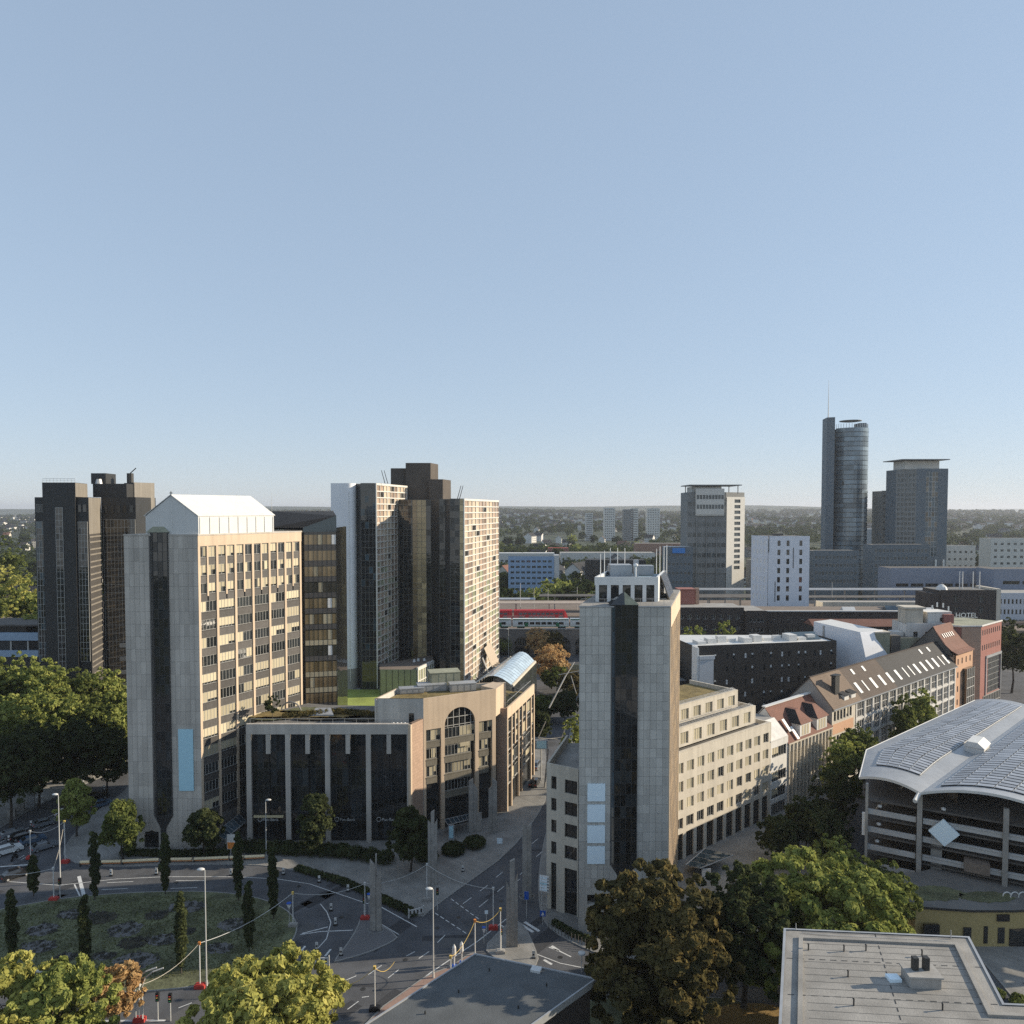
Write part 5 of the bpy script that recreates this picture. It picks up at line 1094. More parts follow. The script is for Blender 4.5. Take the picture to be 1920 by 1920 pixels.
for (a, b) in (((26.5, 70.4), (44.8, 68.9)), ((24.6, 65), (42.9, 63.6)), ((37, 74.5), (32.8, 61.2))):
    a = Vector(a); b = Vector(b); n = int((b - a).length / 1.0)
    for k in range(n):
        p0 = a.lerp(b, k / n); p1 = a.lerp(b, (k + .55) / n); d = (p1 - p0).normalized(); s = Vector((-d.y, d.x)) * .05
        MB().poly([(*(p0 - s), 21.765), (*(p1 - s), 21.765), (*(p1 + s), 21.765), (*(p0 + s), 21.765)]).build("felt_seam", M_darkst, FRf, world=True)
c = (37.4, 66.7)
bxm = MB().box(-1.35, -.95, 0, 1.35, .95, 1.0).box(-1.5, -1.1, 1.0, 1.5, 1.1, 1.14); ch = bxm.build("vent_box", M_conc, FRf, None, c[0], c[1], 21.75, R(-4))
for s in (-.5, .5): MB().box(s - .24, -.1, 1.14, s + .24, .38, 2.3).build("flue", M_darkst, ch, None, c[0], c[1], 21.75)
MB().box(-.55, -.45, 0, .55, .45, .3).build("roof_light", M_sblue2, FRf, None, c[0] - 2.3, c[1] + .4, 21.75)
for p in ((29.1, 71.7), (32.5, 71.5), (34.7, 71.6), (31.1, 67.5), (29.8, 63.5), (37.2, 62.9), (39.7, 70.7)): MB().tube((0, 0, 0), (0, 0, .6), .07).lathe([(.06, 0), (.13, .06), (.03, .14)], 8, 0, (0, 0, .55)).build("roof_vent", M_darkst, FRf, None, p[0], p[1], 21.75)

MR = thing("low_flat_roof", "dark low flat-roofed pavilion at bottom centre beside the street", "building", (-6, 80, 0))
m0 = ccw([(-4.6, 90.5), (9.9, 85.6), (-1.1, 74.5), (-19, 74)])
blk("wall", inset(m0, .4), 0, 9.3, M_brick, MR); blk("roof_deck", m0, 9.3, 9.85, mat("dark_felt", (.105, .112, .115), .9, n1=(6, .1), n2=(.4, .15), bump=.25, bscale=10), MR)
mb = MB(); o_, o2 = inset(m0, -.06), inset(m0, .12)
for i in range(4):
    j = (i + 1) % 4; mb.poly([(*o_[i], 10.0), (*o_[j], 10.0), (*o2[j], 10.0), (*o2[i], 10.0)]); mb.poly([(*o_[i], 9.2), (*o_[j], 9.2), (*o_[j], 10.0), (*o_[i], 10.0)]); mb.poly([(*o2[j], 9.855), (*o2[i], 9.855), (*o2[i], 10), (*o2[j], 10)])
mb.build("metal_edge", M_zinc, MR, world=True)
p = (2.9, 87.3); MB().box(-.6, -.5, 0, .6, .5, .28).build("roof_light", M_whites, MR, None, p[0], p[1], 9.85, R(-18))
for p in ((-6.1, 83.2), (-2.7, 87.2), (4, 84.4), (0.7, 80.5), (-9.5, 79.6)): MB().tube((0, 0, 0), (0, 0, .35), .09).build("roof_vent", M_darkst, MR, None, p[0], p[1], 9.85)

# ================================================================== railway and station
sheet("railway_embankment", [(-330, 331), (430, 331), (430, 430), (-330, 430)], 11.0, M_brown, thick=10.9)
sheet("railway_embankment", [(-330, 345), (430, 345), (430, 429), (-330, 429)], 12.6, M_brown, thick=1.55)
VI = thing("railway_viaduct", "stone railway viaduct wall with round arches below the trains", "viaduct", (10, 330, 0))
M_visto = mat("viaduct_stone", (.23, .205, .185), .9, n1=(2, .1), n2=(.2, .12), joints=(1.2, .6))
x0v, npan, wv = -72.0, 15, 9.0; mb = MB()
for k in range(npan):
    xa = k * wv; c, r = xa + wv / 2, 3.6; zs = 4.6
    mb.wall(.9, 0, 11.6, [], x0=xa); mb.wall(.9, 0, 11.6, [], x0=xa + wv - .9)
    arc = [(c - r * math.cos(math.pi * i / 12), zs + r * math.sin(math.pi * i / 12)) for i in range(13)]
    for (p, q) in zip(arc[:-1], arc[1:]): mb.poly([(p[0], 0, p[1]), (q[0], 0, q[1]), (q[0], 0, 11.6), (p[0], 0, 11.6)]); mb.poly([(p[0], 0, p[1]), (p[0], .8, p[1]), (q[0], .8, q[1]), (q[0], 0, q[1])])
mb.build("arcade_wall", M_visto, VI, None, x0v, 330, 0)
MB().box(0, -.3, 11.6, npan * wv, .6, 12.1).build("coping", M_conc, VI, None, x0v, 330, 0)
for k in range(npan):
    c = x0v + k * wv + wv / 2; MB().box(c - 3.6, 330.75, 0, c + 3.6, 330.85, 8.3).build("arch_infill", M_visto, VI, world=True)
    mb = MB().prism([(3.4 * math.cos(math.pi * i / 10), 3.4 * math.sin(math.pi * i / 10)) for i in range(11)], 0, .05); me = mb.mesh("fanlight", M_glassw); me.transform(Matrix.Rotation(R(90), 4, 'X')); mk("fanlight", me, VI, None, c, 330.72, 4.7)
    mb = MB(); 
    for i in range(1, 6): mb.box(-3.4 + i * 1.13 - .05, 0, 0, -3.4 + i * 1.13 + .05, .06, math.sqrt(max(.1, 3.4 ** 2 - (-3.4 + i * 1.13) ** 2)))
    mb.build("glazing_bars", M_frame, VI, None, c, 330.6, 4.7)
    MB().box(-3, 0, .2, 3, .1, 4.2).build("shop_front", M_glassd if k % 3 else M_glassbl, VI, None, c, 330.6, 0)
def train(name, label, xa, xb, y, z, h, body, parts, nose):
    t = thing(name, label, "train", ((xa + xb) / 2, y, z)); L = 26.0; x = xb; k = 0
    while x > xa:
        c = MB(); n = 1.8 if (k == 0 and nose) else .3
        c.xprism([(-1.45, .9), (-1.5, h * .55), (-1.3, h * .93), (-.7, h), (.7, h), (1.3, h * .93), (1.5, h * .55), (1.45, .9)], x - L + .3, x - n)
        if k == 0 and nose: c.v += [(x - n, -1.45, .9), (x - n, 1.45, .9), (x, -1.0, .9), (x, 1.0, .9), (x - n, -1.3, h * .93), (x - n, 1.3, h * .93), (x - .7, -1, h * .6), (x - .7, 1, h * .6)]; b = len(c.v) - 8; c.f += [(b, b + 2, b + 6, b + 4), (b + 2, b + 3, b + 7, b + 6), (b + 3, b + 1, b + 5, b + 7), (b + 4, b + 6, b + 7, b + 5)]; c.m += [0] * 4
        o = c.build("carriage", body, t, None, 0, y, z)
        for (za, zb, m, segs) in parts:
            if segs == 0: MB().box(x - L + .5, -1.56, za, x - n - .3, -1.44, zb).build("band", m, o, None, 0, y, z)
            else:
                for i in range(segs):
                    w = (L - 5) / segs; MB().box(-w * .38, -1.6, za, w * .38, -1.5, zb).build("window", m, o, None, x - L + 2.5 + (i + .5) * w, y, z)
        for d in (5.5, L - 6.5): MB().box(-.75, -1.62, 1.0, .75, -1.5, h * .6).build("door", MATS["traffic_red"] if nose == "red" else MATS["train_green"], o, None, x - d, y, z)
        for d in (3.5, L - 4): MB().box(-1.7, -1.1, .1, 1.7, 1.1, .95).build("bogie", M_darkst, o, None, x - d, y, z)
        x -= L; k += 1
    return t
M_tred = mat("traffic_red", (.50, .035, .04), .4, n1=(.5, .05)); M_tgreen = mat("train_green", (.02, .17, .08), .5); M_twhite = mat("train_white", (.70, .72, .70), .4)
train("red_train", "red double-deck commuter train on the rear track", -130, 26.5, 350, 12.6, 5.3, M_tred, [(1.2, 2.1, M_glassbl, 9), (3.0, 3.9, M_glassbl, 10), (2.3, 2.45, M_white, 0)], "red")
train("green_train", "white and green commuter train on the front track above the arches", -130, 52, 336, 11.2, 4.6, M_twhite, [(2.0, 3.1, M_glassd, 8), (4.1, 4.45, M_tgreen, 0), (.95, 1.15, M_tgreen, 0)], "green")
def pcanopy(label, xa, xb, y, z, d=7, m=None, curve=False):
    t = thing("platform_canopy", label, "canopy", ((xa + xb) / 2, y, 12.6), "station platform roofs")
    prof = [(-d / 2, z + .5), (0, z + 1.1 if curve else z), (d / 2, z + .5), (d / 2, z + .2), (0, z + .8 if curve else z - .35), (-d / 2, z + .2)]
    MB().xprism(prof, xa, xb).build("roof", m or M_conc, t, None, 0, y, 0)
    for k in range(int((xb - xa) / 16)): MB().box(-.25, -.25, 12.6, .25, .25, z + .1).build("post", M_metal, t, None, xa + 8 + k * 16, y, 0)
pcanopy("beige flat platform roof just behind the red train", -150, 70, 362, 19.3, 9, mat("beige_roof", (.40, .33, .27), .9, n1=(1, .1)))
pcanopy("grey platform roof with white edge behind the beige one", -150, 12, 380, 19.0, 7, M_zinc); pcanopy("grey curved platform roof right of the white-edged one", 14, 150, 384, 20.2, 9, M_concd, True)
pcanopy("long dark platform roof right of the white cube hotel", 90, 300, 372, 21.0, 9, M_concd); pcanopy("long grey platform roof in front of the slate office blocks", 90, 300, 398, 22.0, 10, M_zinc)
for k, (x, y, h) in enumerate(((-6, 345, 16), (4, 357, 17), (11, 372, 13), (18, 372, 13), (34, 388, 12), (45, 388, 12), (-8, 372, 12), (70, 366, 16), (160, 372, 16), (215, 372, 16))):
    t = thing("catenary_mast", "slender grey catenary mast by the railway tracks, %s of ten from the left" % ORD[sorted([-6, 4, 11, 18, 34, 45, -8, 70, 160, 215]).index(x)], "mast", (x, y, 12.6), "catenary masts"); MB().tube((x, y, 12.6), (x, y, 12.6 + h), .16, .1, 6).build("pole", M_metal, t, world=True); MB().tube((x, y, 12.6 + h * .8), (x - 3, y, 12.6 + h * .8), .07, .07, 4).build("arm", M_metal, t, world=True)
# dark brick station
STN = simple("station_office", "dark brick station wing with white-framed windows behind the black hotel", "building", Fr((64, 292), 91), 27, 16, 0, 26.5, M_brick, M_conc, 6, 8, 1.6, 1.7, fm=M_white)
simple("station_link", "narrower dark brick station wing with paired windows", "building", Fr((91.2, 289), 91), 8, 18, 0, 25.6, M_brick, M_conc, 6, 4, 1.1, 1.7, fm=M_white)
SH = thing("station_hall", "long dark brick station hall with tall white window strips and brown roof", "building", (125, 300, 0)); FSH = Fr((99.4, 291), 90.5); LSH = 66
blk("hall_body", [FSH.xy(.1, .4), FSH.xy(LSH, .4), FSH.xy(LSH, 22), FSH.xy(.1, 22)], 0, 24.2, M_brick, SH, M_brown)
hs = [(.8 + k * 2.9, 10.5, 2.9 + k * 2.9, 18.2) for k in range(22)]; mb = MB(); mb.wall(LSH, 0, 25, hs, .3); mb.build("front_wall", M_brick, SH, FSH); MB().box(-.3, -.7, 25, LSH + .3, .6, 25.45).build("white_eave", M_creamw, SH, FSH)
for h in hs: window(SH, FSH, h[0], h[1], 2.1, 7.7, .15, 3, 3, M_glassd, M_creamw, sill=False)
for k in range(12): MB().lathe([(.55, 0), (.55, .1)], 10).build("porthole", M_frame, SH, FSH, 3 + k * 5.6, -.05, 21.8); 
for (x, y, w) in ((33, 8, 5), (52, 12, 7), (58, 6, 4), (61, 6, 4), (64.5, 6, 4)): MB().xprism([(y - 2, 24.2), (y, 25.9), (y + 2, 24.2)], x, x + w).build("roof_light", M_glassbl if w > 6 else M_whites, SH, FSH)
MB().box(0, 0, 0, 6.5, 6, 5.8).box(-.3, -.3, 5.8, 6.8, 6.3, 6.3).build("red_roof_house", M_redb, STN, None, 68, 303, 26.3); MB().box(7, 1, 0, 8.5, 3, 6.5).build("chimney", M_rose, STN, None, 68, 303, 26.3)
simple("cream_hall", "long cream low hall with small windows behind the station roof", "building", Fr((140, 335), 91), 62, 8, 0, 23.3, M_cream, M_conc, 1, 22, 1.4, 1.4)
BB = simple("brick_block", "tall dark brick block with cream right edge and four thin roof masts", "building", Fr((173, 300), 91), 22, 14, 0, 32.5, M_brick, M_roofg, 7, 2, 1.8, 2.6)
MB().box(22.05, -.2, 0, 23.8, 14, 33).build("cream_end", M_cream, BB, Fr((173, 300), 91)); MB().box(-4, .5, 0, -.05, 12, 31).build("side_tower", M_brick, BB, Fr((173, 300), 91))
for x in (184, 185.2, 189.5, 192.2): MB().tube((x, 306, 32), (x, 306, 39.5), .22, .18, 6).build("mast", M_whites, BB, world=True)
MB().lathe([(2.2, 0), (1.8, 1.2), (.6, 2.2)], 10).build("roof_dome", M_whites, BB, None, 175.5, 304, 32.2)
# ================================================================== white cube hotel
CU = thing("white_cube_hotel", "white cube-shaped hotel with small black windows behind the station", "building", (122, 338, 0)); FC1 = Fr((113.5, 330), 90); ZC = 53.2
blk("cube_body", [(113.4, 330.4), (131.6, 330.4), (131.6, 348), (116, 348), (109.2, 340)], 0, ZC - .4, M_white, CU, M_roofg)
hs = [(x, 24.5 + j * 4.05, x + 1.3, 26.9 + j * 4.05) for x in (4.0, 8.0, 13.7) for j in range(7)] 
mb = MB(); mb.wall(18.2, 0, ZC, hs, .3); mb.build("front_wall", mat("shaded_white", (.70, .73, .78), .6, n1=(.5, .04)), CU, FC1)  # bluish shade put into the white of front and side walls
for h in hs: window(CU, FC1, h[0], h[1], 1.3, 2.4, .15, 1, 1, M_glassd, M_framed, sill=False)
for (x, za, zb) in ((3.0, 24, 33), (-.0, 46, 53), (10.9, 39, 48)): MB().box(x, -.15, za, x + .25, -.01, zb).build("dark_fin", M_darkst, CU, FC1)  # narrow dark upright strips on the front wall
FC2 = Fr((109.2, 340), 156.5); mb = MB(); hs = [(1.2 + k * 2.3, 24.5 + j * 4.05, 2.2 + k * 2.3, 26.8 + j * 4.05) for k in range(4) for j in range(7)]; mb.wall(10.6, 0, ZC, hs, .25); mb.build("side_wall", MATS["shaded_white"], CU, FC2, 0, -.1)
for h in hs: window(CU, FC2, h[0], h[1], 1.0, 2.3, .0, 1, 1, M_glassbl, M_white, sill=False)
MB().box(114, 331, ZC - .4, 131, 347, ZC - .2).box(118, 336, ZC, 122, 339, ZC + .9).build("roof_plant", M_concd, CU, world=True)
# ================================================================== far towers
M_slate = mat("slate_cladding", (.14, .17, .195), .6, n1=(.5, .08), joints=(1.5, 1.0)); M_farw = mat("far_white", (.62, .60, .55), .7, n1=(.5, .05)); M_farg = mat("far_grey", (.21, .215, .21), .7, n1=(.3, .1)); M_farglass = glass("far_glass", (.07, .085, .09), .12, .6)
PT = thing("postbank_tower", "grey slab tower with white right side and flat roof plate", "tower", (130, 488, 0)); Fp = Fr((112.5, 480), 90)
blk("tower_body", [(112.7, 480.4), (137.6, 480.4), (152, 489), (152, 505), (114, 505)], 0, 76, M_farg, PT, M_roofg)
curtain(PT, Fp, .2, 25.0, 24, 70, 8, 14, M_farglass, M_farg, y=-.3, mull=.5, spand=(2, 0, M_farg)); MB().box(5.2, -1.2, 61, 23.5, .2, 78.3).build("upper_box", M_farw, PT, Fp)
curtain(PT, Fr(Fp.xy(5.2, -1.25), 90), .4, 18, 62, 77.5, 9, 5, M_farglass, M_farw, y=-.2, mull=.35, spand=(2, 0, M_farw))
Fp2 = Fr((137.8, 480.2), 59); hs = [(7.0, 26 + j * 3.6, 12.5, 28.2 + j * 3.6) for j in range(13)]; mb = MB(); mb.wall(16.6, 0, 73, hs, .5); mb.build("white_side_wall", M_farw, PT, Fp2, 0, -.3)
for h in hs: window(PT, Fp2, h[0], h[1], 5.5, 2.2, .1, 3, 1, M_farglass, M_farg, sill=False)
MB().box(117, 482, 76, 135, 500, 79.6).build("plant_room", M_farw, PT, world=True); MB().box(113.5, 478, 80.2, 147, 503, 80.8).build("roof_plate", M_farg, PT, world=True)
for (x, y) in ((116, 480), (145, 480), (116, 500), (145, 500)): MB().tube((x, y, 75), (x, y, 80.2), .3).build("plate_post", M_farg, PT, world=True)
mk("mullion_pier", bx(.6, .5, 60, M_farg, "mullion_pier"), PT, Fp, 6, -.8, 0); mk("mullion_pier", bx(.6, .5, 60, M_farg, "mullion_pier"), PT, Fp, 12.4, -.8, 0); mk("mullion_pier", bx(.6, .5, 60, M_farg, "mullion_pier"), PT, Fp, 19, -.8, 0)
RW = thing("round_tower", "tallest tower, round blue-grey glass cylinder with slab shaft and thin mast", "tower", (248, 560, 0))
cxr, cyr, rr_ = 257.5, 572, 13.2; NZ = 30; Hh = 128.5
MB().lathe([(rr_ - .3, 0), (rr_ - .3, Hh - 3)], 32, 0, (cxr, cyr, 0)).build("glass_drum", M_farglass, RW, world=True)
M_rg = glass("round_glass", (.19, .235, .265), .18, .6, .1, .2, .35, metal=.15)
for j in range(34):
    z = 6 + j * 3.55
    for s in range(5):
        mb = MB(); a0 = -160 + s * 30; pts = [(cxr + rr_ * math.cos(R(a0 + q * 10)), cyr + rr_ * math.sin(R(a0 + q * 10))) for q in range(4)]
        for p, q in zip(pts[:-1], pts[1:]): mb.poly([(*p, z), (*q, z), (*q, z + 2.9), (*p, z + 2.9)])
        mb.build("glass_band", M_rg, RW, world=True)
MB().prism([(235.0, 560), (240.2, 558), (242.5, 572), (237.5, 574)], 0, 133.5).build("shaft_slab", M_slate, RW, world=True)
MB().tube((238, 565, 133), (238, 565, 162), .35, .08, 6).build("mast", M_metal, RW, world=True)
mb = MB().lathe([(5, 0), (8.0, .4), (8.0, .8), (4, 1.0)], 24, 0, (258, 572, 131.6)); mb.build("roof_disc", M_farg, RW, world=True)
MB().box(262, 565, 120, 267, 575, 130).build("roof_box", M_slate, RW, world=True)
for k in range(20): a = R(-170 + k * 9); MB().tube((cxr + 12.5 * math.cos(a), cyr + 12.5 * math.sin(a), Hh - 3), (cxr + 12.5 * math.cos(a), cyr + 12.5 * math.sin(a), Hh + .8), .18, .18, 4).build("crown_post", M_whites, RW, world=True)
for k in range(6): mk("facade_letter_block", bx(1.0, .3, 3.0, M_darkst, "facade_letter_block"), RW, None, cxr - 11.3 + k * 2.6, cyr - 13.2 + abs(k - 4.3) * .9 + (1.5 if k == 0 else 0) * 1.5, 83)
EV = thing("slate_tower", "slate blue tower with glass strip and flat roof plate at far right", "tower", (284, 530, 0)); Fe = Fr((281, 520), 90)
blk("tower_body", [(281.2, 520.3), (302.8, 520.3), (302.8, 545), (272.5, 545), (272.5, 530)], 0, 93, M_slate, EV, M_roofg)
mb = MB(); mb.wall(22, 0, 93.3, [(6.8, 32, 15.2, 91)], .4); mb.build("front_wall", M_slate, EV, Fe); curtain(EV, Fe, 6.8, 15.2, 32, 91, 4, 17, M_glassbl, M_zinc, y=.15, mull=.25, alt=(M_glassm, .3))
Fe2 = Fr((272.3, 530), 138); hs = [(1 + k * 2.5, 30 + j * 3.4, 2.7 + k * 2.5, 32 + j * 3.4) for k in range(5) for j in range(18)]; mb = MB(); mb.wall(13.4, 0, 93, hs, .3); mb.build("side_wall", M_farg, EV, Fe2, 0, -.3)
for h in hs: mk("window", flat(1.7, 2.0, M_farglass, "window"), EV, Fe2, h[0], 0, h[1])
MB().box(275, 524, 93, 299, 540, 98.8).build("plant_room", M_farw, EV, world=True); MB().box(270, 518, 99.2, 303, 545, 99.8).build("roof_plate", M_farg, EV, world=True)
for k in range(4): mk("lobby_column", bx(.9, .9, 14, M_white, "lobby_column"), EV, None, 284 + k * 5.5, 518.5, 16)
simple("grey_tower", "grey office tower half hidden behind the slate tower", "tower", Fr((277, 560), 90), 12, 15, 0, 79, M_farg, M_roofg, 16, 5, 1.8, 1.8, gl=M_farglass)
simple("slate_block", "long slate blue office block with window rows left of the slate tower", "building", Fr((242, 500), 90), 38, 14, 0, 41.5, M_slate, M_roofg, 8, 14, 1.7, 2.2, gl=M_farglass, fm=M_farw)
simple("slate_block", "lower slate office block with window rows below the round tower", "building", Fr((198, 490), 90), 30, 14, 0, 38, M_slate, M_roofg, 7, 12, 1.6, 2.1, gl=M_farglass, fm=M_farw)
simple("blue_sign_building", "grey-blue office building with bright blue sign beside the slab tower", "building", Fr((97, 470), 90), 17, 12, 0, 41.5, M_slate, M_white, 7, 6, 1.6, 1.6, gl=M_farglass)
MB().box(101, 469.3, 37.4, 109, 469.8, 40.6).build("blue_sign", mat("sign_blue", (.04, .22, .60), .5), bpy.data.objects["blue_sign_building"], world=True)
for (a, l, nm) in (((152, 470), 14, "grey office annex with balconies at foot of the slab tower"),): simple("office_annex", nm, "building", Fr(a, 90), l, 14, 0, 33, M_farg, M_roofg, 6, 5, 1.6, 1.7, gl=M_farglass)
simple("pale_office", "pale low office between white cube and round tower", "building", Fr((176, 520), 90), 20, 12, 0, 45, M_farw, M_roofg, 8, 6, 1.6, 1.6, gl=M_farglass)
BGr = mat("blue_grey_panels", (.22, .25, .31), .6, n1=(.5, .06))
simple("blue_grey_block", "long blue-grey block with dark window bands behind the brick block", "building", Fr((214, 420), 91), 62, 16, 0, 32, BGr, M_concd, 3, 7, 7.0, 1.9, gl=M_glassd, x0=2)
simple("blue_grey_block", "blue-grey block with dark upright panel at right edge", "building", Fr((259, 400), 91), 60, 16, 0, 33, BGr, M_concd, 4, 5, 9.0, 1.9, gl=M_glassd, x0=4)
simple("white_window_building", "pale blue building with rows of narrow windows under rounded flat roof at right edge", "building", Fr((222, 352), 91), 50, 16, 0, 25.5, mat("pale_blue_render", (.46, .50, .56), .7, n1=(1, .05)), M_conc, 5, 26, .9, 2.3, gl=M_glassd)
simple("grey_brick_building", "grey brick building with six windows between brick block and pale blue building", "building", Fr((198, 345), 91), 23, 16, 0, 22, mat("grey_brick", (.13, .125, .12), .9, n1=(2, .1)), BGr, 4, 6, 1.5, 2.0)
simple("blue_apartments", "pale blue apartment block with balcony bands beyond the railway", "building", Fr((-2.6, 520), 90), 32, 12, 0, 32.2, mat("pale_blue", (.30, .42, .58), .7, n1=(.4, .08)), M_roofg, 8, 8, 2.6, 1.5, gl=M_glassbl)
MB().box(29.5, 520.1, 0, 33.0, 532, 33.0).build("white_end", M_creamw, bpy.data.objects["blue_apartments"], world=True)
simple("white_apartments", "white apartment block at right edge above the trees", "building", Fr((350, 545), 90), 50, 14, 0, 44, M_farw, M_roofg, 9, 10, 2.2, 1.7, gl=M_farglass); simple("grey_apartments", "grey apartment row left of the white apartment block", "building", Fr((318, 600), 90), 55, 14, 0, 36, M_farw, M_roofg, 6, 12, 1.8, 1.8, gl=M_farglass)
simple("grey_shed", "big pale grey shed with sloping roof right of the slate tower", "building", Fr((330, 760), 97), 70, 30, 0, 45, mat("shed_grey", (.33, .35, .37), .8), M_zinc)
M_steps = M_cream
# glass vault over the passage behind the podium
GV = thing("glass_vault_roof", "pale glass vaulted passage roof behind the arched podium", "roof", (-4, 225, 0)); gb = [Vector((*(-10.9, 216.7), 14)), Vector((*(-0.4, 256.2), 14)), Vector((*(7.7, 248.9), 14)), Vector((*(0, 214.7), 14))]
nv = 8
for i in range(14):
    for j in range(nv):
        def q(a, b): p = gb[0].lerp(gb[1], a).lerp(gb[3].lerp(gb[2], a), b); p.z += 2.6 * math.sin(math.pi * b); return p
        MB().poly([q(i / 14, j / nv), q(i / 14, (j + 1) / nv), q((i + 1) / 14 - .006, (j + 1) / nv), q((i + 1) / 14 - .006, j / nv)]).build("pane", MATS["pale_vault_glass"] if "pale_vault_glass" in MATS else mat("pale_vault_glass", (.42, .52, .60), .15, spec=.6, ov=.12), GV, world=True)
for s in (0, 1):
    a, b = (gb[0], gb[1]) if s == 0 else (gb[3], gb[2]); n = (b - a).normalized(); MB().path([a + Vector((0, 0, -.2)), b + Vector((0, 0, -.2))], .5, 6).build("edge_beam", M_cream, GV, world=True)
    MB().prism(ccw([(a.x, a.y), (b.x, b.y), (b.x + .6, b.y), (a.x + .6, a.y)]), 0, 13.5).build("side_wall", M_glassw, GV, world=True)
for k in range(18): p = gb[0].lerp(gb[1], (k + .5) / 18); MB().box(-2.2, -.12, 0, .2, .12, .25).build("rafter", M_concd, GV, None, p.x, p.y, 13.9, R(10))
# metro station roof sculpture and screens in the street behind the podium
for k, (a, b, w) in enumerate((((1019,1385), (1060,1375), .5), ((1020,1385), (1032,1350), .45), ((1050,1390), (1058,1360), .3), ((1037,1318), (1060,1287), .6), ((1055,1272), (1085,1280), .4), ((1045,1405), (1060,1360), .25), ((1040,1330), (1075,1325), .3), ((1068,1272), (1075,1258), .3))): pass

# ================================================================== trees
def leafcloud(cen, rad, n, size, seed, squash=1.0, shell=.55):
    """n leaf-sized faces spread over clumps; cen (k,3), rad (k,)"""
    r = np.random.default_rng(seed); cen = np.asarray(cen, float); rad = np.asarray(rad, float)
    w = rad ** 1.6; idx = r.choice(len(cen), n, p=w / w.sum())
    d = r.normal(size=(n, 3)); d /= np.linalg.norm(d, axis=1)[:, None]; d[:, 2] = np.where(d[:, 2] < -.3, -d[:, 2] * .6, d[:, 2])
    k = shell + (1.08 - shell) * r.random(n) ** .6
    p = cen[idx] + d * (rad[idx] * k)[:, None] * np.array([1, 1, squash])
    nrm = d + r.normal(size=(n, 3)) * .55; nrm /= np.linalg.norm(nrm, axis=1)[:, None]
    t = np.cross(nrm, r.normal(size=(n, 3))); t /= np.linalg.norm(t, axis=1)[:, None]; b = np.cross(nrm, t)
    s = size * (.4 + 1.25 * r.random(n) ** 1.7)[:, None]
    v = np.stack([p - t * s, p - b * s * .6 + nrm * s * .15, p + t * s, p + b * s * .6 + nrm * s * .15], 1).reshape(-1, 3)
    return v
def leafmesh(name, v, m):
    n = len(v) // 4; me = bpy.data.meshes.new(name); me.vertices.add(4 * n); me.loops.add(4 * n); me.polygons.add(n)
    me.vertices.foreach_set("co", v.astype(np.float32).ravel()); me.loops.foreach_set("vertex_index", np.arange(4 * n, dtype=np.int32)); me.polygons.foreach_set("loop_start", np.arange(0, 4 * n, 4, dtype=np.int32))
    me.materials.append(m); me.update(calc_edges=True); return me
def crown_clumps(rx, rz, zc, k, seed, cr=(.26, .42), cone=0.0, flat=0.0):
    r = random.Random(seed); out = []; rad = []
    while len(out) < k:
        x, y, z = (r.uniform(-1, 1) for _ in range(3)); q = x * x + y * y + z * z
        if q > 1 or q < .16: continue
        if z < -.55 and r.random() < .6: continue
        f = 1 - cone * (z + 1) / 2
        if r.random() < .42:
            k2 = r.uniform(.82, .99) / max(.2, math.sqrt(q)); out.append((x * rx * .8 * f * k2, y * rx * .8 * f * k2, zc + z * rz * .84 * k2)); rad.append(r.uniform(*cr) * rx * .62); continue
        out.append((x * rx * .78 * f, y * rx * .78 * f, zc + z * rz * .8)); rad.append(r.uniform(*cr) * rx * (.6 + .4 * f))
    for i in range(int(k * 2.2)):   # small tufts and shoots that break up the outline
        x, y, z = (r.gauss(0, 1) for _ in range(3)); q = math.sqrt(x * x + y * y + z * z); z = z if z / q > -.5 else -z
        f = (1 - cone * (z / q + 1) / 2) * r.uniform(.97, 1.16) / q; out.append((x * rx * f, y * rx * f, zc + z * rz * f)); rad.append(r.uniform(.05, .10) * rx)
    return out, rad
def trunk_mesh(h, zc, rx, r0, seed, limbs=7):
    r = random.Random(seed); mb = MB(); p = Vector((0, 0, 0)); rr = r0; pts = [p]
    for i in range(4):
        q = Vector((r.uniform(-.03, .03) * h, r.uniform(-.03, .03) * h, h * (i + 1) / 4)); mb.tube(p, q, rr, rr * .72, 8); p = q; rr *= .72; pts.append(q)
    for i in range(limbs):
        a = 2 * math.pi * i / limbs + r.uniform(-.3, .3); s = pts[2].lerp(pts[4], r.uniform(0, .9)); e = Vector((math.cos(a) * rx * r.uniform(.45, .8), math.sin(a) * rx * r.uniform(.45, .8), s.z + (zc - s.z) * .6 + r.uniform(.1, .5) * rx)); m_ = s.lerp(e, .5) + Vector((0, 0, rx * .08))
        mb.tube(s, m_, r0 * .36, r0 * .24, 6); mb.tube(m_, e, r0 * .24, r0 * .07, 5)
    return mb.mesh("trunk", M_bark)
_tm = {}
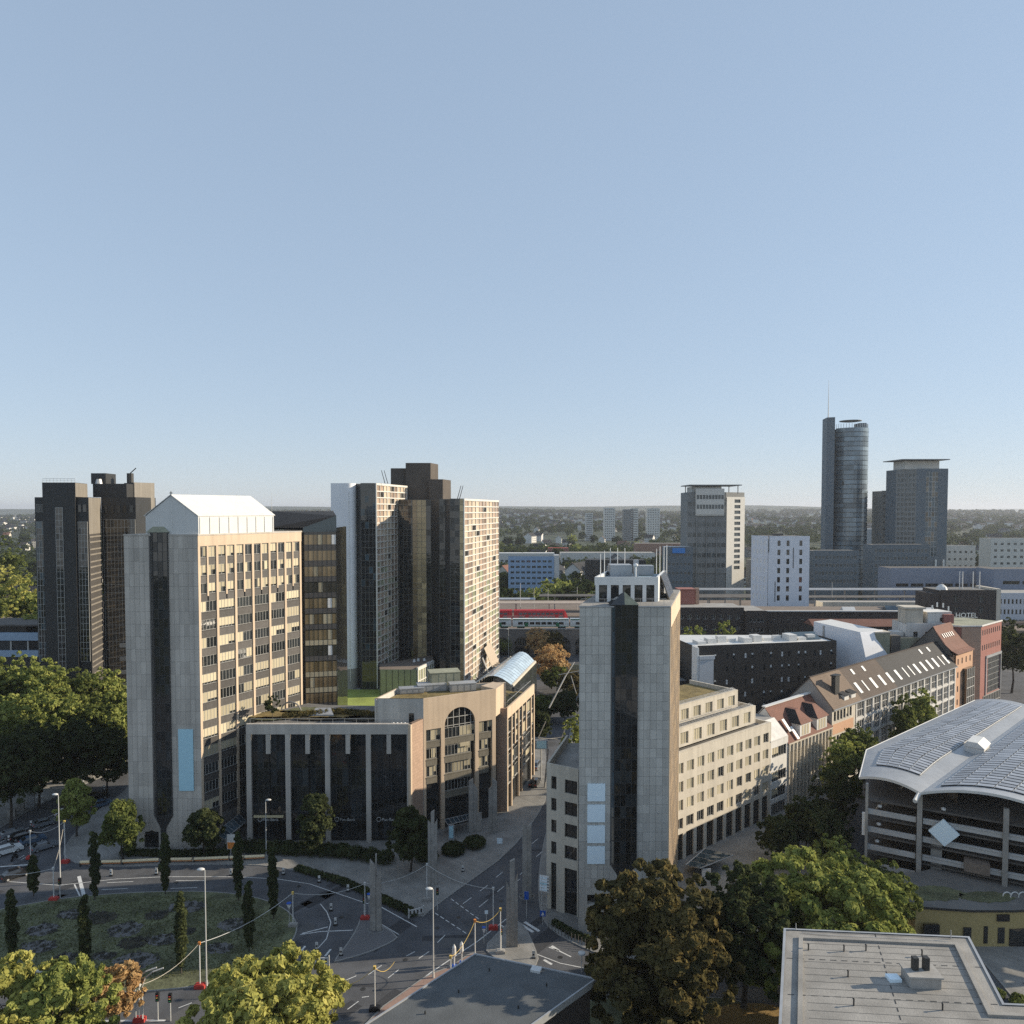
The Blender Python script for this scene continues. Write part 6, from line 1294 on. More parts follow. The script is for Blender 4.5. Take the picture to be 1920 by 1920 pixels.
def tree(name, label, x, y, H, rx, leaf, n=6000, size=.32, seed=1, z0=0, cone=0.0, rz=None, group=None, k=22, r0=None, shape=None, cr=(.26, .42), rot=None, sx=1.0, cat="tree", shell=.55, share=None, bare=.25):
    key = share or (name, seed, n, round(H, 1), round(rx, 1))
    if key not in _tm:
        zb = H * bare; rzz = rz or (H - zb) / 2; zc = H - rzz; c, rd = crown_clumps(rx, rzz, zc, k, seed, cr, cone)
        if name == "column_tree": q_ = random.Random(seed); c = [(q_.uniform(-.28, .28), q_.uniform(-.28, .28), .8 + (H - 1.2) * i / 26) for i in range(27)]; rd = [.25 + .58 * math.sin(math.pi * min(1, .12 + .85 * (1 - i / 26))) ** .8 * (1 - .45 * i / 26) for i in range(27)]
        _tm[key] = (leafmesh("crown", leafcloud(c, rd, n, size, seed, shell=shell), leaf), trunk_mesh(H * .72, zc, rx, r0 or max(.09, H * .018), seed))
    cm, tm = _tm[key]
    t = thing(name, label, cat, (x, y, z0), group); 
    a = RND.uniform(0, 6.28) if rot is None else rot
    o1 = link(bpy.data.objects.new("crown", cm)); o1.parent = t; o1.rotation_euler[2] = a; o1.scale = (sx, sx, 1)
    o2 = link(bpy.data.objects.new("trunk", tm)); o2.parent = t; o2.rotation_euler[2] = a
    return t
# --- foreground
tree("yellow_tree", "yellow-green leafy tree at bottom left, right of the orange one", -27.8, 81.5, 13.4, 7.7, L_yellow, 46000, .33, 31, k=46, cr=(.2, .33))
tree("yellow_tree", "yellow-green tree in the bottom left corner behind the street lamp", -58.0, 84, 12.6, 5.0, L_yellow, 26000, .31, 32, k=34, cr=(.22, .34))
tree("yellow_tree", "olive and yellow tree between the corner tree and the orange tree", -51.5, 83, 12.4, 5.2, L_lime, 26000, .31, 33, k=34, cr=(.22, .34))
tree("orange_tree", "orange autumn tree at bottom left", -48.6, 90.0, 8.6, 2.7, L_orange, 15000, .27, 34, k=26, cr=(.24, .36))
tree("yellow_tree", "small yellow tree at bottom left edge below the lamp", -53, 74.5, 11.6, 4.6, L_yellow, 14000, .26, 35, k=26)
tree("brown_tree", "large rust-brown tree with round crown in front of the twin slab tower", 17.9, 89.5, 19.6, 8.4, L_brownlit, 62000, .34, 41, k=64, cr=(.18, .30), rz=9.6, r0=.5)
tree("dark_tree", "dark green tree with bare trunk right of the brown tree", 30.2, 95.0, 17.0, 6.8, L_dark, 36000, .27, 42, k=46, cr=(.2, .33), rz=7.2, r0=.45)
tree("green_tree", "large bright green tree with drooping shoots above the grey flat roof", 41.0, 97.5, 16.8, 10.8, L_lime, 70000, .36, 43, k=80, cr=(.15, .26), rz=8.6, r0=.5)
tree("dark_tree", "dark green tree between the bright green tree and the car park", 53.5, 109.0, 12.0, 5.8, L_green, 16000, .28, 44, k=30)
tree("green_tree", "small green tree behind the bright green tree near the car park corner", 53, 121, 10.5, 3.6, L_lime, 9000, .25, 45, k=20)
# --- along the pavement in front of the towers
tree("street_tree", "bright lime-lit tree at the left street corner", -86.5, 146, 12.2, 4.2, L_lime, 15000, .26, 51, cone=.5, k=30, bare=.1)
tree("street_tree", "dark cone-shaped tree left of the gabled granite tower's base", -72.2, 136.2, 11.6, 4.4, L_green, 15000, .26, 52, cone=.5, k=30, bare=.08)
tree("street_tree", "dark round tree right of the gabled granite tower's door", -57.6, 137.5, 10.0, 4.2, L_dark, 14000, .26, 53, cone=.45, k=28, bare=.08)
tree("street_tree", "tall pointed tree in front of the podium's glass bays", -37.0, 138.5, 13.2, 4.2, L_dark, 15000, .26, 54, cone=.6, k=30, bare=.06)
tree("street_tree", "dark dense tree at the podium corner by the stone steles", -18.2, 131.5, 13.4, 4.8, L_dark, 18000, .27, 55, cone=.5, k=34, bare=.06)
tree("roof_tree", "small tree growing in the podium's roof garden", -48.6, 150, 4.6, 1.6, L_dark, 3000, .17, 56, z0=22.4, k=14)
for i, (x, y) in enumerate(((-69.4, 121.8), (-58.5, 123.6), (-45.4, 121.5), (-37.8, 115.9), (-38.6, 107.3), (-46.3, 102.1), (-59.3, 101.4), (-71.9, 105.1), (-80.3, 122.9))):
    lb = ["column-shaped dark tree at the lawn's far edge, leftmost of four", "column-shaped dark tree at the lawn's far edge below the granite tower door", "column-shaped dark tree at the lawn's far edge below the glass canopy", "column-shaped dark tree at the lawn's right tip", "column-shaped dark tree behind the tall lamp on the lawn's right side", "column-shaped dark tree nearest the tall lamp on the lawn", "column-shaped dark tree at the lawn's near edge above the yellow trees", "column-shaped dark tree at the lawn's left edge", "thin young tree at the lawn's far left edge"][i]
    tree("column_tree", lb, x, y, (11.6, 10.4, 11.6, 12.2, 11.6, 10.6, 10.4, 10.0, 7.0)[i], 1.2, L_dark, 7000, .17, 60 + i % 3, z0=.15, k=30, rz=4.2, cr=(.5, .8), r0=.1, share=("col", i % 3, i == 8), bare=.06, group="column trees on the lawn")
# --- tree belt on the left
rg = random.Random(71)
belt = [(20, 1238, 190, 8), (75, 1250, 186, 7), (130, 1258, 190, 7), (180, 1265, 196, 7), (225, 1290, 194, 6.5), (-40, 1245, 185, 8), (45, 1300, 176, 7), (110, 1305, 178, 6.5), (165, 1312, 180, 6), (215, 1335, 182, 6), (0, 1310, 170, 7), (-70, 1300, 170, 8), (60, 1365, 160, 6), (130, 1362, 164, 6), (190, 1375, 168, 5), (5, 1380, 150, 6.5), (-60, 1380, 150, 7)]
BL = {}
for nm_, ids in (("back row", range(0, 6)), ("middle row", range(6, 12)), ("shaded front row", range(12, 17))):
    for o_, i in enumerate(sorted(ids, key=lambda q: -belt[q][0])): BL[i] = "leafy tree, %s of left tree belt, %s from the granite tower" % (nm_, ORD[o_])
for i, (px_, py_, Y, H) in enumerate(belt):
    x = (px_ - 960) / 1400 * Y; zt = 65 - Y * (py_ - 955) / 1400
    tree("belt_tree", BL[i], x, Y, zt, H, (L_lime, L_lime, L_green)[i % 3] if i < 12 else L_dark, 13000, .38, 80 + i % 4, k=34, share=("belt", i % 3 if i < 12 else 9, i % 4, round(zt)), bare=.12, group="tree belt left of the granite tower")
for i, (px_, py_, Y, r_) in enumerate(((20, 1075, 265, 8), (55, 1090, 255, 7), (-10, 1100, 250, 8), (25, 1145, 245, 7), (60, 1150, 238, 6), (10, 1015, 330, 8), (-20, 1040, 300, 8), (40, 1110, 260, 6))):
    x = (px_ - 960) / 1400 * Y; zt = 65 - Y * (py_ - 955) / 1400
    tree("yellow_tree", "tree beyond the low banded building, %s of the golden group at far left" % ORD[i], x, Y, zt, r_, (L_yellow, L_lime, L_green)[i % 3], 6000, .45, 90 + i % 2, k=24, share=("yl", i % 3, round(zt)), group="golden trees at far left")
# --- street and middle distance
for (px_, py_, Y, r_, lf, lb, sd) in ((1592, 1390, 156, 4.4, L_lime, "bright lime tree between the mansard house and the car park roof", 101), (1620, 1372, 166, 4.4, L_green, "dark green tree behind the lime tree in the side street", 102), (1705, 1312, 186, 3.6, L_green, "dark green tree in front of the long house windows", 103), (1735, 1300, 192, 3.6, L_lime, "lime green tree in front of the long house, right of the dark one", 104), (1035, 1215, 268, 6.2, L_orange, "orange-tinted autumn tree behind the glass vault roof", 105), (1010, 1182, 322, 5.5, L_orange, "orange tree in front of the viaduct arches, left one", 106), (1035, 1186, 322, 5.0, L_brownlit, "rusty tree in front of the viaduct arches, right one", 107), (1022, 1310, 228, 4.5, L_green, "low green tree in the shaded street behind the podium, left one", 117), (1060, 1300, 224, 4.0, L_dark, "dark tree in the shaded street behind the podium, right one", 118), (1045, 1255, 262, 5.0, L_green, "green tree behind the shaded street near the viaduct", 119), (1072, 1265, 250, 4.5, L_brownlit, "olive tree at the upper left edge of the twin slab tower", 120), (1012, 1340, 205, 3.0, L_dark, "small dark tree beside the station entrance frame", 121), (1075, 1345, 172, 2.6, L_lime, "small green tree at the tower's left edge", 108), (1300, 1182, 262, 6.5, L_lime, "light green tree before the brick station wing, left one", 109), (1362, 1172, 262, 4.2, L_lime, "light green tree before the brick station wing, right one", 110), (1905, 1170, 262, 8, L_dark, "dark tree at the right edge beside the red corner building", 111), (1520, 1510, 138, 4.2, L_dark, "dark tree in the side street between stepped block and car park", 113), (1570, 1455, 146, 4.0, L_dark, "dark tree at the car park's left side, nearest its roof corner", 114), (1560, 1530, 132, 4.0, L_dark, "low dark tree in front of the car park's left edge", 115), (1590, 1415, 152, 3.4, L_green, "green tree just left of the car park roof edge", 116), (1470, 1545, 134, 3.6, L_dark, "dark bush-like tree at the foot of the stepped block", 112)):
    x = (px_ - 960) / 1400 * Y; zt = 65 - Y * (py_ - 955) / 1400
    tree("street_tree", lb, x, Y, max(4, zt), r_, lf, 9000, .30 if Y < 200 else .4, sd, k=38, bare=.15)
# bushes and hedges
def hedge(label, pts, w, h, leaf, n, z0=0, name="hedge", cat="hedge"):
    c = []; r = []
    for a, b in zip(pts[:-1], pts[1:]):
        a = Vector(a[:2]); b = Vector(b[:2]); m = max(1, int((b - a).length / (w * .8)))
        for i in range(m + 1): p = a.lerp(b, i / m); c.append((p.x - pts[0][0], p.y - pts[0][1], h * .4)); r.append(w * .62)
    t = thing(name, label, cat, (pts[0][0], pts[0][1], z0)); o = link(bpy.data.objects.new("foliage", leafmesh("foliage", leafcloud(c, r, n, .2, len(pts) * 7, squash=h / w), leaf))); o.parent = t; return t
hedge("long dark hedge along the podium front", [(-52.8, 139.7), (-42.4, 138.8), (-32, 137.7), (-23.5, 135)], 3.0, 2.2, L_dark, 16000)
hedge("low hedge strip along the curved kerb", [(-38.4, 132.1), (-29.7, 127.7), (-21.2, 121.5), (-15.8, 117.3)], 1.4, .9, L_dark, 7000)
hedge("dark shrubs between podium corner and street steles", [(-15.8, 136.2), (-11.1, 138.8), (-7.2, 141.5)], 3.4, 2.0, L_dark, 9000)
hedge("hedge at the foot of the gabled granite tower", [(-72.8, 138.1), (-62.9, 137.5), (-54.2, 138.1)], 1.6, 1.2, L_dark, 6000)
hedge("hedge strip on the pavement round the twin slab tower", [(6.8, 114.3), (9.4, 111.4), (12, 109.6)], 1.0, .9, L_dark, 3000)
hedge("planting in the podium roof garden", [(-46, 151), (-36, 154), (-26, 151)], 1.6, 1.2, L_brownlit, 5000, 22.4, "roof_planting", "planting")
hedge("low shrubs in front of the grey flat roof", [(64.8, 97.3), (66.8, 96), (60, 88)], 1.6, 1.0, L_green, 3000)
hedge("wild shrubs on the embankment beside the trains", [(-12, 328), (-2, 329)], 4, 8, L_lime, 2500)
# --- far trees: shared crowns, scattered between the railway and the hills
far_protos = []
for i in range(6):
    c, rd = crown_clumps(6.0, 5.5, 8.5, 16, 200 + i, (.3, .48)); far_protos.append(leafmesh("crown", leafcloud(c, rd, 900, 1.0, 200 + i), (L_far, L_far, L_green, L_far, L_lime, L_far)[i]))
ft = trunk_mesh(9, 8.5, 6, .3, 5, 4)
def far_tree(x, y, s, label, group, k):
    t = thing("far_tree", label, "tree", (x, y, land_h(x, y)), group); t.scale = (s, s, s * RND.uniform(.85, 1.15)); o = link(bpy.data.objects.new("crown", far_protos[k])); o.parent = t; o.rotation_euler[2] = RND.uniform(0, 6.28)
    o = link(bpy.data.objects.new("trunk", ft)); o.parent = t
rg = random.Random(77); cnt = 0
for gi, (px_, py_, Y, s) in enumerate(sorted([(1010, 1075, 440, 1.5), (1040, 1082, 445, 1.6), (1075, 1085, 440, 1.5), (1100, 1078, 450, 1.6), (985, 1090, 445, 1.2), (1060, 1065, 470, 1.6), (1115, 1092, 436, 1.3), (1140, 1080, 440, 1.5), (945, 1090, 440, 1.2), (960, 1060, 540, 1.5)])):
    far_tree((px_ - 960) / 1400 * Y, Y, s, "dense tree in the grove behind the station platforms, %s from the left" % ORD[gi], "grove behind the platforms", rg.choice((2, 4, 0, 1)))
while cnt < 280:
    Y = 520 + 1500 * rg.random() ** 1.6; x = rg.uniform(-.72, .72) * Y
    if -.35 < x / Y < -.02 and Y < 900: continue
    if 0.07 < x / Y < .62 and Y < 600: continue
    far_tree(x, Y, rg.uniform(.8, 1.5), "broadleaf tree among the houses beyond the railway", "trees beyond the railway", rg.choice((0, 1, 3, 5, 2, 0, 4))); cnt += 1
# far woods read as one mass
r = np.random.default_rng(5); n = 8500; Y = 640 + 5200 * r.random(n) ** 1.25; X = (r.random(n) * 1.6 - .8) * Y
keep = (np.sin(X / 210 + Y / 330) + np.sin(X / 95 - Y / 160) + r.normal(size=n) * .5) > -.35; X, Y = X[keep], Y[keep]
Zh = np.array([land_h(a, b) for a, b in zip(X, Y)]); rad = 5 + 5 * r.random(len(X)) + Y / 900
n2 = 1100; Y2 = 465 + 700 * r.random(n2); X2 = (r.random(n2) * .26 - .045) * Y2; ok = ~((Y2 > 505) & (Y2 < 535) & (X2 > -8) & (X2 < 36)); X2, Y2 = X2[ok], Y2[ok]
X = np.concatenate([X, X2]); Y = np.concatenate([Y, Y2]); Zh = np.concatenate([Zh, np.zeros(len(X2))]); rad = np.concatenate([rad, 4 + 4.5 * r.random(len(X2))])
cen = np.stack([X, Y, Zh + rad * .7], 1)
v = leafcloud(cen, rad, 400000, 1.0, 9, squash=.9); 
q = v.reshape(-1, 4, 3); m = q.mean(1, keepdims=True); q = m + (q - m) * (1.0 + m[:, :, 1:2] / 900); v = q.reshape(-1, 3)
wo = link(bpy.data.objects.new("far_woods", leafmesh("far_woods", v, L_far))); tag(wo, "wooded city belt stretching to the hills", "woods", kind="stuff")
# --- far houses
def house_mesh(w, d, h, rh, wall, roofm):
    mb = MB().box(-w / 2, -d / 2, 0, w / 2, d / 2, h).poly([(-w / 2, -d / 2, h), (-w / 2, d / 2, h), (-w / 2, 0, h + rh)]).poly([(w / 2, d / 2, h), (w / 2, -d / 2, h), (w / 2, 0, h + rh)])
    rf = MB().xprism([(-d / 2 - .5, h - .2), (0, h + rh + .1), (d / 2 + .5, h - .2), (0, h + rh - .3)], -w / 2 - .4, w / 2 + .4)
    wn_ = MB()
    for i in range(int(w / 3)):
        for j in range(int(h / 3)): wn_.box(-w / 2 + 1 + i * 3, -d / 2 - .06, .9 + j * 3, -w / 2 + 2.3 + i * 3, -d / 2 + .02, 2.4 + j * 3)
    return mb.mesh("wall", wall), rf.mesh("roof", roofm), wn_.mesh("windows", M_glassw)
HP = [house_mesh(14, 11, 9, 5, M_creamw, M_tile_d), house_mesh(11, 10, 7, 5, M_farw, M_tile_b), house_mesh(22, 12, 12, 5, M_creamw, M_tile_d), house_mesh(12, 10, 8, 5, M_cream, M_tile_r), house_mesh(30, 12, 12, 4, M_farg, M_tile_d), house_mesh(16, 12, 10, 6, M_farw, M_tile_d)]
def house(x, y, rz, k, s, label, group, cat="house"):
    t = thing("house", label, cat, (x, y, land_h(x, y)), group); t.rotation_euler[2] = rz; t.scale = (s, s, s)
    for nm_, me in zip(("wall", "roof", "windows"), HP[k]): o = link(bpy.data.objects.new(nm_, me)); o.parent = t
    o["kind"] = "stuff"
rg = random.Random(91); c = 0
while c < 230:
    Y = 560 + 2400 * rg.random() ** 1.2; x = rg.uniform(-.7, .7) * Y
    if -.36 < x / Y < -.02 and Y < 1000: continue
    if .07 < x / Y < .60 and Y < 620: continue
    house(x, Y, rg.choice((0, .3, -.4, 1.2, 1.57)) + rg.uniform(-.2, .2), rg.choice((0, 1, 2, 3, 5, 4, 1, 0)), rg.uniform(.85, 1.25), "pitched-roof house in the suburb beyond the railway", "suburban houses beyond the railway"); c += 1
house(-255, 380, .2, 5, 1.6, "cream villa with dark mansard roof at far left behind golden trees", None); 
mb = MB(); rr_ = random.Random(4); vv = []
for i in range(1500):
    Y = 1900 + 3600 * rr_.random(); x = rr_.uniform(-.75, .75) * Y; z = land_h(x, Y) + 3; w, d, h = rr_.uniform(8, 22), rr_.uniform(8, 12), rr_.uniform(6, 13); mb.box(x - w / 2, Y - d / 2, z, x + w / 2, Y + d / 2, z + h, 0); mb.xprism([(Y - d / 2 - .5, z + h), (Y, z + h + 5), (Y + d / 2 + .5, z + h)], x - w / 2, x + w / 2, 1)
tag(mb.build("far_town", [M_farw, M_tile_d]), "distant suburb of small pale houses on the slope", "suburb", kind="stuff")
for (px_, pt_, pb_, w, lb, m) in ((1143, 952, 972, 22, "far white high-rise block, leftmost of the distant group", M_farw), (1178, 955, 975, 20, "far grey high-rise block in the distant group", M_farg), (1190, 953, 965, 14, "far pale high-rise behind the grey one", M_farw), (1225, 953, 975, 26, "far white high-rise block, rightmost of the distant group", M_farw), (1105, 962, 974, 14, "small far white tower block left of the distant group", M_farw)):
    Y = 1500; x = (px_ - 960) / 1400 * Y; z1 = 65 - Y * (pt_ - 955) / 1400; F_ = Fr((x - w / 2, Y), 90); simple("far_high_rise", lb, "high-rise", F_, w, 16, 0, z1, m, M_roofg, 14, 5, 2.2, 2.0, gl=M_farglass, group="distant high-rise blocks")
simple("white_long_hall", "long white flat-roofed hall beyond the railway left of centre", "building", Fr((-14, 800), 90), 60, 20, 0, 18, M_farw, M_whites, 2, 12, 3, 1.5, gl=M_farglass); simple("long_flat_hall", "long pale flat roof hall in the middle distance", "building", Fr((52, 790), 90), 100, 25, 0, 19, M_farw, M_conc, 2, 14, 4, 1.5, gl=M_farglass)
simple("orange_hall", "flat hall with reddish front left of the slab tower", "building", Fr((150, 900), 90), 75, 20, 0, 24, mat("reddish_front", (.35, .20, .14), .8), M_conc, 2, 10, 4, 2, gl=M_farglass); simple("dark_hall", "dark long warehouse roof behind the platform grove", "building", Fr((55, 560), 95), 45, 20, 0, 27, M_darkst, M_tile_d)
simple("red_roof_hall", "house with bright red roof among far trees", "building", Fr((42, 870), 92), 24, 16, 0, 20, M_redb, mat("bright_red_roof", (.42, .06, .04), .8))

# ================================================================== steles
def stele(label, b, H, slabs, rz=0.0, d=.55, stub=None):
    t = thing("stone_stele", label, "sculpture", (b[0], b[1], 0)); t.rotation_euler[2] = rz
    for (xa, xb, ha, hb, dy) in slabs:
        mb = MB(); v = [(xa, -d / 2 + dy, 0), (xb, -d / 2 + dy, 0), (xb, d / 2 + dy, 0), (xa, d / 2 + dy, 0), (xa, -d / 2 + dy, ha * H), (xb, -d / 2 + dy, hb * H), (xb, d / 2 + dy, hb * H), (xa, d / 2 + dy, ha * H)]
        mb.v = v; mb.f = [(0, 3, 2, 1), (4, 5, 6, 7), (0, 1, 5, 4), (1, 2, 6, 5), (2, 3, 7, 6), (3, 0, 4, 7)]; mb.m = [0] * 6
        o = link(bpy.data.objects.new("slab", mb.mesh("slab", M_stele))); o.parent = t
    mb = MB().path([(1.25 * math.cos(k * .45), 1.0 * math.sin(k * .45), .08) for k in range(15)], .08, 4); o = link(bpy.data.objects.new("base_ring", mb.mesh("base_ring", M_kerb))); o.parent = t
    return t
M_stele = mat("weathered_stone", (.30, .285, .26), .9, n1=(1.6, .14), n2=(.35, .2))
S3 = [(-.85, -.02, .93, .84, 0), (.0, .14, 1.0, 1.0, .05), (.16, .85, .70, .82, 0)]
S4 = [(-.85, -.35, .74, .68, 0), (-.33, .4, .97, 1.0, .06), (.42, .85, .75, .83, 0)]
S2 = [(-.75, .0, 1.0, .93, 0), (.02, .75, .95, 1.0, .05)]
stele("split stone stele with thin spike on the left traffic island", (-21, 112.9), 12.0, S3)
stele("tall split stone stele at the podium's street corner", (-13.7, 126.8), 13.2, [(-.8, -.3, .86, .82, 0), (-.28, .3, .97, 1.0, .06), (.32, .8, .82, .88, 0)])
stele("rust-stained stone stele on the paved traffic island", (0, 108.6), 13.3, S4)
stele("broad stone stele across the street from the twin slab tower", (2.5, 122.9), 12.6, S2)
stele("stone stele before the arched window, left of the pair", (-7.8, 148.1), 11.0, [(-.9, .0, .95, 1.0, 0), (.02, .9, .9, .78, .05)])
stele("stone stele before the arched window, right of the pair", (-3.8, 147.6), 11.2, [(-.9, -.2, .8, .86, 0), (-.18, .8, 1.0, .93, .05)])
stele("short stone stub between the two steles at the arch", (-6.6, 148.1), 4.0, [(-.5, .5, .95, 1.0, 0)])
# ================================================================== lamps
def lamp(label, b, H, hx=.9, rz=math.pi):
    t = thing("street_lamp", label, "street lamp", (b[0], b[1], 0), "tall street lamps"); t.rotation_euler[2] = rz
    def f():
        return (MB().tube((0, 0, 0), (0, 0, H), .11, .065, 8).tube((0, 0, 0), (0, 0, .9), .16, .15, 8).mesh("pole", M_pole), MB().tube((0, 0, H - .05), (hx * .5, 0, H + .1), .05, .05, 6).mesh("arm", M_pole), MB().lathe([(.05, -.12), (.3, -.08), (.36, .0), (.25, .12), (.05, .17)], 12).mesh("lamp_head", M_whites, True))
    me = f()
    for nm_, m_ in zip(("pole", "arm", "lamp_head"), me):
        o = link(bpy.data.objects.new(nm_, m_)); o.parent = t
        if nm_ == "lamp_head": o.location = (hx * .6, 0, H + .1); o.scale = (1.5, 1, 1)
lamp("white street lamp in front of the lawn at lower left", (-41.6, 99.3), 16.2); lamp("white street lamp at the street edge near the low pavilion roof", (-10.9, 101.1), 12.6); lamp("grey street lamp in front of the podium's first bay", (-46.1, 137.7), 10.6, rz=0); lamp("street lamp rising through the lime tree at left", (-78.7, 127.7), 15.5); lamp("street lamp among the yellow trees at bottom left", (-56.5, 86.5), 10.2, rz=0)
lamp("slim lamp on the street beside the mansard house", (66, 160), 6.5, rz=0); lamp("white lamp in the street before the viaduct", (-1.5, 322), 13)
# ================================================================== temporary cable posts
def cpost(label, b, H, cap, base=M_red):
    t = thing("cable_post", label, "post", (b[0], b[1], 0), "temporary cable posts"); parts = [("pole", MB().tube((0, 0, .5), (0, 0, H), .09, .075, 8), M_whites), ("ballast_block", MB().box(-.7, -.4, 0, .7, .4, .5).box(-.5, -.3, .5, .5, .3, .62), base)]
    parts.append(("cap", MB().box(-.16, -.16, H, .16, .16, H + .4), cap))
    for nm_, mb, m_ in parts: o = link(bpy.data.objects.new(nm_, mb.mesh(nm_, m_))); o.parent = t
    return Vector((b[0], b[1], H + .2))
C1 = cpost("cable post with red foot beside the lamp on the lawn", (-42.4, 99.1), 6.0, M_orng); C2 = cpost("cable post with yellow cap at the lawn's right tip", (-34.1, 113.9), 5.2, M_yell, M_conc)
C3 = cpost("cable post with red foot on the lawn's far edge", (-76.2, 121.8), 5.2, M_pole); C4 = cpost("cable post on the left traffic island", (-23.3, 116), 5.6, M_pole); C5 = cpost("cable post on the podium corner pavement", (-14.1, 121.5), 6.0, M_pole, M_conc)
C6 = cpost("cable post beside the main street kerb", (-2.9, 113.3), 6.2, M_pole); C7 = cpost("cable post with yellow cap by the split stele", (-1.7, 106.9), 6.4, M_yell, M_conc); C8 = cpost("orange-capped cable post behind the low pavilion roof", (-5.3, 104.6), 6.0, M_orng); C9 = cpost("short yellow-capped cable post at the pavilion roof edge", (-8.4, 99.9), 3.6, M_yell)
C0 = cpost("leaning cable post at the left street corner", (-82.2, 135), 7.5, M_yell); C10 = cpost("cable post by the cars on the left street", (-89.6, 136.6), 5.0, M_pole); CA = cpost("cable post in the sunlit road at bottom left", (-47.3, 92.4), 4.5, M_pole); CB = cpost("dark cable post in the sunlit road near the yellow tree", (-17.8, 94.5), 5.5, M_yell, M_black)
def cable(label, a, b, m, sag=.9, r=.07):
    pts = [tuple(a.lerp(b, k / 10) - Vector((0, 0, sag * 4 * (k / 10) * (1 - k / 10)))) for k in range(11)]
    o = MB().path(pts, r * .5, 5).build("hanging_cable", m); tag(o, label, "cable", "temporary cables between posts")
for (a, b, m, lb) in ((C1, C2, M_whites, "pale cable from the lawn lamp post to the lawn's right tip"), (CA, C1, M_cream, "cream cable rising from the sunlit road to the lawn post"), (C2, C4, M_pole, "grey cable from the lawn tip to the left traffic island"), (C4, C5, M_pole, "grey cable behind the spiked stele"), (C5, C6, M_pole, "grey cable across the main street"), (C7, C8, M_yell, "yellow cable between the two capped posts"), (C8, C9, M_yell, "yellow cable dropping along the pavilion roof"), (C3, Vector((*(-89.1, 119.8), 6)), M_pole, "pale cable over the lawn's far left"), (C3, C0, M_cream, "cream cable from the far lawn edge to the street corner"), (C0, C10, M_pole, "grey cable over the left street"), (CB, Vector((*(-23.3, 96), 2.5)), M_yell, "yellow cable from the dark post to the yellow tree"), (CB, Vector((*(-15.6, 96.9), 5.0)), M_yell, "short yellow cable right of the dark post")): cable(lb, a, b, m)
for k, b in enumerate(((-47.7, 92.3), (-46.8, 92.2))):
    t = thing("signal_mast", ["curved signal mast in the sunlit road, left", "curved signal mast in the sunlit road, right"][k], "traffic light", (b[0], b[1], 0)); MB().path([(b[0], b[1], 0), (b[0], b[1], 4.6), (b[0] + .4, b[1], 5.8), (b[0] + 1.4, b[1], 6.6), (b[0] + 2.6, b[1] + .3, 6.9)], .1, 6).build("mast", M_pole, t, world=True)
def tlight(label, b, H=3.6):
    t = thing("traffic_light", label, "traffic light", (b[0], b[1], 0)); MB().tube((b[0], b[1], 0), (b[0], b[1], H), .07).build("pole", M_pole, t, world=True); h = MB().box(-.2, -.2, H - 1.1, .2, .15, H).build("signal_head", M_black, t, None, b[0], b[1], 0)
    for k in range(3): MB().lathe([(.12, 0), (.12, .04)], 8).build("lens", (M_red, M_yell, M_tgreen)[k], h, None, b[0], b[1] - .22, H - .9 + .3 * (2 - k))
for lb, b in (("traffic light in the sunlit road, left of two", (-45.1, 92.7)), ("traffic light in the sunlit road, right of two", (-43.4, 92.5)), ("traffic light on the left traffic island", (-23.5, 116.3)), ("traffic light on the paved island by the split stele", (-1.6, 107.6)), ("traffic light at the pavement corner beside the main street", (-12.1, 118.9)), ("traffic light at the lawn's far left edge", (-75.4, 122.2))): tlight(lb, b)
# ================================================================== signs, delineators, barriers
def sign(label, b, H, kind, w=.7):
    t = thing("road_sign", label, "road sign", (b[0], b[1], 0)); MB().tube((b[0], b[1], 0), (b[0], b[1], H), .05).build("post", M_pole, t, world=True); x, y = b[0], b[1] - .08
    if kind == "blue_tri":
        MB().lathe([(w / 2, 0), (w / 2, .04)], 14).build("round_plate", M_tblue, t, None, x, y, H); bpy.data.objects[-1] if False else None
        MB().poly([(-w / 2, -.05, H - .2), (0, -.05, H - .9), (w / 2, -.05, H - .2)]).build("triangle_plate", M_white, t, None, x, y, 0)
    elif kind == "cross":
        p_ = MB().box(-w / 2, -.03, H - w, w / 2, .03, H).build("square_plate", M_tblue, t, None, x, y, 0); MB().poly([(-.3 * w, -.04, H - .8 * w), (.3 * w, -.04, H - .8 * w), (0, -.04, H - .2 * w)]).build("white_triangle", M_white, p_, None, x, y, 0)
    elif kind == "white": MB().box(-w / 2, -.03, H - w, w / 2, .03, H).build("white_plate", M_sblue2, t, None, x, y, 0)
    elif kind == "blue": MB().box(-w / 2, -.03, H - 1.3, w / 2, .03, H).build("blue_plate", M_tblue, t, None, x, y, 0)
for lb, b, H, k, w in (("blue round and white triangle sign at the lawn's right tip", (-34.8, 114.3), 3.6, "blue_tri", .8), ("blue and white signs behind the spiked stele", (-22.7, 116.3), 4.0, "blue_tri", .7), ("blue pedestrian crossing sign below the direction board", (4.8, 114.3), 2.4, "cross", .9), ("white square sign by the arch side pavement", (-2.3, 137.7), 3.4, "white", 1.0), ("blue upright sign in the side street mouth", (2.3, 116.3), 4.4, "blue", .7), ("small blue and white sign at the main street kerb", (-4.2, 109.3), 2.6, "blue_tri", .6), ("small white sign on the main street island", (-3.9, 111.4), 4.0, "white", .5)): sign(lb, b, H, k, w)
b = (5.1, 117.9); DB = thing("direction_board", "white direction board with blue field on twin posts by the low wing", "road sign", (b[0], b[1], 0))
for s in (-.3, .5): MB().tube((b[0] + s, b[1], 0), (b[0] + s, b[1], 6.2), .06).build("post", M_pole, DB, world=True)
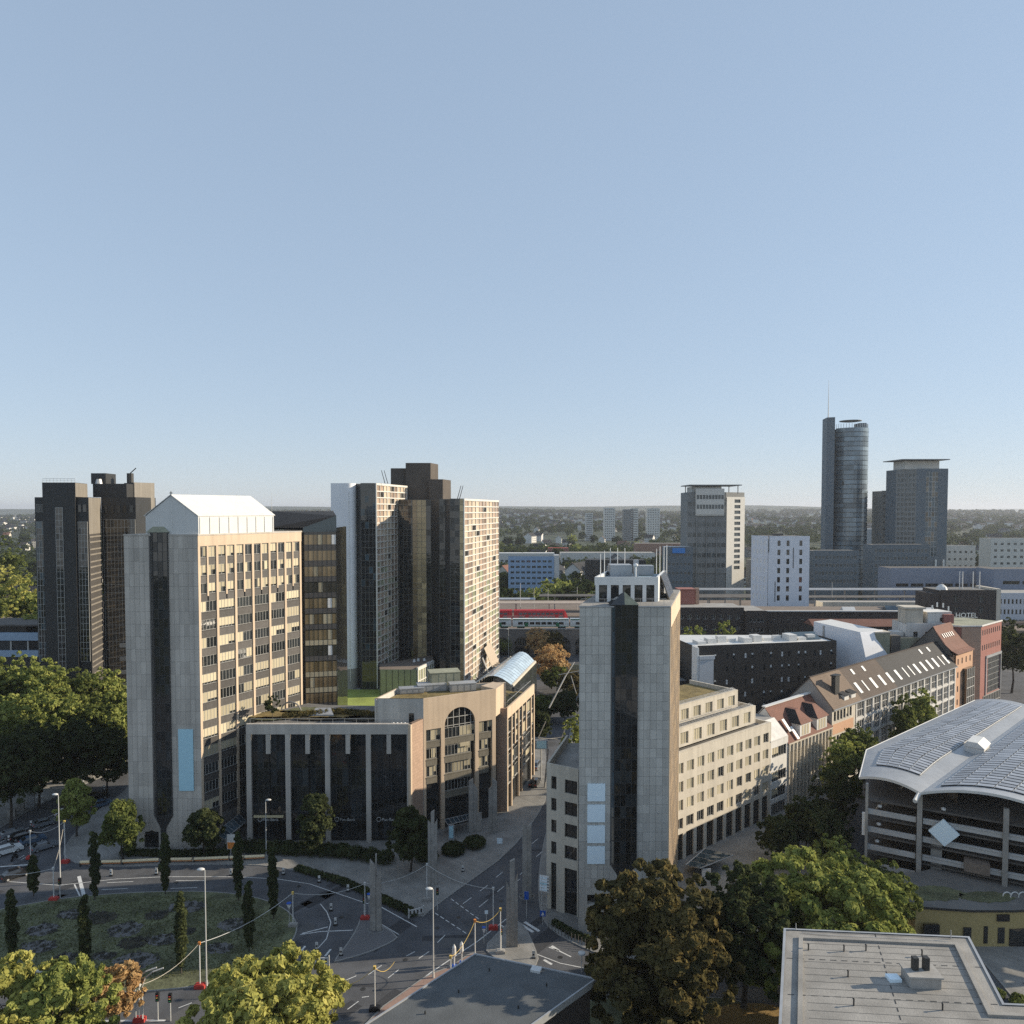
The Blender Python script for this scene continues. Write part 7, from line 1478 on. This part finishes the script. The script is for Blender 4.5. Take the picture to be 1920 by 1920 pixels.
pl = MB().box(-.8, -.1, 3.6, .8, 0, 6.2).build("board", M_white, DB, None, b[0] + .1, b[1] - .06, 0, R(-20))
for k in range(5): MB().box(-.7, -.13, 3.75 + k * .48, .5, -.105, 4.05 + k * .48).build("destination_strip", M_sblue2 if k != 2 else M_sblue, pl, None, b[0] + .1, b[1] - .06, 0, R(-20)); MB().box(.56, -.13, 3.75 + k * .48, .72, -.105, 4.0 + k * .48).build("arrow", M_black, pl, None, b[0] + .1, b[1] - .06, 0, R(-20))
def delin(label, b):
    t = thing("delineator", label, "delineator post", (b[0], b[1], 0), "delineator posts"); MB().box(-.2, -.04, .25, .2, .04, 1.25).build("white_board", M_whites, t, None, b[0], b[1], 0); MB().box(-.14, -.06, .55, .14, -.045, .8).build("dark_stripe", M_black, t, None, b[0], b[1], 0); MB().box(-.3, -.18, 0, .3, .18, .2).build("foot", M_black, t, None, b[0], b[1], 0)
DL = [((598,1655), "white delineator on the curve below the podium hedge, left"), ((653,1672), "white delineator on the curve below the podium hedge, right"), ((621,1708), "delineator between the curved lanes, upper"), ((629,1735), "delineator between the curved lanes, middle"), ((594,1782), "delineator between the curved lanes, lower"), ((639,1793), "delineator at the left traffic island's tip"), ((531,1640), "delineator before the podium, right end"), ((433,1642), "delineator before the podium, left end"), ((293,1640), "delineator before the granite tower, right"), ((208,1643), "delineator before the granite tower, left"), ((868,1635), "small delineator on the arch side pavement"), ((1000,1798), "delineator at the slip road below the tower"), ((17,1578), "delineator on the left street, near"), ((58,1550), "delineator on the left street, middle"), ((195,1482), "delineator on the left street, far")]
DLP = [(-33.6, 127.7), (-27.9, 124.6), (-29.3, 118.5), (-27.6, 114.3), (-28.8, 107.7), (-24.9, 106.3), (-40.7, 130.5), (-49.9, 130.2), (-63.3, 130.5), (-71.1, 130), (-8.8, 131.5), (3.1, 105.6), (-98.5, 143.8), (-98.6, 150.7), (-94.4, 170.4)]
for (pp, lb), b in zip(DL, DLP): delin(lb, b)
for lb, b, rz in (("striped barrier board at the podium corner kerb", (-15.3, 116.9), .45), ("striped barrier board in the curved lane above the yellow tree", (-27.3, 103.8), .1)):
    t = thing("barrier_board", lb, "barrier", (b[0], b[1], 0)); t.rotation_euler[2] = rz
    for nm_, mb, m_ in [("board", MB().box(-1.3, -.04, .3, 1.3, .04, 1.3), M_whites)] + [("stripe", MB().box(-1.1 + k * .6, -.06, .5, -.85 + k * .6, -.045, 1.1), M_black) for k in range(4)] + [("leg", MB().box(s - .05, -.2, 0, s + .05, .2, 1.5), M_pole) for s in (-1.25, 1.25)]: o = link(bpy.data.objects.new(nm_, mb.mesh(nm_, m_))); o.parent = t
# cream barrier pipe along the pavement in front of the granite tower
BP = thing("barrier_pipe", "long cream barrier rail with orange underside along the granite tower pavement", "barrier", (-60, 135, 0)); run = [(-78.8, 133.7), (-75, 133.9), (-71.4, 134.1), (-64.7, 134.8), (-58.7, 135), (-52.2, 135.6), (-49.6, 135.8), (-45.8, 136.2)]
M_pipe = mat("cream_pipe", (.80, .66, .42), .5)
for a, b in zip(run[:-1], run[1:]):
    a = Vector(a); b = Vector(b); d = (b - a); a2 = a + d * .03; b2 = b - d * .03
    MB().path([(*a2, .75), (*b2, .75)], .26, 8).build("rail", M_pipe, BP, world=True); MB().path([(*a2, .42), (*b2, .42)], .09, 5).build("orange_rail", M_orng, BP, world=True); MB().box(a2.x - .12, a2.y - .12, 0, a2.x + .12, a2.y + .12, .8).build("post", M_black, BP, world=True)
# small bollards along the slip road
for k in range(14):
    t = k / 13; p = Vector((5.7, 111.8)).lerp(Vector((11.8, 106.6)), t); p.y += 1.2; o = MB().tube((0, 0, 0), (0, 0, 1.0), .06, .05, 6).lathe([(.06, 0), (.075, .05), (.02, .1)], 6, 0, (0, 0, 1.0)).build("bollard", M_concd, None, None, p.x, p.y, .12); tag(o, "thin grey bollard on the tower kerb, %s from the crossing sign" % ORD[k], "bollard", "bollards on the slip road kerb")
# traffic island post signs and round mirror lamp near the pavilion
b = (9.8, 102.6); t = thing("mushroom_lamp", "low mushroom lamp on the pavement behind the pavilion roof", "lamp", (b[0], b[1], 0)); MB().tube((b[0], b[1], 0), (b[0], b[1], 2.6), .07).build("post", M_pole, t, world=True); MB().lathe([(.1, 0), (.55, .1), (.5, .28), (.1, .4)], 12).build("shade", M_whites, t, None, b[0], b[1], 2.5)
for lb, b in (("white pillar sign on the kerb behind the pavilion, left", (-8.2, 103.5)), ("white pillar sign on the kerb behind the pavilion, right", (-7.2, 104.3))):
    t = thing("pillar_sign", lb, "sign", (b[0], b[1], 0)); MB().lathe([(.1, 0), (.12, 1.6), (.3, 2.0), (.26, 3.0), (.05, 3.4)], 10).build("body", M_whites, t, None, b[0], b[1], 0); MB().box(-.3, -.3, 0, .3, .3, .4).build("foot", M_tblue, t, None, b[0], b[1], 0)
# ================================================================== cars
def car_meshes(col):
    L, W = 4.4, 1.78
    prof = [(-2.2, .35), (-2.2, .78), (-2.05, .95), (-.95, 1.02), (1.6, 1.05), (2.1, .95), (2.2, .62), (2.15, .32)]
    body = MB(); n = len(prof)
    for w, ins in ((-W / 2, 0), (W / 2, 0)): body.v += [(x, w, z) for x, z in prof]
    for i in range(n): j = (i + 1) % n; body.f.append((i, j, n + j, n + i)); body.m.append(0)
    body.f += [tuple(range(n))[::-1], tuple(range(n, 2 * n))]; body.m += [0, 0]
    b0 = [(-1.15, .98), (1.85, 1.02)]; t0 = [(-.45, 1.46), (1.15, 1.46)]
    cab = MB(); wl, wu = W / 2 - .06, W / 2 - .25
    lo = [(-1.15, -wl, .98), (1.85, -wl, 1.02), (1.85, wl, 1.02), (-1.15, wl, .98)]; up = [(-.45, -wu, 1.45), (1.2, -wu, 1.45), (1.2, wu, 1.45), (-.45, wu, 1.45)]
    cab.v = lo + up; cab.f = [(0, 1, 5, 4), (1, 2, 6, 5), (2, 3, 7, 6), (3, 0, 4, 7)]; cab.m = [0] * 4
    roof = MB(); roof.v = [(p[0], p[1], p[2] + .012) for p in up] + [(p[0] * .9, p[1] * .85, 1.5) for p in up]; roof.f = [(0, 1, 5, 4), (1, 2, 6, 5), (2, 3, 7, 6), (3, 0, 4, 7), (4, 5, 6, 7)]; roof.m = [0] * 5
    for a, b in ((lo[0], up[0]), (lo[1], up[1]), (lo[2], up[2]), (lo[3], up[3])): roof.tube(a, b, .05, .05, 4)
    whl = MB().tube((0, -.1, 0), (0, .1, 0), .32, .32, 12); rim = MB().tube((0, -.115, 0), (0, .115, 0), .19, .19, 8)
    lt = MB().box(-.04, -.2, -.09, .04, .2, .09)
    return dict(body=body.mesh("body", col), glazing=cab.mesh("glazing", M_glassd), roof=roof.mesh("roof", col), wheel=whl.mesh("wheel", M_black), rim=rim.mesh("rim", M_metal), light=lt.mesh("light", M_whites), tail=lt.mesh("tail", M_red))
_cm = {}
def car(label, b, rz, col, s=1.0, group="cars on the streets"):
    if col.name not in _cm: _cm[col.name] = car_meshes(col)
    m = _cm[col.name]; t = thing("car", label, "car", (b[0], b[1], 0.0), group); t.rotation_euler[2] = rz; t.scale = (s, s, s)
    def add(nm_, me, loc=(0, 0, 0), par=t): o = link(bpy.data.objects.new(nm_, me)); o.parent = par; o.location = loc; return o
    add("body", m["body"]); add("glazing", m["glazing"]); add("roof", m["roof"])
    for x in (-1.35, 1.35):
        for y in (-.8, .8): w = add("wheel", m["wheel"], (x, y, .32)); add("rim", m["rim"], (0, 0, 0), w)
    for y in (-.62, .62): add("headlight", m["light"], (-2.2, y, .68)); add("tail_light", m["tail"], (2.18, y, .74))
P_w = mat("car_white", (.70, .71, .70), .25, coat=.5); P_k = mat("car_black", (.015, .016, .018), .25, coat=.5); P_s = mat("car_silver", (.32, .35, .38), .3, metal=.5, coat=.4); P_b = mat("car_blue", (.10, .16, .24), .3, metal=.3, coat=.4)
hd = math.atan2(1, 1.5) + math.pi
for lb, b, c, s in (("white car at the left edge of the left street", (-95.4, 138.8), P_w, 1.1), ("blue-grey car by the left street corner", (-89.6, 140.6), P_s, 1.0), ("dark blue car behind the blue-grey one", (-93.5, 143.3), P_b, 1.0), ("black car with lights on in the left street", (-96.8, 145.2), P_k, 1.0), ("black van-like car up the left street", (-93.1, 164.7), P_k, 1.15), ("pale blue car half hidden behind the lime tree", (-96.1, 151.2), P_s, 1.0), ("dark car behind the lime tree", (-89.9, 161.1), P_b, 1.0), ("silver car in the far lane of the left street", (-99.5, 146.2), P_s, 1.0), ("white car beyond the lime tree on the left street", (-94.8, 156.6), P_w, 1.0), ("dark car waiting left of the lawn on the ring road", (-87.7, 129.6), P_k, 1.05)): car(lb, b, math.atan2(.75, .66) + math.pi, c, s)
for lb, b, c in (("grey car on the street before the viaduct", (13.2, 321.8), P_s), ("black car on the street before the viaduct, right of the grey one", (21.9, 320.7), P_k), ("dark car parked under the arches at left", (4.8, 331.3), P_b), ("black car parked under the arches", (19, 330.1), P_k)): car(lb, b, .05, c, 1.15)
car("black car with lights on driving down the main street beside the podium", (5.4, 173.8), 1.3 + math.pi, P_k, 1.1); car("grey truck-like car far up the main street", (5.9, 185.4), 1.3 + math.pi, P_s, 1.3)
for k, (x, y) in enumerate(((152, 215), (156, 219), (160, 222), (166, 226), (150, 209))): car(["dark car at the street end near the red corner building, leftmost", "silver car at the street end near the red corner building", "black car at the street end before the dark tree", "white car at the street end below the dark tree", "dark blue car nearest the car park roof at the street end"][k], (x, y), .8, (P_k, P_s, P_k, P_w, P_b)[k])
MCy = thing("motorcycle", "rider on a dark motorcycle beside the white car", "motorcycle", (*(-92.4, 136.2), 0)); b = (-92.4, 136.2)
MB().tube((b[0], b[1] - .7, .32), (b[0] + .12, b[1] - .7, .32), .32, .32, 10).build("wheel", M_black, MCy, world=True); MB().tube((b[0], b[1] + .7, .32), (b[0] + .12, b[1] + .7, .32), .32, .32, 10).build("wheel", M_black, MCy, world=True); MB().box(b[0] - .12, b[1] - .6, .45, b[0] + .22, b[1] + .6, .85).build("frame", P_k, MCy, world=True)
RD = thing("person", "rider in dark jacket and white helmet seated on the motorcycle", "person", (b[0], b[1], .85)); MB().lathe([(.14, 0), (.2, .15), (.22, .45), (.12, .62), (.06, .66)], 10).build("body", M_black, RD, None, b[0] + .05, b[1], .8); MB().lathe([(.05, 0), (.14, .06), (.15, .18), (.06, .28)], 10).build("helmet", M_whites, RD, None, b[0] + .05, b[1] - .05, 1.46)
# left street: parking posts, boxes and big blue road sign
for k, b in enumerate(((-105.7, 155.4), (-106.1, 158.8), (-105.3, 161.1), (-104.7, 163.2), (-102.7, 175.2), (-101.4, 177.3), (-102.6, 172.8))):
    o = MB().box(-.7, -.5, 0, .7, .5, (1.6, 1.4, 2.4, 1.2, 2.6, 3.0, 1.8)[k]).box(-.75, -.55, 0, .75, .55, .15).build("cabinet", (M_conc, M_conc, M_zinc, M_whites, M_zinc, M_conc, M_conc)[k], None, None, b[0], b[1], .13, .4); tag(o, ["grey utility box at the left street pavement, first", "grey utility box at the left street pavement, second", "tall pale utility box at the left street pavement", "small white utility box at the left street pavement", "tall pale container far up the left street", "tallest concrete block far up the left street", "low concrete block far up the left street"][k], "box")
b = (-104.1, 189.4); t = thing("road_sign", "large dark blue overhead sign board behind the left street", "road sign", (b[0], b[1], 0)); MB().box(-4.5, 0, 3.4, 4.5, .2, 5.6).build("board", M_tblue, t, None, b[0], b[1], 0); MB().tube((b[0], b[1] + .2, 0), (b[0], b[1] + .2, 4), .15).build("post", M_pole, t, world=True)
# ================================================================== plaza behind the podium: canopies, screens, clock
MS = thing("metro_entrance", "white steel frame of station entrance in the shaded street behind the podium", "canopy", (10, 190, 0))
for k, (a, b) in enumerate((((6.2, 176, 10.5), (8.0, 176, 14.5)), ((6.2, 176, 10.5), (11.5, 178, 9.6)), ((7.2, 178, 9.5), (12.2, 179, 9.8)), ((11.8, 178, 9.4), (13.4, 178, 14)), ((9.5, 190, 14), (14.2, 196, 21)), ((14.5, 200, 20), (17.2, 204, 23)), ((13.5, 215, 17), (20, 216, 18)), ((17, 214, 17), (18.5, 213, 12)))): MB().path([a, b], .12 if k != 4 else .2, 6).build("beam", M_conc, MS, world=True)
for (x, y) in ((7, 177), (12, 178)): MB().tube((x, y, 0), (x, y, 9.6), .15).build("post", M_pole, MS, world=True)
VS = thing("advertising_screen", "lit pale blue advertising screen beside the podium's rear wing", "screen", (6.8, 172, 0)); MB().box(5.3, 171.8, 9.2, 8.4, 172.3, 11.3).build("housing", M_zinc, VS, world=True); MB().box(5.7, 171.7, 9.4, 8.0, 171.79, 11.1).build("screen_face", M_sblue, VS, world=True); MB().tube((7.6, 172, 0), (8.4, 172, 9.2), .2).build("leg", M_conc, VS, world=True)
CK = thing("clock", "round street clock on a post left of the twin slab tower", "clock", (11.0, 168, 0)); MB().tube((10.2, 168, 0), (11.2, 168, 7.5), .12).build("post", M_pole, CK, world=True); me = MB().lathe([(.9, 0), (.9, .3)], 18).mesh("dial", M_whites); me.transform(Matrix.Rotation(R(90), 4, 'X')); mk("dial", me, CK, None, 11.0, 168, 8.2)
WBl = thing("low_wall", "cream low wall along the viaduct street behind the glass vault", "wall", (0, 300, 0)); MB().box(-12, 300, 0, 40, 301, 2.2).build("wall", M_olive, WBl, world=True); MB().box(-12, 299.7, 2.2, 18, 301.2, 2.8).build("rail", M_creamw, WBl, world=True)
sheet("street", [(-30, 303), (90, 303), (90, 322), (-30, 322)], .135, M_asph2); sheet("sunlit_verge", [(18, 296), (60, 296), (60, 303), (18, 303)], .14, M_sungrass)

# ================================================================== wear and small things on the ground
rg = random.Random(33)
mk_ = MB(); M_patch = mat("asphalt_patch", (.050, .051, .055), .92, n1=(9, .15)); M_patchl = mat("asphalt_worn", (.105, .104, .104), .92, n1=(9, .15))
for (mm, nn, zz) in ((M_patch, 46, .004), (M_patchl, 34, .0055)):
    pm = MB()
    for k in range(nn):
        x, y = rg.uniform(-95, 15), rg.uniform(92, 140)
        if rg.random() < .35: x, y = -22 + rg.uniform(0, 30), 90 + rg.uniform(0, 60)
        a = rg.choice((.0, .05, .9, 1.0, .95)); w, h = rg.uniform(.6, 5.5), rg.uniform(.25, 1.4); c, s = math.cos(a), math.sin(a)
        pm.poly([(x + c * p - s * q, y + s * p + c * q, zz) for p, q in ((-w, -h), (w, -h * .9), (w * .96, h), (-w, h * 1.05))])
    tag(pm.build("road_patches", mm), kind="structure")
for k, b in enumerate(((-24, 126.8), (-36.8, 126.4), (-27.2, 116.6), (-8.5, 116.6), (-15.4, 105.4), (-11.6, 113.6), (-1.8, 121.5), (3, 138.8), (-58.5, 127.7), (-27.5, 101.7), (-20.2, 98.8), (7, 106))):
    o = MB().lathe([(.38, 0), (.38, .012), (.3, .014)], 12).build("manhole_cover", M_darkst, None, None, b[0], b[1], 0); tag(o, "round iron manhole cover in the junction asphalt", "manhole cover", "manhole covers in the junction")
# plants on the beds and rough grass on the lawn
c = []; r_ = []
for f in [o for o in lawn.children if o.name.startswith("flower_bed")]:
    vs_ = [lawn.matrix_world @ Vector((v.co.x, v.co.y, v.co.z)) for v in f.data.vertices]; cx_ = sum(v.x for v in vs_) / len(vs_); cy_ = sum(v.y for v in vs_) / len(vs_); ra = max(v.x for v in vs_) - cx_; rb = max(v.y for v in vs_) - cy_
    for k in range(26):
        t = rg.uniform(0, 6.28); q = math.sqrt(rg.random()) * .95; c.append((cx_ + ra * q * math.cos(t), cy_ + rb * q * math.sin(t), .2)); r_.append(rg.uniform(.18, .42))
L_bed = leafmat("bed_leaves", [(.07, .07, .055), (.11, .108, .095), (.15, .15, .14)], .1)
tag(link(bpy.data.objects.new("bed_plants", leafmesh("bed_plants", leafcloud(c, r_, 14000, .10, 3, squash=.7), L_bed))), "low grey-green bedding plants on the round lawn", "planting", kind="stuff")
L_grass = leafmat("grass_tufts", [(.08, .09, .045), (.13, .14, .06), (.19, .20, .08)], .2)
n_ = 26000; rr = np.random.default_rng(12); t = rr.random(n_) * 6.283; q = np.sqrt(rr.random(n_)); lx = [p[0] for p in LAWN]; ly = [p[1] for p in LAWN]
gx = (min(lx) + max(lx)) / 2 + q * np.cos(t) * (max(lx) - min(lx)) / 2 * .93; gy = (min(ly) + max(ly)) / 2 + q * np.sin(t) * (max(ly) - min(ly)) / 2 * .88
tag(link(bpy.data.objects.new("grass", leafmesh("grass", leafcloud(np.stack([gx, gy, np.full(n_, .15)], 1), np.full(n_, .07), n_, .11, 4), L_grass))), "short rough grass on the round lawn", "grass", kind="stuff")
# leaf litter and seams on the two foreground roofs
for (x, y, w, d) in ((31, 70, 1.2, .3), (35.5, 66, 2.0, .25), (40, 71.5, 1.6, .3), (29.5, 60, 1.5, .4), (38, 58, 2.2, .3), (-6, 86, 1.6, .3), (1, 84, 1.0, .3), (-12, 78, 2.0, .3)): pass
for k in range(17):
    y = 75.8 - k * 1.0; xa = 28.9 - (76.6 - y) * .335; MB().box(0, -.02, 0, 14.8, .02, .012).build("sheet_joint", M_roofg, FRf, None, xa + 1.0, y - .9, 21.757, R(-5))
for (x, y, h) in ((44.2, 73.6, .9), (29.2, 75.2, .7)): MB().tube((0, 0, 0), (0, 0, h), .04, .04, 6).build("lightning_rod", M_metal, FRf, None, x, y, 21.75)
mb = MB().path([(29.6, 74.6, 21.83), (33, 74.0, 21.83), (40, 73.4, 21.83), (43.6, 73.0, 21.83)], .03, 4); mb.build("lightning_wire", M_metal, FRf, world=True)

# ================================================================== air
hz = MB().box(-28500, -450, -2, 28500, 22500, 176).build("haze", [])
hm = bpy.data.materials.new("haze_air"); hm.use_nodes = True; N = hm.node_tree.nodes; N.remove(N["Principled BSDF"])
pv = N.new("ShaderNodeVolumePrincipled"); pv.inputs["Density"].default_value = 7e-5; pv.inputs["Color"].default_value = (.88, .92, 1.0, 1); pv.inputs["Anisotropy"].default_value = 0.2
hm.node_tree.links.new(pv.outputs[0], N["Material Output"].inputs["Volume"]); hz.data.materials.append(hm)
tag(hz, "thin blue haze over the city", "haze", kind="stuff")
